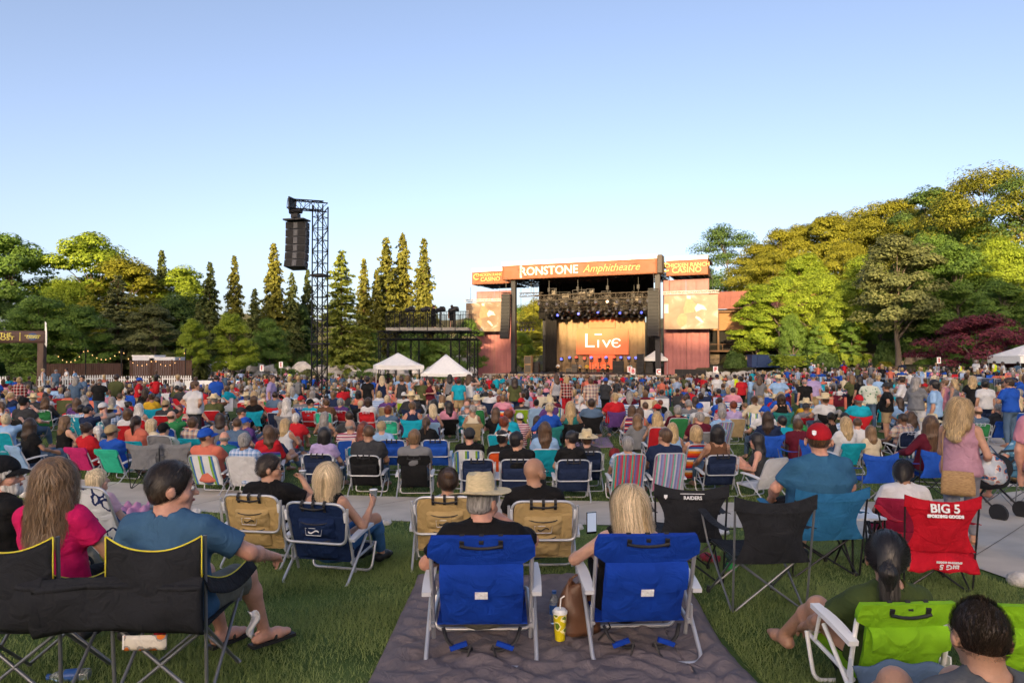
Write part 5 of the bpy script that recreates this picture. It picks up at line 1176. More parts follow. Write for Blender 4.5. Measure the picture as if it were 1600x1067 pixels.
def hair_mesh(style, h=.014, vol=0.):
    k = (style, h, vol)
    if k not in HAIRS:
        L = hair_layer(style, vol)
        if style in ('wavy',): L.fold = .006
        elif style not in ('crop',): L.fold = .0025
        HAIRS[k] = layer_mesh('hair', L, h)
    return HAIRS[k]
# hats in the head's frame
def cap_mesh(h=.012):
    L = Layer(); L.add(ell((0, -.012, .035), vec(.076, .098, .092) + .014)); L.cut.append((vec(0, 0, .03), unit(vec(0, .1, -1)))); V, Q = nets(L, *L.bounds(), h); b = MB(); b.v = [tuple(p) for p in V]; b.f = [tuple(q) for q in Q]; b.m = [0] * len(b.f)
    g = []
    for u in np.linspace(-1, 1, 11):
        a = u * 1.15; r0, r1 = .088, .088 + .075 * math.sqrt(max(0, 1 - (u * .93) ** 2)); g.append([(math.sin(a) * .082 * (1 - .02 * t), -.01 + math.cos(a) * (r0 + (r1 - r0) * t) * 1.08, .042 - .025 * t * t - .018 * abs(u) ** 2) for t in np.linspace(0, 1, 5)])
    b.sheet(g, .006); return b.mesh('cap', 40)
def straw_mesh(rb=.19, n=36, crown=.115):
    b = MB(); g = []
    prof = [(0.001, crown - .012), (.04, crown - .006), (.068, crown - .0), (.079, crown - .018), (.085, .04), (.09, .004), (.12, -.004), (rb * .85, -.012), (rb, -.004)]
    for i in range(n + 1):
        a = 2 * math.pi * i / n; row = []
        for j, (r, z) in enumerate(prof):
            dip = -.022 * math.exp(-(r * math.cos(a) / .03) ** 2) * (1 if j < 3 else 0) + (.012 * math.cos(2 * a) * -1 * ((r - .09) / .1) if r > .1 else 0); row.append((r * math.cos(a) * .97, r * math.sin(a) * 1.12 - .01, z + dip + .055))
        g.append(row)
    b.sheet(g, .004); return b.mesh('hat', 60)
def band_mesh(): b = MB(); b.lathe([(.0885, .062), (.0855, .09)], 28, cap=False); b.v = [(x * .98, y * 1.125 - .01, z) for x, y, z in b.v]; return b.mesh('hat_band', True)
CAPM, STRAWM, BANDM = cap_mesh(), straw_mesh(), band_mesh()
def visor_mesh():
    b = MB(); g = []
    b.lathe([(.094, .04), (.092, .075), (.088, .075), (.09, .04)], 24, cap=False); b.v = [(x * .92, y * 1.08 - .012, z) for x, y, z in b.v]
    for u in np.linspace(-1, 1, 11):
        a = u * 1.15; r0, r1 = .096, .10 + .08 * math.sqrt(max(0, 1 - (u * .93) ** 2)); g.append([(math.sin(a) * .088, -.01 + math.cos(a) * (r0 + (r1 - r0) * t) * 1.05, .05 - .025 * t * t - .02 * abs(u) ** 2) for t in np.linspace(0, 1, 5)])
    b.sheet(g, .005); return b.mesh('visor', 40)
VISORM = visor_mesh()
# colours of skin and hair
def skinmat(name, c):
    m = mat(name, c, .5, var=.17, vs=11, bump=.22, bs=70, spec=.38); n = m.node_tree.nodes['Principled BSDF']; n.inputs['Subsurface Weight'].default_value = .12; n.inputs['Subsurface Radius'].default_value = (.02, .008, .004); return m
SKIN = [skinmat('skin_fair', (.56, .33, .24)), skinmat('skin_tan', (.44, .245, .165)), skinmat('skin_olive', (.36, .20, .13)), skinmat('skin_brown', (.17, .085, .052)), skinmat('skin_pink', (.55, .29, .21))]
def hairmat(name, c):
    if name in MATS: return MATS[name]
    m, n, L, b = _nodes(name); b.inputs['Roughness'].default_value = .42; b.inputs['Specular IOR Level'].default_value = .45
    tc = n.new('ShaderNodeTexCoord'); mp = n.new('ShaderNodeMapping'); mp.inputs['Scale'].default_value = (90, 90, 5); L.new(tc.outputs['Object'], mp.inputs[0])
    t = n.new('ShaderNodeTexNoise'); t.inputs['Scale'].default_value = 1; t.inputs['Detail'].default_value = 3; t.inputs['Distortion'].default_value = .6; L.new(mp.outputs[0], t.inputs['Vector'])
    r = n.new('ShaderNodeValToRGB'); e = r.color_ramp.elements; e[0].position = .32; e[1].position = .7; e[0].color = tuple(x * .45 for x in c) + (1,); e[1].color = tuple(min(1, x * 1.5) for x in c) + (1,)
    L.new(t.outputs['Fac'], r.inputs[0]); L.new(r.outputs[0], b.inputs['Base Color']); bp = n.new('ShaderNodeBump'); bp.inputs['Strength'].default_value = .9; bp.inputs['Distance'].default_value = .012; L.new(t.outputs['Fac'], bp.inputs['Height']); L.new(bp.outputs[0], b.inputs['Normal'])
    MATS[name] = m; return m
HAIRC = {'black': hairmat('hair_black', (.012, .010, .011)), 'dark brown': hairmat('hair_dark_brown', (.035, .020, .013)), 'brown': hairmat('hair_brown', (.085, .046, .024)), 'light brown': hairmat('hair_light_brown', (.17, .10, .05)), 'blonde': hairmat('hair_blonde', (.42, .30, .15)), 'pale blonde': hairmat('hair_pale_blonde', (.55, .44, .27)), 'grey': hairmat('hair_grey', (.26, .25, .24)), 'white': hairmat('hair_white', (.55, .54, .52)), 'auburn': hairmat('hair_auburn', (.15, .035, .016))}
print('figure kit', time.time() - _T0)
# ================================================================== CHAIRS (origin on the ground under the seat, facing +Y)
CH = {}
NAVY = cloth('canvas_navy', '#16294f'); TAN = cloth('canvas_tan', '#b39b6b'); ROYAL = cloth('canvas_royal', '#0e3a9e'); BLKC = cloth('canvas_black', '#24262b'); GRYC = cloth('canvas_grey', '#5b5d60')
DKSTEEL = mat('dark_steel', (.035, .035, .04), .4, .6, var=.1); PLAST = mat('armrest_pale_plastic', (.58, .61, .66), .45, var=.05)
BLKP = mat('black_plastic', (.02, .02, .022), .5, var=.1)
def bk(v, u, rec, z0=.2, y0=-.16):
    """point on the backrest: u across, v up the back; rec: recline in radians"""
    return Vector((u, y0 - math.sin(rec) * v, z0 + math.cos(rec) * v))
def beach_chair(top_wrap=False, pouch=0, high=.60, rec=R(24), w=.56, loop=False, arms=True):
    """low folding beach chair; returns list of (part, mesh, slot) with slots: frame, fabric, pouch, arm, strap"""
    h = w / 2; out = []; A = out.append
    b = MB(); b.tube(rounded([bk(-.12, -h, rec), bk(high, -h, rec), bk(high, h, rec), bk(-.12, h, rec)], .10, 6), .0125, 8); A(('back_frame', b.mesh('back_frame', 50), 'frame'))
    g = []
    hw = h - (.018 if not top_wrap else -.016)
    for i in range(13):
        u = -1 + 2 * i / 12; row = []
        for j in range(11):
            v = j / 10; edge = 1 - (.55 * max(0, (v - .86) / .14) ** 2) * .14 if top_wrap else 1 - .10 * max(0, (v - .8) / .2) ** 2
            vv = (high - (.006 if not top_wrap else -.018)) * (v * 1.0) - .05 * (1 - v) * 0
            if top_wrap and v < .72: hwv = h - .055
            else: hwv = hw
            sag = -.035 * (1 - u * u) * math.sin(math.pi * min(1, v * .9 + .05)) - (.014 if top_wrap and v > .72 else 0)
            p = bk(vv, u * hwv * edge, rec); p.y += sag * .8 + .004 * math.sin(13 * v + 7 * u); row.append(tuple(p))
        g.append(row)
    b = MB(); b.sheet(g, .012 if not top_wrap else .034); A(('back_fabric', b.mesh('back_fabric', 60), 'fabric'))
    g = [[(u * (h - .02), -.16 + .44 * t, .185 + .045 * t - .03 * math.sin(math.pi * t) * (1 - (u) ** 2)) for t in np.linspace(0, 1, 7)] for u in np.linspace(-1, 1, 7)]
    b = MB(); b.sheet(g, .008); A(('seat_fabric', b.mesh('seat_fabric', 60), 'fabric'))
    b = MB(); b.tube(rounded([(-h, -.2, .19), (-h, .30, .24), (h, .30, .24), (h, -.2, .19)], .05), .0125, 8); A(('seat_frame', b.mesh('seat_frame', 50), 'frame'))
    b = MB(); b.tube(rounded([(-h - .02, .26, .26), (-h - .02, .17, .012), (h + .02, .17, .012), (h + .02, .26, .26)], .06), .0125, 8); A(('front_leg', b.mesh('front_leg', 50), 'frame'))
    pa = bk(.16, -h, rec); b = MB(); b.tube(rounded([(-h - .025, .05, .38), (-h - .025, -.36, .012), (h + .025, -.36, .012), (h + .025, .05, .38)], .06), .0125, 8); A(('rear_leg', b.mesh('rear_leg', 50), 'frame'))
    for sx in (-1, 1):
        b = MB(); b.beam((sx * (h + .012), -.2, .3), (sx * (h + .012), -.2, .17), .008, .03); A(('hinge', b.mesh('hinge'), 'frame'))
        if arms:
            g = [[(sx * (h + .03) + u * .026 * (1 + .25 * math.sin(math.pi * t)), -.26 + .40 * t, .40 + .05 * t + .012 * math.sin(math.pi * t)) for t in np.linspace(0, 1, 8)] for u in np.linspace(-1, 1, 5)]
            b = MB(); b.sheet(g, .026); A(('armrest', b.mesh('armrest', 50), 'arm'))
            b = MB(); b.tube([(sx * (h + .03), .08, .42), (sx * (h + .02), .16, .25)], .011, 6); A(('arm_post', b.mesh('arm_post', 50), 'frame'))
    if loop:     # carrying frame hinged on the outside of the back
        b = MB(); b.tube(rounded([bk(high * .93, -h - .025, rec) , bk(high * .78, -h - .025, rec) + Vector((0, -.03, 0)), bk(high * .34, -h - .01, rec) + Vector((0, -.10, 0)), bk(high * .34, h + .01, rec) + Vector((0, -.10, 0)), bk(high * .78, h + .025, rec) + Vector((0, -.03, 0)), bk(high * .93, h + .025, rec)], .07), .013, 8); A(('carry_frame', b.mesh('carry_frame', 50), 'frame'))
        for sx in (-1, 1): b = MB(); b.beam(bk(high * .86, sx * (h + .008), rec) + Vector((0, -.01, 0)), bk(high * .70, sx * (h + .008), rec) + Vector((0, -.02, 0)), .035, .03); A(('bracket', b.mesh('bracket'), 'arm'))
    def pock(z0, z1, wd, dep, flap, nm='pouch'):
        g = []
        for u in np.linspace(-1, 1, 13):
            row = []
            for t in np.linspace(0, 1, 10):
                e = (1 - abs(u) ** 6) * (math.sin(math.pi * min(1, t * .9 + .06)) ** .35 if t < 1 else 0); v = z0 + (z1 - z0) * t
                p = bk(v, u * wd / 2 * (1 + .03 * math.sin(3 * t)), rec); p.y -= .022 + dep * e + .006 * math.sin(9 * u + 8 * t) + .005 * math.sin(17 * t - 6 * u); row.append(tuple(p))
            g.append(row)
        b = MB(); b.sheet(g, .014); A((nm, b.mesh(nm, 60), 'pouch'))
        if flap:
            g = []
            for u in np.linspace(-1, 1, 13):
                row = []
                for t in np.linspace(0, 1, 7):
                    v = z1 + .01 - (z1 - z0) * (.42 + .10 * math.cos(u * 1.3)) * t; p = bk(v, u * wd / 2 * 1.03, rec); p.y -= .035 + dep * (1.02 * math.sin(math.pi * min(.5, t * .7)) ** .5) + .006 * math.sin(7 * u + 3 * t); row.append(tuple(p))
                g.append(row)
            b = MB(); b.sheet(g, .008); A(('flap', b.mesh('flap', 60), 'pouch'))
    if pouch == 1: pock(.02, high * .70, w * .80, .05, True)
    if pouch == 2:
        pock(.24, .41, w * .58, .06, False, 'upper_pocket'); pock(.03, .23, w * .52, .045, False, 'lower_pocket')
        for zz, wd, dp in ((.395, .56, .078), (.215, .5, .066)):
            b = MB(); b.tube([tuple(bk(zz - .02 * (1 - u * u) * 1.2, u * w * wd / 2, rec) + Vector((0, -.02 - dp * (1 - abs(u) ** 4) * .9, 0))) for u in np.linspace(-1, 1, 13)], .0055, 5); A(('zip', b.mesh('zip'), 'strap'))
    if pouch:
        for u in (-.38, .0, .38):
            b = MB(); q = [bk(high - .075, u * h, rec) + Vector((0, -.034, 0)), bk(high - .01, u * h, rec) + Vector((0, -.04, 0)), bk(high + .028, u * h, rec), bk(high, u * h, rec) + Vector((0, .03, 0))]; g = [[tuple(p + Vector((dx, 0, 0))) for p in q] for dx in (-.013, .013)]; b.sheet(g, .004); A(('strap', b.mesh('strap'), 'strap'))
        b = MB(); b.tube([tuple(bk(high - .035 - .018 * (1 - u * u), u * h * .42, rec) + Vector((0, -.05, 0))) for u in np.linspace(-1, 1, 7)], .009, 6); A(('handle', b.mesh('handle', 50), 'strap'))
    return out
def camp_chair(arms=True, top=.90, mesh_frame=False, w=.54, sag=.05):
    """folding quad chair with crossed tube legs and sling seat"""
    out = []; A = out.append; h = w / 2
    def tube(nm, a, c, r=.0085, sl='frame'): b = MB(); b.tube([a, c], r, 7); A((nm, b.mesh(nm, 50), sl))
    B, T = -.24, .26
    for sx in (-1, 1):
        tube('back_post', (sx * (h + .015), B - .02, .03), (sx * (h + .035), B - .13, top))
        tube('leg', (sx * h, B, .02), (-sx * (h - .02), B + .015, .40)); tube('leg', (sx * h, T, .02), (-sx * (h - .02), T - .015, .42))
        tube('leg', (sx * (h + .01), B, .02), (sx * (h + .012), T - .02, .42)); tube('leg', (sx * (h - .012), T, .02), (sx * (h - .012), B + .02, .41))
        for y in (B, T): b = MB(); b.lathe([(.016, 0), (.018, .012), (.013, .05)], 8, (sx * h, y, 0)); A(('foot', b.mesh('foot', 50), 'strap'))
        if arms:
            tube('arm_post', (sx * (h + .01), T - .02, .40), (sx * (h + .045), T + .02, .64))
            g = [[(sx * (h + .04 + u * .035), -.31 + (T + .03 + .31) * t, .655 + (.02 * t) - .035 * math.sin(math.pi * t) - .01 * u * u) for t in np.linspace(0, 1, 8)] for u in np.linspace(-1, 1, 4)]
            b = MB(); b.sheet(g, .006); A(('armrest', b.mesh('armrest', 60), 'fabric'))
    g = []
    for u in np.linspace(-1, 1, 15):
        row = []
        for t in np.linspace(0, 1, 11):
            z0 = .40 + .0 * u; z = z0 + (top + .005 - z0) * t - .055 * (1 - u * u) * t ** 3; wd = h + .02 + .016 * t - (.075 * math.sin(math.pi * min(1, t * 1.25)) if t < .8 else 0)
            row.append((u * wd, B - .02 - .11 * (z - .03) / (top - .03) - sag * (1 - u * u) * math.sin(math.pi * (.15 + .75 * t)) + .006 * math.sin(10 * t + 5 * u) + .004 * math.sin(23 * u), z))
        g.append(row)
    b = MB(); b.sheet(g, .007); A(('back_fabric', b.mesh('back_fabric', 60), 'fabric'))
    # top band, its own colour on some chairs
    g2 = []
    for u in np.linspace(-1, 1, 15):
        row = []
        for t in np.linspace(.80, 1.012, 4):
            z = .40 + (top + .005 - .40) * t - .055 * (1 - u * u) * t ** 3; row.append((u * (h + .045), B - .028 - .11 * (z - .03) / (top - .03) - sag * (1 - u * u) * math.sin(math.pi * (.15 + .75 * t)) - .002 + .006 * math.sin(10 * t + 5 * u), z))
        g2.append(row)
    b = MB(); b.sheet(g2, .016); A(('top_band', b.mesh('top_band', 60), 'pouch'))
    g = [[(u * (h - .01), B + (T - B) * t, .415 - .05 * math.sin(math.pi * t) * (1 - u * u) + .02 * u * u) for t in np.linspace(0, 1, 8)] for u in np.linspace(-1, 1, 8)]
    b = MB(); b.sheet(g, .006); A(('seat_fabric', b.mesh('seat_fabric', 60), 'fabric'))
    return out
CH['beach'] = beach_chair(); CH['pack'] = beach_chair(False, 2, .56, R(20), loop=True); CH['royal'] = beach_chair(True, 1, .585, R(18)); CH['tall'] = beach_chair(False, 0, .72, R(22), .54); CH['hoop'] = beach_chair(False, 1, .60, R(22), .56, True); CH['camp'] = camp_chair(); CH['lime'] = beach_chair(True, 1, .40, R(14), .50); CH['low'] = beach_chair(True, 0, .52, R(26), .54)
CHF = {'beach': 'folding beach chair', 'pack': 'backpack beach chair', 'royal': 'padded beach chair', 'tall': 'high-backed beach chair', 'hoop': 'hoop-framed beach chair', 'camp': 'camp chair with crossed legs', 'low': 'low sling chair'}
def chair(kind, x, y, rz, fabric, frame=None, pouch=None, arm=None, label='', group='folding chairs on the lawn', scale=1.0, strap=None, name=None):
    e = empty(name or {'camp': 'camp_chair'}.get(kind, 'beach_chair'), (x, y, gz(x, y)), rz, label, 'chair', group); e.scale = (scale,) * 3
    fr = frame or (DKSTEEL if kind == 'camp' else ALU); M = {'frame': fr, 'fabric': fabric, 'pouch': pouch or fabric, 'arm': arm or PLAST, 'strap': strap or BLKP}
    for nm, me, sl in CH[kind]: link(nm, me, M[sl], e)
    return e
print('chairs', time.time() - _T0)
# ================================================================== POSES used by many people
def pose(kind, female=False, girth=1.0, yaw=0., hands=None, **kw):
    P = dict(female=female, girth=girth, hyaw=yaw)
    if kind == 'beach': P.update(pel=(0, -.09, .30), lean=R(20), hands=((-.20, .30, .12), (.20, .30, .12)), feet=((-.13, .60, .08), (.14, .64, .08)))
    elif kind == 'camp': P.update(pel=(0, -.12, .51), lean=R(13), hands=((-.27, .26, .16), (.27, .26, .16)), feet=((-.14, .42, .08), (.15, .46, .08)))
    elif kind == 'ground': P.update(pel=(0, 0, .125), lean=R(6), hands=((-.22, .30, .20), (.20, .34, .22)), feet=((-.14, .52, .08), (.15, .56, .08)))
    elif kind == 'cross': P.update(pel=(0, 0, .125), lean=R(-4), hands=((-.16, .26, .05), (.16, .26, .05)), feet=((.14, .30, .07), (-.14, .36, .07)), kpole=((-1, .4, .3), (1, .4, .3)))
    elif kind == 'leanback': P.update(pel=(0, 0, .125), lean=R(28), hands=((-.30, -.36, -.09), (.30, -.36, -.09)), feet=((-.12, .66, .08), (.16, .60, .08)), epole=((-.5, -.8, 0), (.5, -.8, 0)))
    elif kind == 'stand': P.update(pel=(0, 0, .93), lean=R(2), hands=((-.25, .05, -.08), (.25, .03, -.09)), feet=((-.11, -.02, .08), (.12, .05, .08)), kpole=((0, 1, 0), (0, 1, 0)), epole=((-.5, -1, 0), (.5, -1, 0)))
    elif kind == 'phone': P.update(pel=(0, 0, .93), lean=R(2), hands=((-.25, .05, -.08), (.14, .30, .60)), feet=((-.11, 0, .08), (.12, .03, .08)), kpole=((0, 1, 0), (0, 1, 0)), epole=((-.5, -1, 0), (.8, -.2, -.6)))
    elif kind == 'talk': P.update(pel=(0, 0, .93), lean=R(-2), hands=((-.10, .24, .20), (.12, .24, .17)), feet=((-.13, 0, .08), (.13, .04, .08)), kpole=((0, 1, 0), (0, 1, 0)), epole=((-1, -.6, -.3), (1, -.6, -.3)))
    elif kind == 'hips': P.update(pel=(0, 0, .93), lean=R(1), hands=((-.18, -.02, .10), (.18, -.02, .10)), feet=((-.14, 0, .08), (.14, 0, .08)), kpole=((0, 1, 0), (0, 1, 0)), epole=((-1, -.5, 0), (1, -.5, 0)))
    if hands: P['hands'] = hands
    P.update(kw); return Fig(**P)
print('poses', time.time() - _T0)
# ================================================================== PEOPLE AND CHAIRS NEAREST THE PATH
FH = .0142
def strandmat(name, c):
    if name in MATS: return MATS[name]
    m, n, L, b = _nodes(name); b.inputs['Roughness'].default_value = .38; b.inputs['Specular IOR Level'].default_value = .5
    g = n.new('ShaderNodeNewGeometry'); r = n.new('ShaderNodeValToRGB'); e = r.color_ramp.elements; e[0].color = tuple(x * .5 for x in c) + (1,); e[1].color = tuple(min(1, x * 1.5) for x in c) + (1,); L.new(g.outputs['Random Per Island'], r.inputs[0]); L.new(r.outputs[0], b.inputs['Base Color']); MATS[name] = m; return m
STR = {'black': strandmat('strand_black', (.014, .012, .013)), 'dark brown': strandmat('strand_dark_brown', (.03, .022, .017)), 'brown': strandmat('strand_brown', (.07, .042, .026)), 'light brown': strandmat('strand_light_brown', (.20, .125, .068)), 'blonde': strandmat('strand_blonde', (.46, .33, .17)), 'pale blonde': strandmat('strand_pale_blonde', (.58, .46, .29)), 'grey': strandmat('strand_grey', (.12, .11, .105)), 'white': strandmat('strand_white', (.6, .6, .58))}
def strands(fig, n, length, seed, wave=.004, width=.0026, grow=.012, fall=(0, -.12, -1.), part=.25, face=.038, nape=-.07, lift=0., jit=.25, tail=None):
    """hair combed over the skull and falling; ribbons in the head's frame, kept off the shoulders"""
    r = np.random.default_rng(seed); rad = vec(.076, .096, .092) + grow; c0 = vec(0, -.012, .03); nf = unit(vec(0, .75, -.66))
    D = r.normal(0, 1, (n * 4, 3)); D /= np.linalg.norm(D, axis=1, keepdims=True); P = c0 + D * rad * r.uniform(.94, 1.0, (len(D), 1))
    P = P[(pd(FACE, P) > .002) & ((P - NAPE[0]) @ NAPE[1] < 0)][:n]; n = len(P); ln = length * r.uniform(.75, 1.08, n); S = max(3, int(length / .022)); st = ln / S
    side = np.sign(P[:, 0] - .012); path = [P.copy()]; fl = unit(vec(*fall)); ph = r.uniform(0, 6.28, n); lo = Layer(); lo.add(*fig.torso(.02)); tl = None if tail is None else vec(*tail)
    dirn = None
    for k in range(S):
        q = (P - c0) / rad; rr = np.linalg.norm(q, axis=1); nrm = (q / rad); nrm /= np.linalg.norm(nrm, axis=1, keepdims=True)
        d = np.tile(fl, (n, 1)); d[:, 0] += side * part * np.clip(P[:, 2] * 12, 0, 1)
        if tl is not None: w_ = unit(tl) ; d = np.where((P[:, 1:2] > tl[1] + .01), (tl - P) / np.linalg.norm(tl - P, axis=1, keepdims=True), d)
        d = d + r.normal(0, jit * .3, (n, 3))
        on = rr < 1.06; t = d - nrm * np.einsum('ij,ij->i', d, nrm)[:, None]; d = np.where(on[:, None], t + nrm * lift, d); d /= np.linalg.norm(d, axis=1, keepdims=True)
        if dirn is not None: d = d * .65 + dirn * .35
        dirn = d; P = P + d * st[:, None]; P[:, 0] += wave * np.sin(ph + k * 1.1); P[:, 1] += wave * .6 * np.cos(ph * 1.7 + k)
        q = (P - c0) / rad; rr = np.linalg.norm(q, axis=1); P = np.where((rr < 1)[:, None], c0 + q / rr[:, None] * rad, P)
        Wp = fig.hc + (P * fig.hs) @ fig.H.T; dd = lo(Wp); bad = dd < 0
        if bad.any(): Wp[bad] += (-dd[bad])[:, None] * (-fig.fw * .9 + fig.ax * .3); P = (Wp - fig.hc) @ fig.H / fig.hs
        path.append(P.copy())
    A = np.stack(path, 1); T = np.gradient(A, axis=1); T /= np.linalg.norm(T, axis=2, keepdims=True) + 1e-9
    O = A - c0; O[:, :, 2] *= .3; B_ = np.cross(T, O); B_ /= np.linalg.norm(B_, axis=2, keepdims=True) + 1e-9
    tw = np.linspace(1, .35, S + 1)[None, :, None] * width / 2 * r.uniform(.6, 1.5, (n, 1, 1)); V = np.stack([A - B_ * tw, A + B_ * tw], 2).reshape(-1, 3)
    base = (np.arange(n) * (S + 1) * 2)[:, None] + np.arange(S)[None] * 2; base = base.ravel(); return npmesh('hair_strands', V, np.stack([base, base + 1, base + 3, base + 2], 1))
def headat(o, fig, X=None):
    M = Matrix((fig.H * fig.hs).tolist()).to_4x4(); M.translation = Vector(fig.hc); o.matrix_local = M if X is None else M @ X; return o
EYEW = mat('eye_white', (.7, .68, .66), .2, var=0); IRIS = mat('eye_dark', (.03, .02, .015), .15, var=0); LIP = mat('lip_rose', (.38, .13, .11), .45, var=.1); LENSB = mat('lens_black', (.008, .008, .01), .08, var=0, spec=.6)
def face(e, fig, brow='dark brown', beard=None, glasses=None):
    for sx in (-1, 1):
        b = MB(); b.lathe([(.001, -.0115), (.007, -.0092), (.0112, -.003), (.0112, .003), (.007, .0092), (.001, .0115)], 10); b.v = [(x + sx * .031, y + .0865, z + .002) for x, y, z in b.v]; headat(b.build('eye', EYEW, e, True), fig)
        b = MB(); b.lathe([(.001, 0), (.0052, .0005), (.0052, .003), (.001, .0035)], 8); rx = Matrix.Rotation(R(-90), 3, 'X'); b.v = [tuple(rx @ Vector(p) + Vector((sx * .031, .0958, .002))) for p in b.v]; headat(b.build('iris', IRIS, e), fig)
        b = MB(); b.tube([(sx * .016, .0945, .020), (sx * .032, .0945, .026), (sx * .048, .084, .022)], [.0035, .004, .002], 5); headat(b.build('eyebrow', HAIRC[brow], e, True), fig)
    b = MB(); b.tube([(-.024, .092, -.060), (-.01, .101, -.057), (0, .1015, -.059), (.01, .101, -.057), (.024, .092, -.060)], [.002, .0055, .0058, .0055, .002], 6); headat(b.build('mouth', LIP, e, True), fig)
    if beard:
        L = Layer(); L.add(ell((0, .03, -.055), vec(.064, .072, .078), None, .02), cap((-.03, .075, -.1), (.03, .075, -.1), .026, .026, None, 1, .03)); L.cut += [(vec(0, 0, -.045), vec(0, 0, 1.)), (vec(0, .0, 0), vec(0, -1., 0))]; L.sub.append(ell((0, .105, -.058), vec(.022, .03, .012))); L.fold = .003; headat(link('beard', layer_mesh('beard', L, .008), HAIRC[beard], e), fig)
    if glasses:
        b = MB(); dark = glasses == 'dark'
        for sx in (-1, 1):
            if dark: b.sheet([[(sx * (.034 + .026 * u), .109 - .012 * abs(u + .2 * 1) ** 2 * (1 if u > 0 else .2), .004 + .016 * v * (1 - .25 * max(0, u))) for v in (-1, 0, 1)] for u in np.linspace(-1, 1, 7)], .003)
            else: b.tube([(sx * .033 + .024 * math.cos(a), .107, .0 + .017 * math.sin(a)) for a in np.linspace(0, 2 * math.pi, 13)[:-1]], .002, 5, True)
            b.tube([(sx * .058, .1, .008), (sx * .084, .06, .01), (sx * .088, -.01, .008)], .0028, 5)
        b.tube([(-.01, .11, .006), (.01, .11, .006)], .0022, 5); headat(b.build('sunglasses' if dark else 'glasses', LENSB, e, 40), fig)
def person(fig, x, y, z, rz, label, skin=0, shirt='tee', top=None, legs='long', bottom=None, hair='short', hc='brown', shoes=None, fine=True, h=FH, scale=1.0, group=None, feet=True, hat=None, hatm=None, fold=.0035, vol=0., coll=False):
    e = empty('person', (x, y, z + gz(x, y)), rz, label, 'person', group); e.scale = (scale,) * 3
    link('body', fig.body(h, fine), SKIN[skin], e)
    if shirt: link('shirt', fig.shirt(shirt, h * 1.15, fold), top, e)
    if legs: link('trousers' if legs == 'long' else 'shorts', fig.trousers(legs, h * 1.3), bottom or DENIM, e)
    if feet:
        for i in (0, 1): link('shoe', fig.shoes(i, h), shoes or BLKP, e)
    if hair: headat(link('hair', hair_mesh(hair, .008, vol), HAIRC[hc], e), fig)
    if hat: 
        headat(link('cap' if hat is CAPM else 'hat', hat, hatm, e), fig)
    if coll:
        b = MB(); c = fig.nb + fig.ax * .02; ring = [tuple(c + fig.rt * .066 * math.cos(a) + fig.fw * .066 * math.sin(a) + fig.ax * (.012 - .018 * math.sin(a))) for a in np.linspace(0, 2 * math.pi, 25)[:-1]]; b.tube(ring, .012, 6, True); b.build('collar', top, e, True)
    return e
DENIM = cloth('denim_blue', '#3d5678'); KHAKI = cloth('khaki_grey', '#6f6f66'); SHB = cloth('shirt_black', '#141416'); SLATE = cloth('shirt_slate', '#3b5d7d'); MAGENTA = cloth('shirt_magenta', '#c4185c'); TEALB = cloth('shirt_teal_blue', '#2f5d80'); OLIVE = cloth('shirt_olive', '#3d4a26'); WHT = cloth('shirt_white', '#c4c6cc'); LIME = cloth('canvas_lime', '#7fb51e'); REDC = cloth('canvas_red', '#b01226')
FG = 'people sitting nearest the path'
def spot(px, py, back=0.): p = gnd(px, py); return p.x, p.y + back
def tubeset(e, name, pairs, r, m):
    for a, c in pairs: MB().tube([a, c], r, 8).build(name, m, e, 50)
# --- quilt on the grass
QM = cloth('quilt_taupe', '#746b6d'); g = []
for i in range(91):
    row = []; u = i / 90
    for j in range(111):
        v = j / 110; x = -.80 + 2.16 * u + .02 * v - .05 * math.sin(5 * v) * (u - .5); y = 2.4 + 3.65 * v + .10 * math.sin(4 * u) ; x += .05 * math.sin(7 * v + 1) * (u > .85)
        q1, q2 = abs(math.sin((x + y) * 9.5)), abs(math.sin((x - y) * 9.5)); hgt = .016 * min(q1, q2, .55) / .55
        hgt += .016 * math.sin(13 * x + 4 * math.sin(5 * y)) * math.sin(6 * y + 2) ** 2 +   .010 * math.sin(31 * y + 5 * math.sin(8 * x)) + .006 * math.sin(23 * x + 17 * y)
        ed = min(u, 1 - u, v, 1 - v); hgt *= min(1, ed * 18 + .25)
        hgt += .085 * math.exp(-((u - .955) / .035) ** 2) * (.6 + .4 * math.sin(11 * v)) * (v > .30) + .05 * math.exp(-((v - .965) / .03) ** 2) * (.6 + .4 * math.sin(9 * u + 1))
        row.append((x, y, gz(x, y) + .024 + hgt))
    g.append(row)
o = empty('quilt', (0, 0, 0), 0, 'taupe quilted blanket under the two royal blue chairs', 'blanket'); b = MB(); b.sheet(g, .02); b.build('quilt_cloth', QM, o, True)
hem = [g[i][0] for i in range(0, 91, 3)] + [g[90][j] for j in range(0, 111, 3)] + [g[i][110] for i in range(90, -1, -3)] + [g[0][j] for j in range(110, 0, -3)]; MB().tube([(x, y, z - .006) for x, y, z in hem], .014, 5, True).build('quilt_hem', QM, o, True)
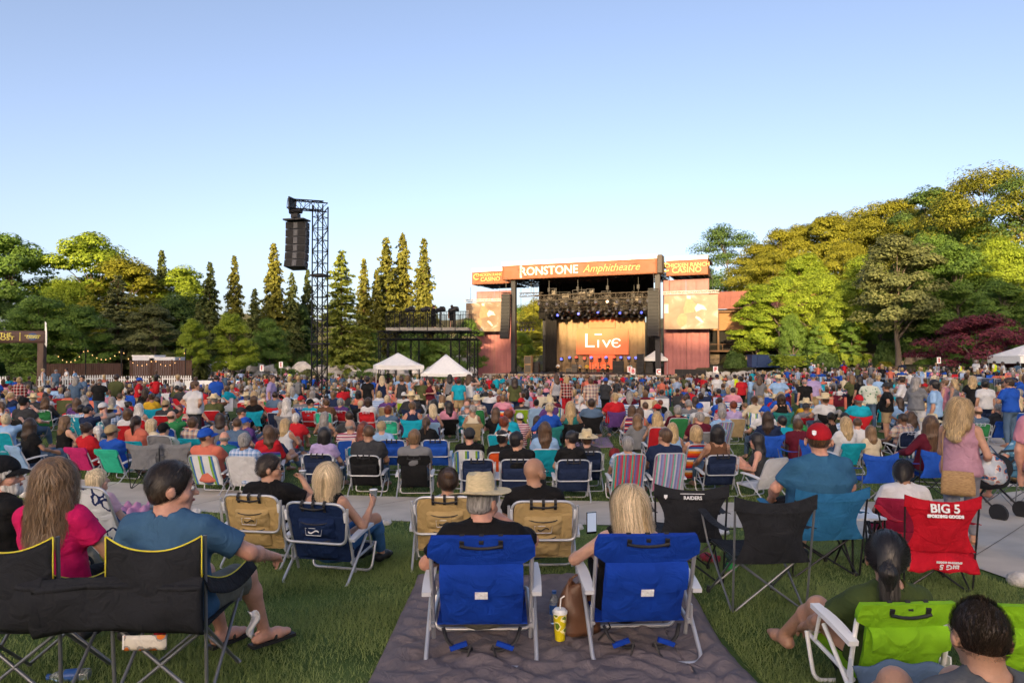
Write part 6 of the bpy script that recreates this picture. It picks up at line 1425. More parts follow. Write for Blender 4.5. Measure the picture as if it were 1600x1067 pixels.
# --- two royal blue chairs on the quilt
LABELW = mat('label_white', (.72, .74, .78), .6, var=.2, vs=60)
def royal(px, py, rz, label):
    x, y = spot(px, py, .38); e = chair('royal', x, y, rz, ROYAL, frame=ALU, label=label, scale=1.06, strap=BLKP); e.location.z += .035; e.scale.z = .99
    P = [bk(.235, dx, R(18)) + Vector((0, -.112, 0)) for dx in (-.035, .035)]; MB().box((P[0] + P[1]) / 2, (.07, .006, .045), Matrix.Rotation(R(-18) * -1, 3, 'X')).build('sewn_label', LABELW, e)
    P = bk(.40, -.19, R(18)) + Vector((0, -.05, 0)); MB().box(P, (.055, .006, .014), Matrix.Rotation(R(18), 3, 'X')).build('sewn_label', LABELW, e)
    for sx in (-1, 1):
        MB().tube(rounded([(sx * .22, -.20, .18), (sx * .19, -.24, .10), (sx * .10, -.25, .06), (sx * .05, -.24, .07)], .04), .012, 6, flat=.4).build('shoulder_strap', BLKP, e, True)
        MB().tube([(sx * .06, -.26, .10), (sx * .08, -.29, .04), (sx * .11, -.34, .015)], .006, 5).build('strap_end', BLKP, e)
        MB().box((sx * .13, -.25, .09), (.10, .02, .026), Matrix.Rotation(R(20 * sx), 3, 'Y')).build('strap_pad', ROYAL, e)
        MB().box((sx * .312, -.05, .438), (.036, .2, .012), Matrix.Rotation(R(7), 3, 'X')).build('arm_pad', ROYAL, e)
    return x, y, e
x, y, _ = royal(750, 1047, R(1), 'royal blue backpack chair on the quilt, holding the man in a straw fedora')
f = pose('beach', girth=1.38, pel=(0, .02, .275), lean=R(8), yaw=-.62, hands=((-.28, .24, .14), (.14, .30, .44)), epole=((-1, -.3, -.6), (1, -.2, -.6)), headlean=R(-14)); f.palm = [(0, 0, 1), (.6, -.5, .2)]
e = person(f, x, y, .04, 0, 'man in black polo shirt and straw fedora in a royal blue chair', 4, 'polo', SHB, 'shorts', KHAKI, 'short', 'grey', coll=True, group=FG, scale=.96)
STRAW = mat('straw_weave', (.62, .52, .32), .8, var=.16, vs=40, bump=.5, bs=120, stretch=(1, 1, 3)); BAND = mat('hat_band_brown', (.10, .075, .055), .7, var=.1)
hat = link('hat', straw_mesh(.186, 44, .118), STRAW, e); headat(hat, f, Matrix.Translation((0, -.012, .01)) @ Matrix.Rotation(R(-7), 4, 'Y') @ Matrix.Rotation(R(10), 4, 'X') @ Matrix.Scale(.96, 4)); link('hat_band', BANDM, BAND, hat)
x, y, _ = royal(1008, 1041, R(3), 'royal blue backpack chair on the quilt, holding the blonde woman in black')
f = pose('beach', True, 1.12, pel=(-.04, .0, .25), lean=R(14), yaw=.35, hpitch=R(-12), hands=((-.24, .26, .24), (.24, .30, .12)), epole=((-1, -.4, -.5), (1, -.3, -.5)))
e = person(f, x, y + .07, .04, .05, 'blonde woman in black tank top in the second royal blue chair', 0, 'tank', SHB, 'shorts', SHB, 'long', 'blonde', group=FG, scale=.96)
headat(link('hair_strands', strands(f, 1900, .34, 5, .003, .003, .021, part=.35), STR['pale blonde'], e), f)
PH = empty('smartphone', (x - .22, y + .42, gz(x, y) + .60), .3, 'dark smartphone held up by the blonde woman in black', 'phone'); MB().box((0, 0, .075), (.074, .009, .15)).build('phone_body', LENSB, PH); MB().box((0, -.006, .08), (.066, .002, .13)).build('phone_screen', emis('phone_screen', (.25, .3, .4), .3), PH)
# --- handbag, lemon cup, bottle on the quilt
LEATH = mat('brown_leather', (.13, .062, .035), .45, var=.25, vs=6, bump=.3, bs=14, spec=.5); p = gnd(905, 1000, .03); e = empty('handbag', (p.x, p.y + .12, p.z + .045), R(20), 'slouching brown leather handbag between the royal blue chairs', 'handbag')
g = []
for a in np.linspace(0, 2 * math.pi, 29):
    row = []
    for t in np.linspace(0, 1, 12):
        k = (1.05 - .45 * t ** 1.5 + .10 * math.sin(math.pi * t)); dp = .085 * (1 - .75 * t ** 1.3) + .012; row.append((.15 * k * math.cos(a) + .03 * t * t, dp * math.sin(a) + .01 * math.sin(9 * t + 3 * a), .30 * t + .02 * math.sin(3 * a) * t - .03 * t * t * math.cos(a)))
    g.append(row)
b = MB(); b.sheet(g, .006); b.build('bag_body', LEATH, e, True); MB().tube(rounded([(-.06, 0, .27), (-.05, -.02, .37), (.07, -.03, .38), (.09, 0, .27)], .05), .008, 6).build('bag_handle', LEATH, e, True)
MB().tube([(.1, -.05, .25), (.14, -.09, .15), (.18, -.12, .04), (.05, -.2, .01)], .006, 6).build('bag_strap', BLKP, e, True); MB().lathe([(.012, 0), (.018, .004), (.012, .008)], 10, (.1, -.03, .26)).build('bag_ring', STEEL, e)
LEM = cloth('lemon_print', '#d8c81c', 'floral', ('#5f7d1c', '#efe9b0'), 16); p = gnd(875, 1004, .03); e = empty('drink_cup', (p.x, p.y, p.z + .05), 0, 'tall yellow lemon printed cup with white lid and straw', 'cup'); MB().lathe([(.030, 0), (.032, .004), (.044, .17)], 20).build('cup_body', LEM, e, 60); MB().lathe([(.047, .168), (.048, .182), (.04, .186), (.036, .195), (.01, .197)], 20).build('lid', mat('lid_white', (.75, .78, .8), .3, var=.03), e, 40); MB().tube([(0, 0, .19), (.006, 0, .26), (.03, 0, .275)], .005, 6).build('straw', WHITEP, e)
CLEAR = mat('clear_plastic', (.75, .82, .88), .12, var=.0); CLEAR.node_tree.nodes['Principled BSDF'].inputs['Transmission Weight'].default_value = .85
BLUEC = mat('bottle_blue', (.03, .10, .35), .4, var=.05)
def bottle(x, y, z, rot, label):
    e = empty('water_bottle', (x, y, z), 0, label, 'bottle'); e.rotation_euler = rot; MB().lathe([(.028, 0), (.032, .01), (.031, .05), (.033, .07), (.031, .09), (.033, .13), (.03, .16), (.013, .195), (.013, .2)], 16).build('bottle_body', CLEAR, e, 50); MB().lathe([(.0335, .06), (.0335, .125)], 16, cap=False).build('bottle_label', BLUEC, e, True); MB().lathe([(.016, .198), (.016, .215)], 12).build('bottle_cap', BLUEC, e)
p = gnd(868, 990, .03); bottle(p.x, p.y + .14, p.z + .05, (0, 0, 0), 'water bottle with blue cap behind the yellow cup'); p = gnd(140, 1062); bottle(p.x, p.y, p.z + .035, (R(90), 0, R(-80)), 'water bottle lying on the grass under the black loveseat')
e = empty('shoulder_bag', (.55, 5.3, gz(0, 5.3) + .05), .5, 'taupe cloth bag slumped on the quilt behind the handbag', 'bag'); L = Layer(); L.add(ell((0, 0, .05), vec(.17, .10, .07), None, .03), ell((.12, .03, .04), vec(.09, .08, .05), None, .03)); L.fold = .009; L.cut.append((vec(0, 0, 0), vec(0, 0, -1.))); link('bag_cloth', layer_mesh('bag_cloth', L, .009), cloth('canvas_taupe', '#4b4441'), e); MB().tube([(-.1, -.05, .1), (0, -.1, .13), (.12, -.04, .09)], .008, 6).build('bag_strap', BLKP, e, True)
# --- black loveseat with yellow piping
X0, Y0 = xat(250, 3.5), 3.72; Z0 = gz(X0, Y0); e = empty('loveseat_camp_chair', (X0, Y0, Z0), R(2), 'black double camp chair with yellow piping and grey legs', 'chair'); e.scale = (.88, .92, .86)
YPIP = mat('piping_yellow', (.72, .62, .05), .6, var=.08); GREYT = mat('grey_tube', (.20, .21, .23), .4, .6, var=.1)
ctr = (0., -.83)
for c in ctr:
    for sx in (-1, 1):
        MB().tube([(c + sx * .262, -.20, .02), (c + sx * .272, -.27, 1.03)], .011, 8).build('back_post', GREYT, e, 50)
    g, top = [], []
    for u in np.linspace(-1, 1, 17):
        row = []
        for t in np.linspace(0, 1, 10): z = .50 + (.535 - .085 * (1 - u * u)) * t; row.append((c + u * .268, -.235 - .07 * (z / 1.03) - .055 * (1 - u * u) * math.sin(math.pi * (.2 + .7 * t)) + .005 * math.sin(8 * t + 6 * u), z))
        g.append(row); top.append(Vector(row[-1]) + Vector((0, -.004, .002)))
    MB().sheet(g, .008).build('back_fabric', BLKC, e, True); MB().tube(top, .0048, 6).build('piping', YPIP, e, True); MB().tube([Vector(g[0][j]) + Vector((-.002, -.006, 0)) for j in range(5, 10)], .0045, 6).build('piping', YPIP, e, True); MB().tube([Vector(g[-1][j]) + Vector((.002, -.006, 0)) for j in range(5, 10)], .0045, 6).build('piping', YPIP, e, True)
    g = [[(c + u * .25, -.24 + .52 * t, .46 - .05 * math.sin(math.pi * t) * (1 - u * u)) for t in np.linspace(0, 1, 7)] for u in np.linspace(-1, 1, 7)]; MB().sheet(g, .008).build('seat_fabric', BLKC, e, True)
    for sx in (-1, 1):
        tubeset(e, 'leg', [((c + sx * .27, -.22, .02), (c - sx * .24, -.2, .45)), ((c + sx * .27, .30, .02), (c - sx * .24, .27, .46)), ((c + sx * .275, -.2, .02), (c + sx * .262, .27, .46)), ((c + sx * .255, .30, .02), (c + sx * .25, -.18, .45))], .0105, GREYT)
        MB().tube([(c + sx * .27, .28, .44), (c + sx * .30, .32, .70)], .011, 8).build('arm_post', GREYT, e, 50)
        g, rim = [], []
        for t in np.linspace(0, 1, 11):
            y = -.27 + .62 * t; zt = .80 - .085 * math.sin(math.pi * t * .9) - .07 * t; xo = c + sx * (.285 + .05 * t); row = [(xo - sx * .035 * (1 - k) + sx * .02 * k, y, zt - .10 * k * (1 - .3 * t)) for k in np.linspace(0, 1, 5)]; g.append(row); rim.append(Vector(row[0]) + Vector((0, 0, .004)))
        MB().sheet(g, .008).build('armrest', BLKC, e, True); MB().tube(rim, .0048, 6).build('piping', YPIP, e, True)
for x0, x1, z1 in ((-1.12, -.60, .80), (-.66, .285, .79)):    # hanging rear pockets
    g = []
    for u in np.linspace(0, 1, 31):
        row = []
        for t in np.linspace(0, 1, 11):
            x = x0 + (x1 - x0) * u; puff = math.sin(math.pi * t) ** .6 * .035; row.append((x, -.31 - puff - .012 * math.sin(7 * u + 4 * t) - .006 * math.sin(19 * u - 5 * t), z1 + .02 * u - (.335 - .03 * math.sin(3 * u)) * t + .012 * math.sin(5 * u)))
        g.append(row)
    MB().sheet(g, .012).build('rear_pocket', BLKC, e, True); MB().sheet([[(p[0], p[1] - .009, p[2]) for p in (row[1], row[2])] for row in g], .006).build('pocket_seam', BLKC, e, True)
# tissues tucked in the pocket, napkin on the arm
e2 = empty('snack_packet', (X0 + .02, Y0 - .36, Z0 + .40), R(3), 'white and orange snack packet tucked into the black loveseat pocket', 'packet'); MB().sheet([[(.10 * u, -.006 - .012 * math.cos(u * 1.5) * math.sin(math.pi * t), -.035 + .07 * t) for t in np.linspace(0, 1, 5)] for u in np.linspace(-1, 1, 9)], .012).build('packet_body', cloth('packet_print', '#c9c2b4', 'floral', ('#c26a2a', '#8d8a86'), 14), e2, True); MB().box((-.105, 0, 0), (.012, .01, .066)).build('packet_seal', WHITEP, e2)
e2 = empty('paper_napkin', (X0 + .38, Y0 + .06, Z0 + .25), .3, 'crumpled white paper napkin hanging from the loveseat arm', 'napkin'); e2.scale = (.8, .8, .6); MB().sheet([[(.02 * math.sin(6 * t) + .035 * u * (1 - .4 * t), .02 * math.sin(4 * u + 5 * t), .24 - .24 * t) for t in np.linspace(0, 1, 8)] for u in np.linspace(-1, 1, 6)], .003).build('napkin_sheet', WHT, e2, True)
f = pose('camp', girth=1.06, pel=(0, .0, .45), lean=R(12), yaw=-1.0, hands=((-.24, .22, .10), (.40, .28, .18)), feet=((-.02, .56, .08), (.24, .58, .08)), epole=((-1, -.3, -.5), (1, -.6, -.4)), headlean=R(-3)); f.palm = [None, (0, 0, 1)]; f.hand_curl = [.5, .8]; f.toe = [(.5, 1, 0), (.6, .8, 0)]
e = person(f, X0 - .02, Y0 + .03, 0, R(-3), 'man with dark greying hair in slate blue t-shirt in the black loveseat', 4, 'polo', SLATE, 'shorts', KHAKI, 'short', 'dark brown', group=FG, feet=False, scale=1.0); face(e, f, 'dark brown')
headat(link('hair_strands', strands(f, 2200, .045, 6, .002, .0026, .013, fall=(0, -.55, -.85), part=.12, lift=.06, nape=-.06), STR['dark brown'], e), f)
for i in (0, 1):
    n = f.an[i]; d_ = unit(vec(*f.toe[i])); q = lambda a, wv, z: tuple(n + d_ * a + np.cross(d_, vec(0, 0, 1)) * wv + vec(0, 0, z)); sd = MB(); sd.sheet([[q(a, wv * (.036 + .012 * math.sin(max(0, a + .05) * 9)), -.078) for wv in (-1, 0, 1)] for a in np.linspace(-.09, .20, 8)], .02); so = sd.build('sandal_sole', BLKP, e, 50); MB().tube([q(.05, -.05, -.06), q(.08, -.02, -.02), q(.12, 0, -.045), q(.08, .02, -.02), q(.05, .05, -.06)], .009, 6).build('sandal_strap', BLKP, e, True)
f = pose('camp', True, 1.08, pel=(0, -.04, .50), lean=R(4), yaw=.3, hands=((-.12, .32, .10), (.20, .26, .08)), epole=((-1, -.3, -.5), (1, -.5, -.4)), headlean=R(-2))
e = person(f, X0 - .84, Y0 + .30, 0, R(-4), 'woman with long wavy light brown hair in magenta t-shirt in the black loveseat', 1, 'tee', MAGENTA, 'long', SHB, 'wavy', 'light brown', group=FG, scale=.95)
headat(link('hair_strands', strands(f, 2000, .38, 7, .009, .0028, .016, part=.4), STR['light brown'], e), f)
# --- a pale red drink under the loveseat
p = gnd(250, 1002); e = empty('drink_cup', (p.x, p.y, p.z), 0, 'clear cup of red drink standing on the grass under the loveseat', 'cup'); MB().lathe([(.032, 0), (.042, .095), (.04, .095), (.031, .06)], 18).build('cup_body', mat('red_drink', (.30, .02, .03), .15, var=.1), e, 40); MB().lathe([(.044, .093), (.044, .10), (.02, .108)], 18).build('lid', CLEAR, e)
# --- bearded man in black cap at the left edge, teal chair
x, y = xat(5, 5.0), 5.0; chair('beach', x - .28, y - .12, R(-30), cloth('canvas_teal', '#1f8fa6'), label='teal beach chair of the white bearded man in a black cap'); f = pose('beach', girth=1.1, pel=(0, -.02, .38), lean=R(5), yaw=-.75, hands=((-.2, .3, .15), (.08, .34, .36)))
e = person(f, x + .06, y, 0, R(-30), 'white bearded man in black cap resting chin on his hand', 4, 'tee', SHB, 'long', KHAKI, 'short', 'white', hat=CAPM, hatm=cloth('cap_black', '#16171b'), group=FG); face(e, f, 'white', 'white')
# --- blond child and navy floral chair
FLOR = cloth('canvas_navy_floral', '#cfd3da', 'floral', ('#cfd3da', '#182a5e'), 5.0); x, y = spot(150, 902, .36); chair('tall', x, y, R(-16), FLOR, label='white framed chair with navy and white flower pattern', scale=.98); f = pose('beach', False, .8, pel=(0, -.06, .33), lean=R(8), yaw=-.5); e = person(f, x - .26, y + .2, .05, R(-16), 'small child with white blond hair beyond the magenta shirted woman', 0, 'tee', cloth('shirt_pale_pink', '#d0a8b4'), 'long', DENIM, 'bob', 'pale blonde', group=FG, fine=False, scale=.80, h=.014)
# --- pink and picnic blankets, food
def blanket(name, poly, m, label, z=.02, amp=.02, n=28):
    P = [gnd(*q) for q in poly]; g = []
    for i in range(n + 1):
        u = i / n; a, c = P[0].lerp(P[1], u), P[3].lerp(P[2], u); g.append([tuple(a.lerp(c, v) + Vector((0, 0, z + amp * (math.sin(9 * u + 5 * v) * math.sin(11 * v + 3 * u) * .5 + .5 + .4 * math.sin(23 * u - 9 * v))))) for v in np.linspace(0, 1, n + 1)])
    e = empty(name, (0, 0, 0), 0, label, 'blanket'); MB().sheet(g, .012).build('blanket_cloth', m, e, True); MB().tube([g[i][0] for i in range(0, n + 1, 2)], .01, 5).build('hem', m, e, True); return e
blanket('fleece_blanket', [(160, 842), (225, 838), (235, 796), (170, 792)], cloth('fleece_pink', '#c98cab'), 'crumpled pink fleece blanket behind the floral chair', .03, .09)
blanket('picnic_blanket', [(255, 868), (372, 866), (368, 822), (275, 822)], cloth('picnic_print', '#cfcfbf', 'floral', ('#23261f', '#7d8f3a', '#cfcfbf'), 9), 'black and green patterned picnic blanket beside the tan chair', .015, .012)
p = gnd(322, 838); e = empty('food_tray', (p.x, p.y, p.z + .05), .2, 'paper tray of yellow food on the picnic blanket', 'tray'); MB().lathe([(.09, 0), (.13, .03), (.125, .03), (.088, .006)], 20).build('tray_dish', WHITEP, e, 50); L = Layer(); L.add(*[ell((rng.uniform(-.06, .06), rng.uniform(-.06, .06), .03), vec(.035, .03, .025), None, .01) for _ in range(7)]); link('food', layer_mesh('food', L, .008), mat('food_yellow', (.75, .42, .05), .5, var=.2), e)
# --- tan chair and man in sunglasses
def tanchair(px, py, rz, label, fab=TAN, sc=1.0):
    x, y = spot(px, py, .37); e = chair('pack', x, y, rz, fab, label=label, scale=sc)
    q = bk(.30, 0, R(20)) + Vector((0, -.098, 0)); o = MB(); o.tube([q + Vector((-.08, 0, .03)), q + Vector((.08, 0, .03)), q + Vector((.07, 0, -.03)), q + Vector((-.07, 0, -.03))], .003, 4, True); o.build('logo_outline', LABELW, e); MB().sheet([[tuple(q + Vector((u * .05, -.002, .012 * math.sin(u * 3) + w_))) for w_ in (-.006, .006)] for u in np.linspace(-1, 1, 7)], .003).build('logo', BLKP if fab is TAN else LABELW, e)
    return x, y, e
x, y, _ = tanchair(397, 890, R(-9), 'tan backpack chair, holding the man in wraparound sunglasses'); f = pose('beach', girth=1.1, pel=(0, -.02, .29), lean=R(9), yaw=-1.15, hands=((-.2, .3, .14), (.25, .16, .49)), epole=((-1, -.3, -.5), (1, .2, -.9)), headlean=0.0); f.palm = [None, (.6, .2, .7)]; f.hand_curl = [.5, .75]
e = person(f, x + .05, y, 0, R(-9), 'dark haired man in wraparound sunglasses and black t-shirt drinking', 1, 'tee', SHB, 'shorts', KHAKI, 'short', 'dark brown', group=FG); face(e, f, 'dark brown', None, 'dark'); headat(link('hair_strands', strands(f, 1500, .035, 8, .001, .0026, .013, fall=(0, -.8, -.5), part=.1, lift=.3, nape=-.06), STR['dark brown'], e), f)
hw = Matrix.Rotation(R(-9), 3, 'Z') @ Vector(f.ha[1]) + Vector((x + .05, y, gz(x, y))); c_ = empty('plastic_cup', tuple(hw + Vector((-.02, .03, .01))), 0, 'translucent plastic cup at the lips of the man in sunglasses', 'cup'); MB().lathe([(.026, 0), (.036, .09), (.034, .09), (.024, .004)], 16).build('cup_body', CLEAR, c_, 40); MB().lathe([(.0365, .088), (.0365, .093), (.034, .093)], 16).build('rim', WHITEP, c_)
# --- navy chair and blonde woman raising a cup
x, y, _ = tanchair(503, 914, R(-13), 'navy backpack chair with open pockets, holding the blonde woman raising a cup', NAVY); f = pose('beach', True, .95, pel=(0, -.03, .26), lean=R(11), yaw=.15, hands=((-.22, .24, .12), (.30, .20, .36)), feet=((.02, .58, .08), (.24, .52, .08)), epole=((-1, -.3, -.5), (.5, -.1, -1)), kpole=((.1, .3, 1), (.35, .2, 1))); f.palm = [None, (1, .2, .2)]; f.hand_curl = [.5, .5]
e = person(f, x, y, 0, R(-13), 'blonde woman in jeans raising a clear plastic cup', 1, 'tank', SHB, 'long', cloth('jeans_bright', '#3f6da3'), 'bob', 'pale blonde', group=FG); headat(link('hair_strands', strands(f, 2200, .19, 9, .002, .0028, .019, part=.4), STR['pale blonde'], e), f)
hw = Matrix.Rotation(R(-13), 3, 'Z') @ Vector(f.ha[1] + unit(f.ha[1] - f.el[1]) * .07) + Vector((x, y, gz(x, y))); c_ = empty('plastic_cup', tuple(hw + Vector((-.01, .02, -.02))), 0, 'clear plastic cup held high by the blonde woman in jeans', 'cup'); MB().lathe([(.026, 0), (.038, .10), (.036, .10), (.024, .004)], 16).build('cup_body', CLEAR, c_, 40); MB().lathe([(.0385, .098), (.0385, .104), (.036, .104)], 16).build('rim', WHITEP, c_)
b = MB(); b.tube([(sx, .10 + .0 * sx, .0) for sx in ()] or [(-.08, .02, .08), (-.05, .085, .095), (.05, .085, .095), (.08, .02, .08)], .006, 5); headat(b.build('sunglasses', LENSB, e), f)
# --- tan chairs with the dark haired woman and the bald man
x, y, _ = tanchair(692, 895, R(2), 'tan backpack chair, holding the woman with smooth dark hair'); f = pose('beach', True, .95, pel=(.02, -.06, .20), lean=R(16), yaw=.15); e = person(f, x + .0, y, 0, R(2), 'woman with smooth tied back dark hair in a tan chair', 1, 'tank', cloth('shirt_lightblue', '#8fa9c4'), 'long', DENIM, 'bun', 'brown', group=FG)
headat(link('hair_strands', strands(f, 1600, .08, 10, .001, .0026, .012, fall=(0, -1, -.2), part=.05), STR['brown'], e), f)
x, y, _ = tanchair(848, 908, R(1), 'tan backpack chair, holding the bald man with glasses'); f = pose('beach', girth=1.15, pel=(-.06, -.02, .29), lean=R(8), yaw=-.8, hands=((-.2, .3, .14), (.2, .3, .14)), headlean=0.); e = person(f, x, y, 0, R(1), 'bald man with glasses and dark goatee in a tan chair', 2, 'tee', SHB, 'long', DENIM, None, 'black', group=FG); face(e, f, 'black', 'black', 'clear')
# --- empty black camp chairs
x, y = spot(1080, 912, .25); c1 = chair('camp', x, y, R(-4), BLKC, DKSTEEL, label='empty black camp chair with white team lettering along its top edge', scale=1.0); x2, y2 = spot(1197, 955, .25); c2 = chair('camp', x2, y2, R(5), BLKC, GREYT, label='empty plain black camp chair with grey tube legs', scale=1.0)
o = link('lettering', text_mesh('RAIDERS', .04, .002, bold=.001), LABELW, c1); o.location = (.0, -.435, .80); o.rotation_euler = (R(84), 0, 0); MB().box((0, -.418, .832), (.2, .004, .005)).build('print_line', LABELW, c1); MB().prism([(-.014, .018), (.014, .018), (.014, -.004), (0, -.02), (-.014, -.004)], lambda u, v, t: (-.22 + u, t, .80 + v), -.395, -.40).build('print_shield', LABELW, c1)
for c, nm in ((c1, 1), (c2, 2)): MB().lathe([(.045, -.11), (.05, 0), (.046, 0), (.041, -.1)], 14, (.31, .12, .655)).build('cup_holder', BLKC, c)
# clothes lying under the camp chairs
for px, py, col, lab_, s_ in ((1112, 878, '#8c2a35', 'crumpled red cloth on the grass under the black camp chair', .8), (1158, 880, '#2c3d33', 'dark green cloth bag on the grass between the black camp chairs', 1.0), (1128, 835, '#b8bcc2', 'crumpled white plastic bag beside the path behind the camp chairs', .7), (1140, 892, '#2f9a4a', 'green bottle bag lying by the black camp chair leg', .5)):
    p = gnd(px, py); e = empty('cloth_heap', (p.x, p.y, p.z), rng.uniform(0, 3), lab_, 'cloth'); L = Layer(); L.add(ell((0, 0, .03), vec(.16, .11, .05) * s_, None, .03), ell((.1 * s_, .05 * s_, .03), vec(.10, .09, .04) * s_, None, .03)); L.fold = .010; L.cut.append((vec(0, 0, .0), vec(0, 0, -1.))); link('heap_body', layer_mesh('heap_body', L, .011), cloth('heap_' + col[1:], col), e); MB().tube([(-.1 * s_, 0, .05), (0, .08 * s_, .09), (.12 * s_, .05, .05)], .006, 5).build('drawstring', BLKP, e)
# --- big man in a red cap, teal-blue chair, side table
x, y = spot(1287, 902, .27); chair('camp', x, y, R(6), cloth('canvas_steel_blue', '#25628f'), DKSTEEL, label='steel blue camp chair, holding the heavy man in a red cap', scale=1.0, pouch=cloth('canvas_steel_blue', '#25628f')).scale = (1.12, 1, .93)
f = pose('camp', girth=1.55, pel=(.06, -.02, .52), lean=R(7), yaw=-.45, hs=1.2, hands=((-.30, .28, .08), (.30, .28, .08)), epole=((-1, -.4, -.4), (1, -.4, -.4)), headlean=0.); e = person(f, x, y, 0, R(4), 'heavy man in red baseball cap and teal blue t-shirt', 4, 'polo', TEALB, 'shorts', SHB, 'crop', 'brown', hat=CAPM, hatm=cloth('cap_red', '#a31a26'), group=FG, scale=1.04)
MB().prism([(-.016, .014), (0, .02), (.016, .014), (.014, -.012), (0, -.022), (-.014, -.012)], lambda u, v, t: (u, t, v), 0, .004).build('cap_badge', LABELW, e); bg_ = [o for o in e.children if o.name.startswith('cap_badge')][0]; headat(bg_, f, Matrix.Translation((-.035, -.122, .075)) @ Matrix.Rotation(R(-22), 4, 'X') @ Matrix.Rotation(R(14), 4, 'Z'))
p = gnd(1350, 892); e = empty('camp_table', (p.x, p.y + .1, p.z), R(6), 'small white topped folding table beside the man in the red cap', 'table'); MB().box((0, 0, .50), (.34, .36, .018)).build('table_top', mat('table_pale', (.66, .70, .76), .4, var=.05), e); tubeset(e, 'leg', [((-.15, -.16, 0), (-.15, .14, .49)), ((-.15, .16, 0), (-.15, -.14, .49)), ((.15, -.16, 0), (.15, .14, .49)), ((.15, .16, 0), (.15, -.14, .49)), ((-.16, -.16, 0), (-.16, -.16, .5)), ((.16, -.16, 0), (.16, -.16, .5))], .010, DKSTEEL)
bottle(p.x - .1, p.y + .12, p.z + .51, (0, 0, 0), 'water bottle standing on the small folding table')
# --- child in white t-shirt, red lettered chair
x, y = spot(1426, 868, .3); chair('low', x, y, R(-18), cloth('canvas_raspberry', '#8f1d3f'), DKSTEEL, label='raspberry low sling chair under the black haired child', scale=.9)
f = pose('beach', False, .95, pel=(.10, -.05, .26), lean=R(0), yaw=-.35, headlean=R(-4)); e = person(f, x - .02, y, 0, R(-20), 'black haired child in white t-shirt with back turned', 2, 'tee', WHT, 'shorts', KHAKI, 'short', 'black', group=FG, scale=.92, vol=.006); headat(link('hair_strands', strands(f, 1800, .05, 11, .001, .0028, .018, fall=(0, -.5, -.8), part=.1, lift=.2, nape=-.05), STR['black'], e), f)
x, y = spot(1474, 925, .25); c = chair('camp', x, y, R(-9), REDC, DKSTEEL, label='empty red camp chair with white store lettering', scale=.92)
for t_, sz, z_, y_ in (('BIG 5', .105, .80, -.425), ('SPORTING GOODS', .034, .735, -.43)): o = link('lettering', text_mesh(t_, sz, .002, bold=.003), LABELW, c); o.location = (0, y_, z_); o.rotation_euler = (R(82), 0, 0)
g = [[(u * .30, -.22 - .16 * math.sin(t * 1.5) - .02 * math.sin(6 * u), .44 - .20 * t - .02 * u * u + .012 * math.sin(9 * u + 4 * t)) for t in np.linspace(0, 1, 8)] for u in np.linspace(-1, 1, 15)]; MB().sheet(g, .008).build('rear_flap', REDC, c, True)
for t_, sz, z_ in (('BIG 5', .07, .285), ('SPORTING GOODS', .024, .325)): o = link('lettering', text_mesh(t_, sz, .002, bold=.002), LABELW, c); o.location = (.04, -.395, z_); o.rotation_euler = (R(72), R(180), 0)
# --- woman with black ponytail in a lime chair; companions at the corner
x, y = xat(1394, 3.45), 3.62; chair('lime', x, y, R(3), LIME, frame=WHITEP, arm=WHITEP, label='lime green folding chair, holding the woman with a black ponytail', scale=.96); f = pose('beach', True, 1.08, pel=(0, .04, .11), lean=R(10), yaw=-.5, hpitch=R(-4), hands=((-.24, .34, .14), (.2, .36, .14)), feet=((-.22, .70, .08), (.12, .64, .08)), epole=((-1, -.4, -.2), (1, -.3, -.5))); f.palm = [(0, 0, 1), None]
e = person(f, x + .04, y, -.03, R(3), 'woman with long black ponytail in olive top in a lime chair', 1, 'tee', OLIVE, 'shorts', SHB, 'pony', 'black', group=FG, scale=1.0, feet=False, vol=.004); headat(link('hair_strands', strands(f, 1600, .30, 12, .003, .003, .013, tail=(0, -.125, .04), part=0.), STR['black'], e), f)
MB().tube([(0, 0, 0)] and [tuple(f.nb + f.rt * .05 - f.fw * .06 - f.ax * .0), tuple(f.pel + f.ax * .40 + f.rt * .12 - f.fw * .07), tuple(f.pel + f.ax * .30 + f.rt * .16 - f.fw * .09)], .008, 6).build('top_strap', OLIVE, e, True)
e2 = empty('denim_jacket', (x + .0, y - .34, gz(x, y) - .06), 0, 'faded denim jacket draped over the back of the lime chair', 'jacket'); g = [[(.30 * u + .05 * math.sin(3 * t), -.05 - .05 * math.sin(2 * u + 2 * t) - .03 * t, .36 - .35 * t + .05 * math.cos(u * 1.6) * (1 - t) + .012 * math.sin(11 * u + 3 * t)) for t in np.linspace(0, 1, 14)] for u in np.linspace(-1, 1, 24)]; MB().sheet(g, .016).build('jacket_body', cloth('denim_faded', '#5d7189'), e2, True); MB().tube([tuple(g[i][3]) for i in range(2, 22)], .007, 5).build('seam', cloth('denim_faded', '#5d7189'), e2, True)
x, y = xat(1618, 3.45), 3.62; chair('lime', x, y, R(-4), LIME, frame=WHITEP, arm=WHITEP, label='second lime green folding chair at the corner beside the dark haired man', scale=.93)
x, y = xat(1518, 2.46), 2.46; f = pose('ground', girth=1.05, pel=(0, 0, .06), lean=R(8), yaw=-.3, headlean=R(-8), hs=1.05); e = person(f, x, y, 0, R(4), 'man with short dark spiky hair below the lime chairs', 1, 'tee', cloth('shirt_grey', '#55585c'), 'long', DENIM, 'crop', 'dark brown', group=FG, scale=1.0); headat(link('hair_strands', strands(f, 3200, .022, 13, .001, .0022, .008, fall=(0, -.2, .4), part=0., lift=.6, nape=-.05, jit=.4), STR['dark brown'], e), f)
print('front', time.time() - _T0)
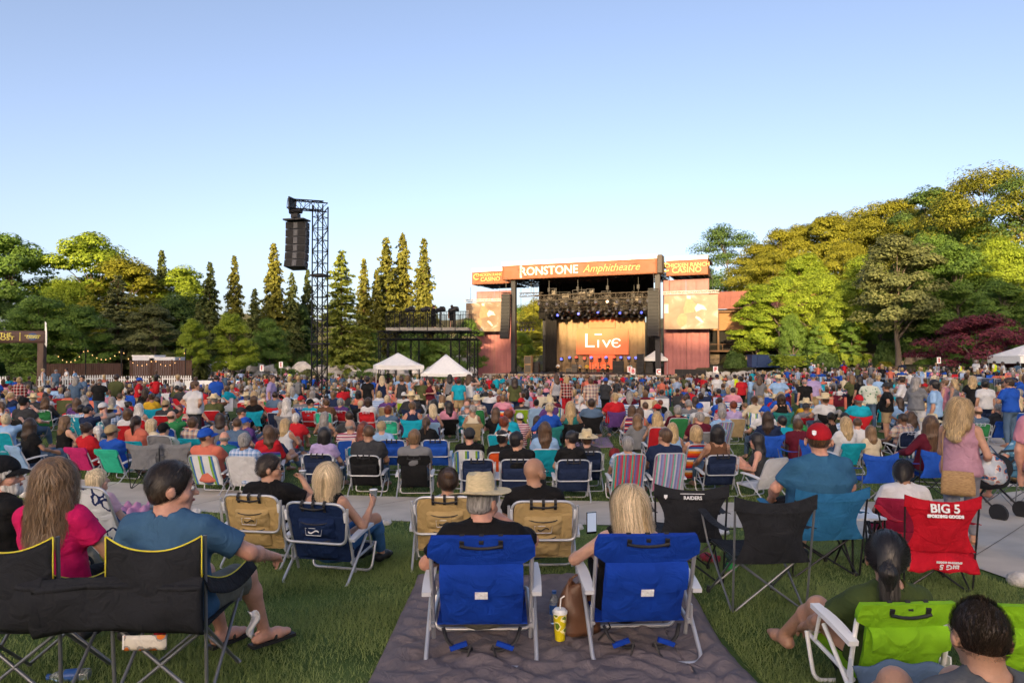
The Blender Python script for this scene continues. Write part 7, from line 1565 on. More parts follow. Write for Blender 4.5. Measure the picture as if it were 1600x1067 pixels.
# ================================================================== THE CROWD
COL = {'white': '#c6c8cb', 'black': '#17181a', 'navy': '#1d2a47', 'grey': '#73767b', 'charcoal': '#35373b', 'royal blue': '#1f4fae', 'light blue': '#8db0d6', 'turquoise': '#169db6', 'red': '#b3202a', 'maroon': '#571628', 'pink': '#c8889a', 'magenta': '#b8286a', 'olive': '#4e5433', 'green': '#2f7a48', 'lime': '#93b92c', 'mustard': '#c7a02c', 'orange': '#cf5427', 'purple': '#573a75', 'lilac': '#a294bf', 'tan': '#a08d6c', 'cream': '#c8bda4', 'teal': '#24706f', 'coral': '#c9705c', 'slate': '#4f6680', 'brown': '#5e4332'}
PAT = {'red plaid': ('#8d1722', 'plaid', ('#1a1012', '#b7a7a0'), 9), 'blue check': ('#5f83b3', 'plaid', ('#c5cede', '#8fa8cc'), 14), 'tan plaid': ('#b6a48e', 'plaid', ('#5e6a80', '#a0746a', '#c9c0b2'), 8), 'navy striped': ('#20283c', 'stripe', ('#cfd2d8',), 22, 2), 'rose striped': ('#a85a6a', 'stripe', ('#d8d3d0', '#6a4a66'), 18, 2), 'green flowered': ('#c3cbbd', 'floral', ('#5c8668', '#c3cbbd'), 9), 'navy flowered': ('#1c2440', 'floral', ('#c9607a', '#d8c9a0', '#1c2440'), 10), 'blue flowered': ('#4f7f9e', 'floral', ('#9fc0cf', '#4f7f9e'), 11)}
def colm(n): return cloth('wear_' + n.replace(' ', '_'), COL[n]) if n in COL else cloth('wear_' + n.replace(' ', '_'), PAT[n][0], *PAT[n][1:])
FAB = dict({k: COL[k] for k in ('red', 'turquoise', 'royal blue', 'navy', 'lime', 'purple', 'orange', 'green', 'black', 'tan', 'grey', 'magenta', 'white', 'light blue', 'teal')}, seafoam='#2fae8f')
STRIPES = {'rainbow striped': ('#b8323a', 'stripe', ('#d27a2a', '#d8cfae', '#2f8f8a', '#3a4f9a', '#8a3a7a'), 4.2, 2), 'blue-white striped': ('#cdd2d8', 'stripe', ('#2f62a8', '#cdd2d8', '#6fa0c9'), 5, 2), 'white-green striped': ('#cfd4d6', 'stripe', ('#cfd4d6', '#cfd4d6', '#7fae3a', '#3f6fae'), 5, 0), 'orange-blue striped': ('#cc4a1f', 'stripe', ('#d88a2a', '#cfd0cc', '#2b5fa8', '#a81f2a'), 4.6, 2), 'pastel striped': ('#7f8fb8', 'stripe', ('#a86a8a', '#5fa89a', '#b8b0c4', '#6f78ae'), 7, 0), 'multicolour striped': ('#b03a4a', 'stripe', ('#3fa08a', '#b8504a', '#3f6f9e', '#8a4a7a'), 7, 0), 'turquoise printed': ('#1c8fae', 'floral', ('#d0dfe2', '#1c8fae'), 6), 'red-white striped': ('#b02430', 'stripe', ('#d4d4d2', '#b02430', '#2a3f78'), 6, 2)}
def fabm(n): return cloth('chair_' + n.replace(' ', '_'), FAB[n]) if n in FAB else cloth('chair_' + n.replace(' ', '_'), STRIPES[n][0], *STRIPES[n][1:])
CHH = .026; ARCH = {}
POSES = {'bm': ('beach', dict(yaw=0)), 'bm2': ('beach', dict(yaw=-.7, girth=1.15)), 'bm3': ('beach', dict(yaw=.6, girth=1.25, lean=R(10), pel=(0, -.02, .34))), 'bf': ('beach', dict(female=True, lean=R(12), pel=(0, -.04, .32))), 'bf2': ('beach', dict(female=True, yaw=.75, lean=R(8), pel=(0, -.02, .33))), 'bp': ('beach', dict(yaw=.1, lean=R(8), hands=((-.2, .3, .14), (.12, .30, .62)))),
    'cm': ('camp', dict(girth=1.15, yaw=.2)), 'cf': ('camp', dict(female=True, yaw=-.4)), 'gm': ('ground', dict(yaw=.3, lean=R(2))), 'gf': ('ground', dict(female=True, yaw=-.3, lean=R(0))), 'xf': ('cross', dict(female=True, yaw=.5)), 'lm': ('leanback', dict(yaw=-.2)),
    'sm': ('stand', dict(yaw=-.3, girth=1.1)), 'sf': ('stand', dict(female=True, yaw=.3)), 'pm': ('phone', dict(yaw=0)), 'pf': ('phone', dict(female=True, yaw=-.1)), 'tm': ('talk', dict(girth=1.12, yaw=.5)), 'tf': ('talk', dict(female=True, yaw=-.5)), 'hm': ('hips', dict(girth=1.2, yaw=-.6))}
def arch(k):
    if k not in ARCH: p, kw = POSES[k]; f = pose(p, **kw); ARCH[k] = {'fig': f, 'body': f.body(CHH)}
    return ARCH[k]
def part(k, what, kind):
    a = arch(k)
    if (what, kind) not in a: a[(what, kind)] = a['fig'].shirt(kind, CHH, .003) if what == 'shirt' else a['fig'].trousers(kind, CHH)
    return a[(what, kind)]
USED = {}; NPERS = [0]; LAST = ['']
PHR = {'b': 'in a', 'c': 'in a', 'g': 'sitting on the grass', 'x': 'sitting cross legged on the grass', 'l': 'leaning back on the grass', 's': 'standing', 'p': 'standing with raised phone', 't': 'standing with folded hands', 'h': 'standing hands on hips'}
HSN = {'short': 'short {} hair', 'crop': 'cropped {} hair', 'fringe': 'balding {} head', 'bob': '{} bobbed hair', 'long': 'long {} hair', 'verylong': 'very long {} hair', 'wavy': 'wavy {} hair', 'pony': '{} ponytail', 'bun': '{} hair bun', 'cap': '{} hair, a cap', 'straw': '{} hair, straw hat', 'visor': '{} hair and visor'}
HATC = ['black', 'navy', 'white', 'red', 'royal blue', 'tan', 'charcoal']
def uniq(lab, extra):
    if lab in USED and extra and len((lab + ' ' + extra).split()) <= 16: lab = lab + ' ' + extra
    USED[lab] = USED.get(lab, 0) + 1; return lab
def mk(k, x, y, rz, top, sleeve, hair, hc, bottom='slate', legs='long', skin=None, sc=None, chairn='', group='people on the lawn', z=None, hatc=None, label=None, say=''):
    a = arch(k); f = a['fig']; NPERS[0] += 1; skin = rng.choice((0, 0, 1, 1, 4, 4, 2, 2, 3)) if skin is None else skin
    ph = PHR[k[0]] + (' ' + chairn if k[0] in 'bc' else ''); ph = 'in a raised chair' if ph == 'in a ' else ph.replace('sitting cross legged', 'cross legged'); wear = {'tank': ' sleeveless top', 'tee': ' t-shirt', 'long': ' long-sleeved top', 'polo': ' shirt', 'cap': ' top'}[sleeve]; hatc = hatc or rng.choice(HATC); hn = HSN[hair].format(hc).replace('a cap', 'a ' + hatc + ' cap').replace('and visor', 'and white visor')
    lab = label or uniq(f'person, {hn}, {top}{wear}, {ph}{say}', LAST[0]); LAST[0] = 'beside the ' + top + wear
    e = empty('person', (x, y, gz(x, y) if z is None else z), rz, lab, 'person', group); s_ = sc or rng.uniform(.94, 1.05); e.scale = (s_, s_, s_)
    link('body', a['body'], SKIN[skin], e); link('shirt', part(k, 'shirt', sleeve), colm(top), e); link('trousers' if legs == 'long' else 'shorts', part(k, 'trousers', legs), colm(bottom) if bottom in COL else DENIM, e)
    hs = {'cap': 'crop' if not f.f else 'pony', 'straw': 'short' if not f.f else 'long', 'visor': 'short' if not f.f else 'pony'}.get(hair, hair); headat(link('hair', hair_mesh(hs, .014), HAIRC[hc], e), f)
    if hair == 'cap': headat(link('cap', CAPM, colm(hatc), e), f, Matrix.Scale(1.03, 4))
    if hair == 'straw': h_ = link('hat', STRAWM, MATS['straw_weave'], e); headat(h_, f); link('hat_band', BANDM, BAND, h_)
    if hair == 'visor': headat(link('visor', VISORM, WHITEP, e), f)
    return e
# far copies of the chairs: the same shapes joined into frame, back and seat
def joined(parts, slots):
    b = MB()
    for nm, me, sl in parts:
        if sl in slots: b._add([tuple(v.co) for v in me.vertices], [tuple(p.vertices) for p in me.polygons])
    return b
for k in ('beach', 'tall', 'hoop', 'camp', 'low'):
    P_ = CH[k]; ba = [p for p in P_ if p[0] in ('back_fabric', 'top_band')]; CH[k + '_far'] = [('frame', joined(P_, ('frame', 'strap')).mesh('frame', 50), 'frame'), ('back_fabric', joined(ba, ('fabric', 'pouch')).mesh('back_fabric', 60), 'fabric'), ('seat_fabric', [p for p in P_ if p[0] == 'seat_fabric'][0][1], 'fabric')]
    if k != 'camp' : CH[k + '_far'] += [p for p in P_ if p[0] in ('armrest', 'pouch')]
def seat(kind, fab, x, y, rz, who='', frame=None, extra='', sc=.9, pouch=None):
    far = y > 15 and kind + '_far' in CH
    lab = uniq(f'{fab} {CHF[kind]}' + (f' holding person in {who}' if who else '') + (' ' + extra if extra else ''), LAST[0])
    return chair(kind + ('_far' if far else ''), x, y, rz, fabm(fab), frame or (None if kind != 'camp' else rng.choice((DKSTEEL, GREYT))), label=lab, scale=sc, pouch=pouch)
CN = {'beach': 'beach chair', 'tall': 'high backed beach chair', 'hoop': 'hoop framed beach chair', 'camp': 'camp chair', 'low': 'low sling chair', 'pack': 'backpack chair', 'royal': 'padded beach chair'}
TAKEN = []
def pair(px, py, kind, fab, k, top, sl, hair, hc, rz=0., dz=0., extra='', **kw):
    """a chair on the ground at photo position px, py (its rear feet) and the person in it"""
    x, y = spot(px, py, .34); TAKEN.append((x, y)); seat(kind, fab, x, y, rz, top + {'tank': ' sleeveless top', 'tee': ' t-shirt', 'long': ' top', 'polo': ' shirt', 'cap': ' top'}[sl] if k else '', extra=extra)
    if k: c = 'camp' if kind == 'camp' else 0; mk(k, x, y + .03, rz, top, sl, hair, hc, chairn=fab + ' chair', **kw)
# first rows beyond the path, as in the photograph
for r_ in [
    (30, 748, 'low', 'light blue', 'bf2', 'black', 'tee', 'long', 'dark brown', -.5), (124, 751, 'low', 'magenta', 'bf', 'red', 'tee', 'bun', 'dark brown', -.25), (172, 755, 'low', 'seafoam', 'bm', 'royal blue', 'tee', 'cap', 'brown', -.25),
    (222, 766, 'camp', 'grey', None, '', 'tee', '', ''), (272, 764, 'camp', 'grey', None, '', 'tee', '', '', 0, 0, 'with teal top band'), (320, 775, 'beach', 'white-green striped', 'bm2', 'coral', 'polo', 'cap', 'dark brown', -.12), (379, 778, 'beach', 'white', 'bm', 'blue check', 'polo', 'short', 'grey', -.1),
    (498, 774, 'hoop', 'navy', 'bf2', 'lilac', 'tee', 'bob', 'black', -.08), (570, 777, 'hoop', 'black', 'bm3', 'charcoal', 'tee', 'crop', 'brown', -.06), (645, 780, 'royal', 'black', 'bm', 'grey', 'polo', 'short', 'light brown', .03), (733, 764, 'beach', 'white-green striped', 'bm', 'black', 'tee', 'cap', 'black', .0), (746, 786, 'hoop', 'navy', None, '', 'tee', '', ''),
    (783, 768, 'beach', 'orange', 'bm2', 'black', 'tee', 'visor', 'black', .1), (808, 786, 'hoop', 'navy', 'bm2', 'black', 'tee', 'short', 'black', .0, 0, 'behind the bald man'), (895, 787, 'hoop', 'navy', 'bf2', 'black', 'tee', 'bun', 'black', .04), (917, 768, 'hoop', 'navy', 'bm', 'charcoal', 'tee', 'straw', 'brown', .05, 0, 'with a hatted man'), (982, 788, 'tall', 'multicolour striped', 'bm', 'blue check', 'polo', 'short', 'grey', .06), (1045, 786, 'tall', 'pastel striped', 'bm3', 'navy', 'tee', 'short', 'brown', .08),
    (1093, 764, 'tall', 'orange-blue striped', 'bf', 'slate', 'tank', 'bob', 'blonde', .08), (1127, 776, 'hoop', 'navy', 'bf', 'brown', 'tank', 'bob', 'black', .08, 0, 'beside the striped ones'), (1374, 792, 'camp', 'royal blue', None, '', 'tee', '', '', .1), (1462, 782, 'camp', 'royal blue', 'cf', 'maroon', 'long', 'verylong', 'brown', .12),
    (1262, 756, 'camp', 'royal blue', None, '', 'tee', '', '', .3, 0, 'folded beyond the red cap'), (300, 732, 'low', 'turquoise', 'bm', 'tan plaid', 'polo', 'short', 'brown', -.2), (362, 738, 'low', 'royal blue', 'bm3', 'slate', 'tee', 'crop', 'brown', -.2), (612, 742, 'hoop', 'royal blue', None, '', 'tee', '', '', 0, 0, 'with blue cooler pouch'), (680, 742, 'hoop', 'royal blue', None, '', 'tee', '', '', 0, 0, 'under a white strap'),
    (126, 690, 'beach', 'turquoise printed', 'bm', 'blue check', 'polo', 'short', 'black', -.3), (484, 676, 'hoop', 'red', 'bm2', 'turquoise', 'tee', 'cap', 'brown', -.1), (531, 676, 'hoop', 'red', 'bm', 'purple', 'tee', 'short', 'grey', -.08), (573, 678, 'hoop', 'red', 'bf', 'white', 'tee', 'bob', 'dark brown', -.05), (396, 676, 'camp', 'red', 'cf', 'cream', 'tank', 'verylong', 'blonde', -.1), (428, 676, 'camp', 'red', 'cm', 'slate', 'tee', 'crop', 'dark brown', -.1), (625, 688, 'low', 'purple', None, '', 'tee', '', '', .3),
    (677, 684, 'hoop', 'turquoise', 'bf', 'black', 'tee', 'long', 'black', 0), (729, 686, 'hoop', 'turquoise', 'bm', 'grey', 'tank', 'fringe', 'grey', 0), (630, 656, 'beach', 'lime', 'bm', 'white', 'tee', 'cap', 'brown', 0), (892, 716, 'camp', 'black', 'cf', 'teal', 'tank', 'verylong', 'blonde', .05), (925, 700, 'camp', 'black', 'cm', 'slate', 'tee', 'short', 'dark brown', 0), (960, 672, 'tall', 'rainbow striped', 'bf2', 'cream', 'tee', 'bob', 'light brown', .03), (990, 700, 'tall', 'red-white striped', 'bf', 'pink', 'tank', 'long', 'brown', .03),
    (1030, 724, 'tall', 'red', 'bf', 'navy', 'tank', 'wavy', 'blonde', .05), (1060, 702, 'tall', 'green', 'bm', 'maroon', 'long', 'short', 'grey', .05), (1077, 684, 'hoop', 'turquoise printed', 'bm', 'grey', 'tee', 'crop', 'grey', .05), (1098, 724, 'beach', 'grey', 'bm3', 'maroon', 'polo', 'short', 'grey', .08), (1150, 694, 'beach', 'tan', 'bf', 'lilac', 'tee', 'bun', 'auburn', .1), (1190, 668, 'beach', 'royal blue', 'bm', 'charcoal', 'polo', 'short', 'grey', .1), (1198, 724, 'camp', 'navy', 'cm', 'white', 'tee', 'cap', 'white', .15), (1330, 742, 'low', 'turquoise', 'bf', 'white', 'tee', 'long', 'blonde', .15),
    (1292, 694, 'camp', 'black', 'cm', 'white', 'tee', 'straw', 'brown', .1), (1095, 688, 'beach', 'tan', 'bm2', 'white', 'polo', 'cap', 'grey', .08), (815, 672, 'beach', 'lime', 'bm2', 'charcoal', 'tee', 'cap', 'black', 0), (705, 650, 'beach', 'turquoise', 'bm', 'black', 'tee', 'short', 'dark brown', 0), (155, 640, 'hoop', 'orange', 'bm', 'white', 'tee', 'crop', 'black', -.2), (180, 642, 'hoop', 'orange', 'bf', 'navy', 'tank', 'wavy', 'light brown', -.2), (275, 650, 'camp', 'purple', 'cm', 'olive', 'tee', 'cap', 'brown', -.2), (55, 648, 'beach', 'turquoise printed', 'bf', 'pink', 'tee', 'long', 'brown', -.3), (300, 690, 'beach', 'red-white striped', 'bf2', 'maroon', 'tank', 'bun', 'light brown', -.2), (262, 716, 'hoop', 'royal blue', 'bp', 'green', 'tee', 'fringe', 'brown', -.25)]: pair(*r_)
# people on the grass without chairs, then people standing
for (px, py, k, top, sl, hair, hc, rz) in [(235, 722, 'gf', 'cream', 'tee', 'bob', 'pale blonde', -.3), (145, 702, 'bp', 'navy', 'tee', 'crop', 'black', -.4), (100, 714, 'gf', 'black', 'tank', 'wavy', 'light brown', -.4), (200, 672, 'gf', 'rose striped', 'tee', 'bun', 'black', -.6), (90, 664, 'lm', 'charcoal', 'tee', 'cap', 'brown', -.6), (120, 668, 'lm', 'slate', 'tee', 'fringe', 'brown', -.7), (232, 660, 'xf', 'black', 'tee', 'verylong', 'auburn', -.2), (445, 716, 'gf', 'white', 'tank', 'verylong', 'blonde', -.2), (395, 704, 'lm', 'purple', 'tee', 'cap', 'grey', -.5), (428, 742, 'gm', 'navy', 'tee', 'short', 'brown', -.5), (545, 700, 'gm', 'charcoal', 'tee', 'short', 'dark brown', .4),
        (775, 692, 'gf', 'black', 'tee', 'long', 'brown', 0), (812, 700, 'gm', 'rose striped', 'polo', 'cap', 'black', 0), (840, 704, 'gf', 'navy flowered', 'tank', 'long', 'dark brown', 0), (1185, 760, 'gf', 'charcoal', 'tank', 'long', 'black', 1.2), (1222, 712, 'gm', 'turquoise', 'tee', 'short', 'black', .1), (1247, 722, 'gm', 'maroon', 'tee', 'short', 'brown', -.1), (1300, 700, 'gf', 'black', 'tank', 'bun', 'black', .2), (1320, 700, 'gm', 'blue check', 'polo', 'short', 'black', .1), (1340, 716, 'gm', 'white', 'tee', 'crop', 'brown', -.6), (1425, 700, 'gf', 'slate', 'tank', 'wavy', 'brown', .1), (1362, 730, 'gf', 'cream', 'tee', 'long', 'light brown', .2)]:
    p = gnd(px, py); TAKEN.append((p.x, p.y)); mk(k, p.x, p.y, rz, top, sl, hair, hc, group='people on the lawn')
for (px, d, k, top, sl, hair, hc, bot, rz, sk) in [(305, 17.4, 'hm', 'white', 'tee', 'short', 'brown', 'charcoal', -.5, 1), (131, 30, 'tm', 'slate', 'tee', 'short', 'black', 'navy', 2.6, 1), (217, 28, 'tm', 'red', 'tee', 'cap', 'brown', 'tan', -1.2, 4), (425, 23, 'sm', 'lilac', 'polo', 'short', 'brown', 'slate', -1.5, 1), (575, 27, 'sm', 'black', 'tee', 'short', 'black', 'charcoal', -.3, 2), (597, 27.5, 'sf', 'navy', 'tank', 'verylong', 'pale blonde', 'navy', 0, 0), (628, 27, 'sm', 'charcoal', 'tank', 'crop', 'brown', 'slate', .1, 1), (637, 28, 'sf', 'light blue', 'tank', 'bob', 'light brown', 'navy', 0, 0), (659, 25, 'pm', 'olive', 'tee', 'short', 'grey', 'black', 2.9, 4), (672, 25, 'tf', 'maroon', 'tank', 'wavy', 'dark brown', 'grey', 2.7, 1), (703, 30, 'sf', 'grey', 'tank', 'verylong', 'black', 'black', 0, 2), (717, 25.5, 'sm', 'turquoise', 'tee', 'short', 'dark brown', 'tan', 0, 1), (733, 26, 'pf', 'white', 'tank', 'long', 'brown', 'slate', -.5, 0),
        (804, 24, 'sf', 'olive', 'tee', 'verylong', 'dark brown', 'navy', 0, 1), (869, 28, 'sf', 'navy striped', 'tank', 'long', 'brown', 'navy', .3, 0), (885, 26, 'sf', 'red plaid', 'tee', 'bob', 'blonde', 'red', .2, 0), (923, 24.5, 'sm', 'tan plaid', 'polo', 'short', 'brown', 'tan', .1, 1), (945, 26, 'tm', 'charcoal', 'tee', 'cap', 'brown', 'black', -.9, 3), (1158, 30, 'sm', 'red', 'tee', 'short', 'black', 'black', .2, 2), (1216, 26, 'hm', 'light blue', 'polo', 'straw', 'grey', 'tan', -.3, 4), (1257, 24.5, 'sm', 'black', 'tee', 'fringe', 'grey', 'slate', 0, 4), (1270, 27, 'sm', 'lilac', 'polo', 'cap', 'grey', 'tan', -.3, 1), (1342, 25, 'sf', 'black', 'tee', 'verylong', 'black', 'black', .4, 2), (1358, 22, 'tm', 'green flowered', 'polo', 'short', 'grey', 'slate', -.5, 4), (1385, 18.6, 'hm', 'black', 'tee', 'cap', 'brown', 'tan', .9, 1), (1410, 21.5, 'tf', 'white', 'long', 'bun', 'dark brown', 'slate', .9, 1), (1430, 18, 'tf', 'grey', 'long', 'long', 'grey', 'white', -1.0, 0), (1459, 16.2, 'sm', 'light blue', 'polo', 'short', 'black', 'navy', .8, 1),
        (1476, 23, 'sf', 'pink', 'tank', 'bun', 'light brown', 'pink', .5, 0), (1490, 22.5, 'sf', 'grey', 'tank', 'long', 'blonde', 'black', .5, 1), (1520, 21.5, 'tf', 'black', 'tee', 'wavy', 'blonde', 'black', -.3, 0), (1538, 19.5, 'sm', 'white', 'tee', 'short', 'black', 'navy', 0, 1), (1578, 17.5, 'tm', 'royal blue', 'polo', 'short', 'dark brown', 'slate', .3, 2), (105, 56, 'tf', 'white', 'tee', 'bun', 'dark brown', 'black', 2.5, 1), (118, 56, 'tm', 'light blue', 'polo', 'short', 'brown', 'charcoal', 1.8, 1), (88, 45, 'sm', 'slate', 'tee', 'crop', 'grey', 'slate', .5, 4), (1525, 50, 'sm', 'white', 'polo', 'short', 'grey', 'tan', -1.2, 3), (1540, 50, 'tf', 'white', 'tee', 'short', 'brown', 'black', 1.2, 1), (1567, 48, 'tf', 'white', 'tee', 'long', 'dark brown', 'navy', 1.2, 1), (68, 48, 'sf', 'white', 'tank', 'bun', 'blonde', 'white', -1.2, 0), (343, 58, 'tm', 'orange', 'tee', 'short', 'brown', 'tan', 2.8, 1), (386, 60, 'sf', 'maroon', 'tank', 'bob', 'brown', 'navy', 0, 1), (623, 46, 'sm', 'black', 'tee', 'short', 'black', 'black', .2, 3), (1140, 34, 'hm', 'white', 'polo', 'short', 'grey', 'white', 1., 4), (1120, 36, 'sm', 'white', 'tee', 'cap', 'brown', 'black', 0, 1)]:
    x = xat(px, d); TAKEN.append((x, d)); mk(k, x, d, rz, top, sl, hair, hc, bot, 'shorts' if bot == 'tan' else 'long', sk, group='people standing in the crowd')
# stewards in yellow vests, spotlight operators, band
YV = cloth('vest_yellow', '#c8dc1e')
for px, d, say in ((1553, 50, ' by the information tent'), (1500, 62, ' under the maroon maple'), (453, 74, ' by the grey road'), (1128, 80, ' below the aisle letter F'), (1148, 40, ' in the crowd near the stage')):
    x = xat(px, d); e = mk('sm', x, d, .6, 'white', 'tee', 'short', 'black', 'navy', label='steward in bright yellow vest over white shirt' + say, z=(hz(x, d) if hill_t(x, d) > 0 else gz(x, d)), group='stewards'); a = part('sm', 'shirt', 'tank'); o = link('vest', a, YV, e); o.scale = (1.06, 1.06, 1.01)
for px, k, bot, lab in ((677, 'tf', 'long', 'spotlight operator in long black coat leaning on the lamp'), (706, 'sm', 'shorts', 'spotlight operator in black shorts standing at the railing')): mk(k, xat(px, 50.4), 50.4, -.8 if k == 'tf' else -.2, 'black', 'long' if k == 'tf' else 'tee', 'short', 'dark brown', 'black', bot, 1, 1.0, label=lab, z=zd + .12, group='spotlight crew')
GUIT = mat('guitar_gold', (.45, .24, .05), .35, var=.1)
for px, off, k, top, lab in ((872, 6, 'tm', 'white', 'musician in white behind the drum kit'), (906, 3, 'tm', 'grey', 'singer in grey by the tan amplifiers'), (917, 2.5, 'tm', 'mustard', 'guitarist in mustard jacket at the front of the stage'), (950, 5, 'tm', 'black', 'bass player in black beside the dark cabinets'), (985, 4, 'tm', 'teal', 'guitarist in teal beside the side fill stack')):
    s_ = SL(px, 575, off)[0]; X_, Y_ = swd(s_, off); e = mk(k, X_, Y_, math.pi + SRZ, top, 'long', 'short', 'dark brown', 'black', 'long', 1, 1.02, label=lab, z=SDZ, group='band on stage'); f = ARCH[k]['fig']
    g_ = empty('guitar', tuple(Matrix.Translation((X_, Y_, SDZ)) @ Matrix.Rotation(math.pi + SRZ, 4, 'Z') @ Vector((0, .27, 1.08))), math.pi + SRZ, 'guitar slung on the ' + lab.replace(' behind the drum kit', ' musician').split(' at ')[0].split(' by ')[0].split(' beside ')[0], 'guitar'); g_.rotation_euler = (0, R(-25), math.pi + SRZ); MB().prism([(.20 * math.cos(a) * (1 + .18 * math.cos(2 * a)), .15 * math.sin(a) * (1 - .12 * math.cos(a))) for a in np.linspace(0, 6.1, 18)], lambda u, v, t: (u, t, v), -.03, .03).build('guitar_body', GUIT, g_); MB().box((-.5, 0, 0), (.65, .03, .045)).build('guitar_neck', BLKP, g_)
s_ = SL(935, 575, 8)[0]; X_, Y_ = swd(s_, 8); e = empty('drum_kit', (X_, Y_, SDZ), SRZ, 'drum kit with cymbals in the middle of the stage', 'drums'); DR = mat('drum_red', (.35, .04, .03), .3, var=.1); CYM = mat('cymbal_brass', (.6, .42, .12), .3, .8, var=.1)
for x_, y_, z_, r0, h_, nm in ((0, 0, .5, .32, .5, 'bass_drum'), (-.35, -.1, 1.0, .17, .25, 'tom_drum'), (.3, -.1, 1.0, .19, .25, 'tom_drum'), (.75, .2, .6, .24, .5, 'floor_tom'), (-.75, .2, .7, .2, .18, 'snare_drum')): MB().lathe([(r0, -h_ / 2), (r0, h_ / 2)], 16, (x_, y_, z_)).build(nm, DR if nm == 'bass_drum' else GREYBLK, e)
for x_, z_ in ((-1.0, 1.35), (1.0, 1.4), (-.5, 1.55)): MB().lathe([(.28, 0), (.05, .04)], 16, (x_, 0, z_)).build('cymbal', CYM, e); MB().tube([(x_, 0, 0), (x_, 0, z_)], .015, 5).build('cymbal_stand', STEEL, e)
# ---- the rest of the lawn: rows of people, thinning where the grass shows in the photograph
TOPS = [c for c in COL if c not in ('lime', 'magenta', 'orange')] + list(PAT) + ['white'] * 4 + ['black'] * 4 + ['navy', 'grey', 'light blue', 'charcoal'] * 2; CK = ['beach', 'hoop', 'tall', 'low', 'camp', 'beach', 'hoop', 'low', 'camp']; CF = [c for c in FAB if c not in ('lime', 'magenta', 'orange', 'white')] + list(STRIPES) + ['navy', 'royal blue', 'turquoise', 'royal blue', 'turquoise', 'teal', 'red'] * 2
HM = ['short', 'short', 'crop', 'cap', 'cap', 'fringe', 'straw']; HF = ['long', 'wavy', 'verylong', 'pony', 'bob', 'bun', 'long']; HCW = ['black', 'dark brown', 'dark brown', 'brown', 'brown', 'light brown', 'blonde', 'pale blonde', 'grey', 'grey', 'auburn', 'white']
FARL = []; y = 12.6; row = 0
while y < 106:
    lo_, hi_ = xat(-25, y), xat(1625, y); x = lo_ + rng.uniform(0, 1)
    if y > 84: hi_ = min(hi_, 30)
    while x < hi_:
        px = 800 + x / y * F; yy = y + rng.uniform(-.45, .45); den = .80
        if y < 17.5: den = .34 if 380 < px < 860 else (.5 if px < 380 else .62)
        if px > 1470 and y < 19: den = .25
        if px > 1400 and 30 < y: den = .45
        if px < 330 and y > 37: den = .4 if y < 46 else 0
        if 560 < px < 760 and 43 < y < 53: den = .1
        if rng.random() < den and all((x - a) ** 2 + (yy - c) ** 2 > .62 for a, c in TAKEN): FARL.append((x, yy)); TAKEN.append((x, yy))
        x += rng.uniform(.70, 1.12) if y < 40 else rng.uniform(.72, 1.1)
    y += 1.36 if y < 40 else (1.4 if y < 60 else 1.7)
FARL.sort(key=lambda q: q[1]); near = FARL[:max(0, 288 - NPERS[0])]; rest = FARL[len(near):]
for x, y in near:
    rz = -math.atan2(x - 6, 110 - y) * .8 + rng.gauss(0, .18); fem = rng.random() < .5; k = rng.random(); top = rng.choice(TOPS); hair, hc = rng.choice(HF if fem else HM), rng.choice(HCW)
    if hair == 'fringe': hc = rng.choice(('grey', 'brown'))
    sl = rng.choice(('tee', 'tank', 'tank', 'cap', 'long') if fem else ('tee', 'tee', 'polo', 'tee', 'long')); sl = 'tee' if sl == 'cap' else sl; bot = rng.choice(('slate', 'navy', 'charcoal', 'tan', 'black', 'denim'))
    if k < .76:
        kind, fab = rng.choice(CK), rng.choice(CF); seat(kind, fab, x, y, rz, top + (' sleeveless top' if sl == 'tank' else ' shirt')); pk = (('cf' if fem else 'cm') if kind == 'camp' else (rng.choice(('bf', 'bf2')) if fem else rng.choice(('bm', 'bm2', 'bm3', 'bp', 'bm'))))
        mk(pk, x, y + .03, rz, top, sl, hair, hc, bot, rng.choice(('long', 'shorts')), chairn=fab + ' chair')
    elif k < .95 or y < 24: mk(rng.choice(('gf', 'xf', 'gf')) if fem else rng.choice(('gm', 'lm')), x, y, rz, top, sl, hair, hc, bot, rng.choice(('long', 'shorts')))
    else: mk(rng.choice(('sf', 'pf', 'tf')) if fem else rng.choice(('sm', 'pm', 'tm')), x, y, rz, top, sl, hair, hc, bot, group='people standing in the crowd')
# ---- the far crowd, one mass: coarse seated and standing figures with their chairs
def coarse(f, legs, hair, h=.066):
    out = []; L = Layer(); L.add(*f.head(False)); [L.add(*f.arm(i), *f.hand(i, False)) for i in (0, 1)]; out.append((nets(L, *L.bounds(), h), 0))
    L = Layer(); L.add(*f.torso(.015)); [L.add(cap(f.sh[i], f.sh[i] * .4 + f.el[i] * .6, .072, .068)) for i in (0, 1)]; L.cut.append((f.pel - f.ax * .05, -f.ax)); out.append((nets(L, *L.bounds(), h), 1))
    if legs: L = Layer(); L.add(cap(f.pel, f.waist, .13, .11, f.rt, 1.4)); [L.add(*f.leg(i, .012), *f.foot(i)) for i in (0, 1)]; L.cut.append((f.pel + f.ax * .1, f.ax)); out.append((nets(L, *L.bounds(), h), 2))
    L = hair_layer(hair, .006); V, Q = nets(L, *L.bounds(), .055); out.append(((V * f.hs @ f.H.T + f.hc, Q), 3)); return out
TPL = [coarse(pose('camp', girth=1.1), False, 'short'), coarse(pose('camp', True, yaw=.5), False, 'long'), coarse(pose('beach', lean=R(8), pel=(0, 0, .36), yaw=-.5), False, 'short'), coarse(pose('beach', True, lean=R(8), pel=(0, 0, .36)), False, 'bob'), coarse(pose('stand'), True, 'short'), coarse(pose('talk', True), True, 'long')]
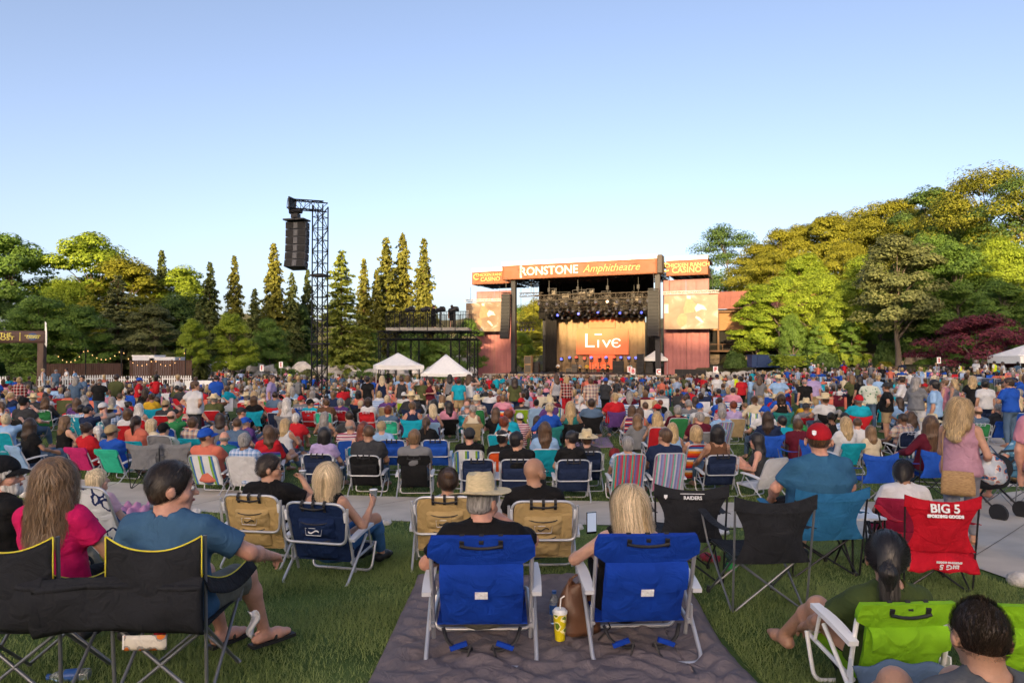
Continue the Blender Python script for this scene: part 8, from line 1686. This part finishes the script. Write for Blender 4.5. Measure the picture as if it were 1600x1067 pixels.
def tiny(f, long, legs):
    """the same figure for the last rows, with a few dozen faces each"""
    T_ = [[], [], [], []]
    def tb(c, pts, rs, n, fl=1.): b = MB(); b.tube(pts, rs, n, flat=fl); T_[c].append(b)
    tb(1, [f.pel - f.ax * .05, f.waist, f.chest, f.pel + f.ax * .43, f.nb + f.ax * .02], [.17, .15, .17, .16, .06], 5, .72); tb(0, [f.hc + vec(0, 0, q * f.hs) for q in (-.13, -.07, .03, .1)], [.05, .075, .09, .06], 5); tb(3, [f.hc + vec(0, -.025, q) for q in ((-.24 if long else -.06), .0, .1, .15)], [.06, .095, .10, .03], 5)
    for i in (0, 1): tb(1, [f.sh[i], f.sh[i] * .4 + f.el[i] * .6], [.065, .055], 3); tb(0, [f.sh[i] * .4 + f.el[i] * .6, f.el[i], f.ha[i]], [.045, .042, .03], 3)
    if legs: [tb(2, [f.hips[i], f.kn[i], f.an[i] - vec(0, 0, .06)], [.1, .07, .05], 5) for i in (0, 1)]
    out = []
    for c, bs in enumerate(T_):
        for b in bs:
            me = b.mesh('t'); me.calc_loop_triangles(); V = np.zeros(len(me.vertices) * 3); me.vertices.foreach_get('co', V); t = np.zeros(len(me.loop_triangles) * 3, np.int32); me.loop_triangles.foreach_get('vertices', t); t = t.reshape(-1, 3); out.append(((V.reshape(-1, 3), np.concatenate([t, t[:, :1] * 0 - 1], 1)), c)); bpy.data.meshes.remove(me)
    return out
TIN = [tiny(pose('camp', girth=1.1), False, False), tiny(pose('camp', True, yaw=.5), True, False), tiny(pose('beach', lean=R(8), pel=(0, 0, .36), yaw=-.5), False, False), tiny(pose('beach', True, lean=R(8), pel=(0, 0, .36)), True, False), tiny(pose('stand'), False, True), tiny(pose('talk', True), True, True)]
fm = [SKIN[0], SKIN[1], SKIN[2]] + [colm(c) for c in ('white', 'black', 'navy', 'grey', 'light blue', 'turquoise', 'red', 'maroon', 'pink', 'olive', 'royal blue', 'charcoal', 'cream', 'coral', 'slate', 'white', 'blue check')] + [HAIRC[c] for c in ('black', 'dark brown', 'brown', 'light brown', 'blonde', 'grey')] + [colm('slate'), colm('black'), colm('tan')]
nS, nC, nH = 3, 17, 6; VV, QQ, MM = [], [], []; nv = 0
for x, y in rest:
    st = rng.random() < .11; t = (TPL if y < 28 else TIN)[rng.choice((4, 5)) if st else rng.randrange(4)]; rz = -math.atan2(x - 8, 118 - y) * .85 + rng.gauss(0, .25); M_ = rotz(rz) * rng.uniform(.93, 1.05); o_ = vec(x, y, gz(x, y)); ch = {0: rng.randrange(nS), 1: nS + rng.randrange(nC), 2: nS + nC + nH + rng.randrange(3), 3: nS + nC + rng.randrange(nH)}
    for (V, Q), c in t:
        VV.append(V @ M_.T + o_); Q = np.asarray(Q)
        if y < 28: Q = np.concatenate([Q[:, [0, 1, 2]], Q[:, [0, 2, 3]]])
        else: Q = Q[:, :3]
        QQ.append(Q + nv); MM.append(np.full(len(Q), ch[c])); nv += len(V)
    if not st:
        bx_ = np.array([(a, b_, c_) for b_ in (-.27, -.30) for a, c_ in ((-.26, .3), (.26, .3), (.27, .8), (-.27, .8))]); VV.append(bx_ @ M_.T + o_); q = np.array([(0, 1, 2, 3), (7, 6, 5, 4), (2, 6, 7, 3)]); QQ.append(np.concatenate([q[:, [0, 1, 2]], q[:, [0, 2, 3]]]) + nv); MM.append(np.full(6, nS + rng.randrange(nC))); nv += 8
if VV: tag(link('crowd', npmesh('crowd', np.concatenate(VV), np.concatenate(QQ), True, np.concatenate(MM)), fm), 'far crowd of seated people in front of the stage', kind='stuff')
print('crowd', NPERS[0], len(near), len(rest), time.time() - _T0)
# ================================================================== WALKERS, STROLLER, BLANKETS, STONES, GRASS
f = pose('stand', True, .98, pel=(0, 0, .90), lean=R(1), yaw=-.35, hpitch=R(-14), hands=((-.12, .30, .30), (.24, .14, .10)), feet=((-.10, -.22, .10), (.12, .34, .08)), epole=((-.25, -.3, -1), (.25, -1, -.4))); x, y = xat(1499, 7.3), 7.3
WG = 'people walking on the path'; e = person(f, x, y, .01, -.55, 'woman in mauve tank top and grey leggings walking along the path', 1, 'tank', cloth('shirt_mauve', '#a88296'), 'long', cloth('leggings_grey', '#80828e'), 'wavy', 'blonde', group=WG, scale=.96, feet=False); headat(link('hair_strands', strands(f, 2200, .25, 21, .008, .003, .022, part=.35), STR['blonde'], e), f)
for i in (0, 1): n = f.an[i]; d_ = unit(vec(.05, 1, 0)); MB().sheet([[tuple(n + vec(wv * (.034 + .012 * math.sin(max(0, a + .05) * 9)), a, -.076)) for wv in (-1, 0, 1)] for a in np.linspace(-.09, .2, 8)], .016).build('sandal_sole', mat('sandal_tan', (.30, .2, .13), .7), e, 50)
M = Matrix.Rotation(-.55, 3, 'Z'); W_ = lambda *p: tuple(M @ Vector(p) * .96 + Vector((x, y, gz(x, y) + .01)))
b_ = empty('shoulder_bag', W_(-.04, -.20, .66), -.5, 'tan woven shoulder bag hanging at the hip of the woman in mauve', 'bag'); MB().sheet([[(.15 * u * (1 - .1 * t), -.03 - .04 * math.cos(1.4 * u) * math.sin(2.6 * t + .3), .24 * t) for t in np.linspace(0, 1, 7)] for u in np.linspace(-1, 1, 11)], .05).build('bag_body', mat('straw_tan', (.34, .22, .11), .85, var=.35, vs=30, stretch=(1, 1, 6)), b_, True); MB().tube([(-.14, -.02, .22), (-.12, .06, .62), (-.02, .17, .80)], .008, 6).build('bag_strap', mat('strap_tan', (.3, .19, .1), .7), b_, True)
b_ = empty('tote_bag', W_(.27, .10, .80), -.5, 'quilted blue and white patterned tote under the arm of the woman in mauve', 'bag'); L = Layer(); L.add(ell((0, 0, .12), vec(.14, .09, .15), None, .03), ell((.06, .02, .03), vec(.1, .08, .08), None, .03)); L.fold = .008; link('bag_body', layer_mesh('bag_body', L, .012), cloth('patchwork', '#b9c6d6', 'floral', ('#2f6a9e', '#c98a7a', '#d5dae0'), 14), b_); MB().tube([(-.08, 0, .25), (0, -.03, .36), (.08, 0, .25)], .01, 6).build('bag_handle', DENIM, b_, True)
PH = empty('smartphone', W_(-.09, .36, 1.27), -.4, 'smartphone in the raised hand of the woman in mauve', 'phone'); MB().box((0, 0, .05), (.074, .009, .15)).build('phone_body', LENSB, PH); MB().box((0, -.006, .055), (.066, .002, .13)).build('phone_screen', MATS['phone_screen'], PH)
mk('sm', xat(1640, 6.7), 6.7, -.8, 'pink', 'polo', 'short', 'grey', 'slate', 'long', 4, group=WG, label='person in pink shirt and blue jeans walking beside the stroller')
x, y = xat(1580, 10.4), 10.4; seat('camp', 'black', x, y, .25, 'blue flowered shirt'); mk('cm', x, y + .03, .35, 'blue flowered', 'polo', 'short', 'grey', 'tan', 'shorts', 4, 1.03, chairn='black chair')
x, y = xat(1540, 9.6), 9.6; e = empty('stroller', (x, y, gz(x, y)), .4, 'black stroller with cloth hood beside the man in blue flowered shirt', 'stroller')
for sx in (-.25, .25):
    for yy, r0 in ((-.3, .12), (.35, .09)): w_ = MB(); w_.lathe([(r0 * .72, -.02), (r0, -.02), (r0, .02), (r0 * .72, .02)], 18); rot = Matrix.Rotation(R(90), 3, 'Y'); w_.v = [tuple(rot @ Vector(q) + Vector((sx, yy, r0))) for q in w_.v]; wo_ = w_.build('wheel', BLKP, e, 40); h_ = MB(); h_.lathe([(.01, -.012), (r0 * .7, -.01), (r0 * .7, .01), (.01, .012)], 12); h_.v = [tuple(rot @ Vector(q) + Vector((sx, yy, r0))) for q in h_.v]; h_.build('wheel_hub', STEEL, wo_)
    MB().tube(rounded([(sx, .35, .1), (sx, .1, .45), (sx, -.35, .95)], .1), .014, 7).build('frame_tube', DKSTEEL, e, True); MB().tube([(sx, -.3, .12), (sx, .1, .45)], .014, 7).build('frame_tube', DKSTEEL, e, True)
MB().tube([(-.25, -.35, .95), (.25, -.35, .95)], .018, 8).build('push_handle', BLKP, e)
L = Layer(); L.add(ell((0, .05, .52), vec(.24, .32, .16), None, .04), ell((0, -.1, .68), vec(.23, .2, .2), None, .04)); L.fold = .004; link('seat_hood', layer_mesh('seat_hood', L, .016), BLKC, e)
pair(1200, 783, 'beach', 'white', None, '', 'tee', '', '', .5, 0, 'standing empty beside the woman in the patterned dress')
for nm, P_, c_, lab_ in (('picnic_blanket', [(1228, 732), (1300, 734), (1296, 716), (1236, 714)], cloth('blanket_red', '#8c3b45', 'floral', ('#c9b8b4', '#8c3b45'), 5), 'red and white patterned blanket under the man in turquoise'), ('picnic_blanket', [(885, 700), (960, 700), (950, 684), (892, 684)], cloth('blanket_lilac', '#8d7a97'), 'lilac blanket spread on the lawn by the black camp chairs'), ('picnic_blanket', [(680, 728), (760, 728), (752, 708), (690, 708)], cloth('blanket_blue', '#4b7fa8', 'plaid', ('#b9c8d4', '#2f5a86'), 5), 'blue checked blanket between the chair rows'), ('picnic_blanket', [(425, 722), (500, 726), (500, 706), (432, 703)], cloth('blanket_navy', '#2c3a56', 'plaid', ('#c2c7cf', '#2c3a56'), 4), 'navy and white checked blanket under the seated group'), ('picnic_blanket', [(585, 714), (665, 716), (660, 700), (590, 699)], cloth('blanket_charcoal', '#26282c'), 'dark blanket with heaped coats on the open grass'), ('picnic_blanket', [(190, 690), (262, 692), (258, 676), (196, 674)], cloth('blanket_teal', '#2f6e78'), 'teal blanket under the woman in striped rose top')): blanket(nm, P_, c_, lab_, .012, .012, 16)
# bags and coolers among the first rows
for px, py, c_, lab_ in ((262, 762, '#33363b', 'dark backpack on the grass between the grey camp chairs'), (545, 702, '#1b1c20', 'heap of dark coats on the open grass'), (1420, 800, '#4a4f57', 'grey backpack beside the royal blue camp chair'), (960, 716, '#7a2a30', 'dark red bag on the lawn beside the lilac blanket')):
    p = gnd(px, py); e = empty('backpack', (p.x, p.y, p.z), rng.uniform(0, 3), lab_, 'bag'); L = Layer(); L.add(ell((0, 0, .11), vec(.17, .11, .13), None, .04), ell((.02, -.09, .07), vec(.12, .06, .08), None, .03)); L.fold = .007; L.cut.append((vec(0, 0, 0.), vec(0, 0, -1.))); link('bag_body', layer_mesh('bag_body', L, .015), cloth('bag_' + c_[1:], c_), e); MB().tube([(-.06, .02, .22), (0, .02, .28), (.06, .02, .22)], .01, 6).build('bag_handle', BLKP, e, True)
for i in range(46):      # pale stones along the near edge of the path
    k = rng.uniform(2, 36); a = pB[int(k)].lerp(pB[int(k) + 1], k % 1); s_ = rng.uniform(.05, .13); o = link('stone', rng.choice(BLD), ROCKW); o.location = (a.x, a.y - rng.uniform(.05, .3), gz(a.x, a.y - .15) + s_ * .3); o.scale = (s_ * 1.3, s_, s_ * .7); o.rotation_euler = (0, 0, rng.uniform(0, 6)); tag(o, 'pale stone lying along the edge of the concrete path', 'stone', 'stones along the path edge')
# grass blades where single blades can be seen
GM = leafmat('grass_blade', (.070, .118, .028), (.225, .290, .095), .25, vs=1.4)
fx, fy = np.array([p.x for p in pA]), np.array([p.y for p in pA]); nx_, ny_ = np.array([p.x for p in pB]), np.array([p.y for p in pB])
def blades(n, y0, y1, ln, wd, pw):
    r = nrng; y = (y0 ** pw + (y1 ** pw - y0 ** pw) * r.random(n)) ** (1 / pw); x = (r.random(n) * 1680 - 840) / F * y
    inp = (y < np.interp(x, fx, fy) - .02) & (y > np.interp(x, nx_, ny_) + .02); inq = (x > -.80) & (x < 1.38) & (y < 6.03); px = 800 + x / y * F
    ok = ~inp & ~inq & ~((px > 1420) & (y > 10) & (x > np.interp(y, [10, 12, 16, 25], [7.0, 7.9, 10.4, 16]))); bare = np.sin(x * 3.1 + 2 * np.sin(y * 1.7)) * np.sin(y * 2.3 + x) ; ok &= r.random(n) < .72 + .45 * bare
    x, y = x[ok], y[ok]; n = len(x); a = r.random(n) * 6.28; L_ = ln * r.uniform(.55, 1.35, n) * (1 + .3 * bare[ok]); tilt = r.uniform(.15, 1.0, n); b0 = r.random(n) * 6.28
    z = np.zeros(n); P0 = np.stack([x, y, gzv(x, y) - .003], 1); dx = np.stack([np.cos(a), np.sin(a), z], 1) * (wd / 2 * r.uniform(.6, 1.4, n))[:, None]; tip = P0 + np.stack([np.cos(b0) * np.sin(tilt), np.sin(b0) * np.sin(tilt), np.cos(tilt)], 1) * L_[:, None]
    return np.stack([P0 - dx, P0 + dx, tip], 1).reshape(-1, 3)
V = np.concatenate([blades(330000, 2.3, 8.2, .05, .0055, 1.35), blades(150000, 8.2, 20, .05, .010, 1.2)]); o = link('grass', npmesh('grass', V, np.arange(len(V)).reshape(-1, 3)), GM); tag(o, 'short trampled grass of the lawn', 'grass', kind='stuff')
print('extras', time.time() - _T0, 'tris', sum(sum(len(p.vertices) - 2 for p in m.polygons) for m in bpy.data.meshes if m.users))
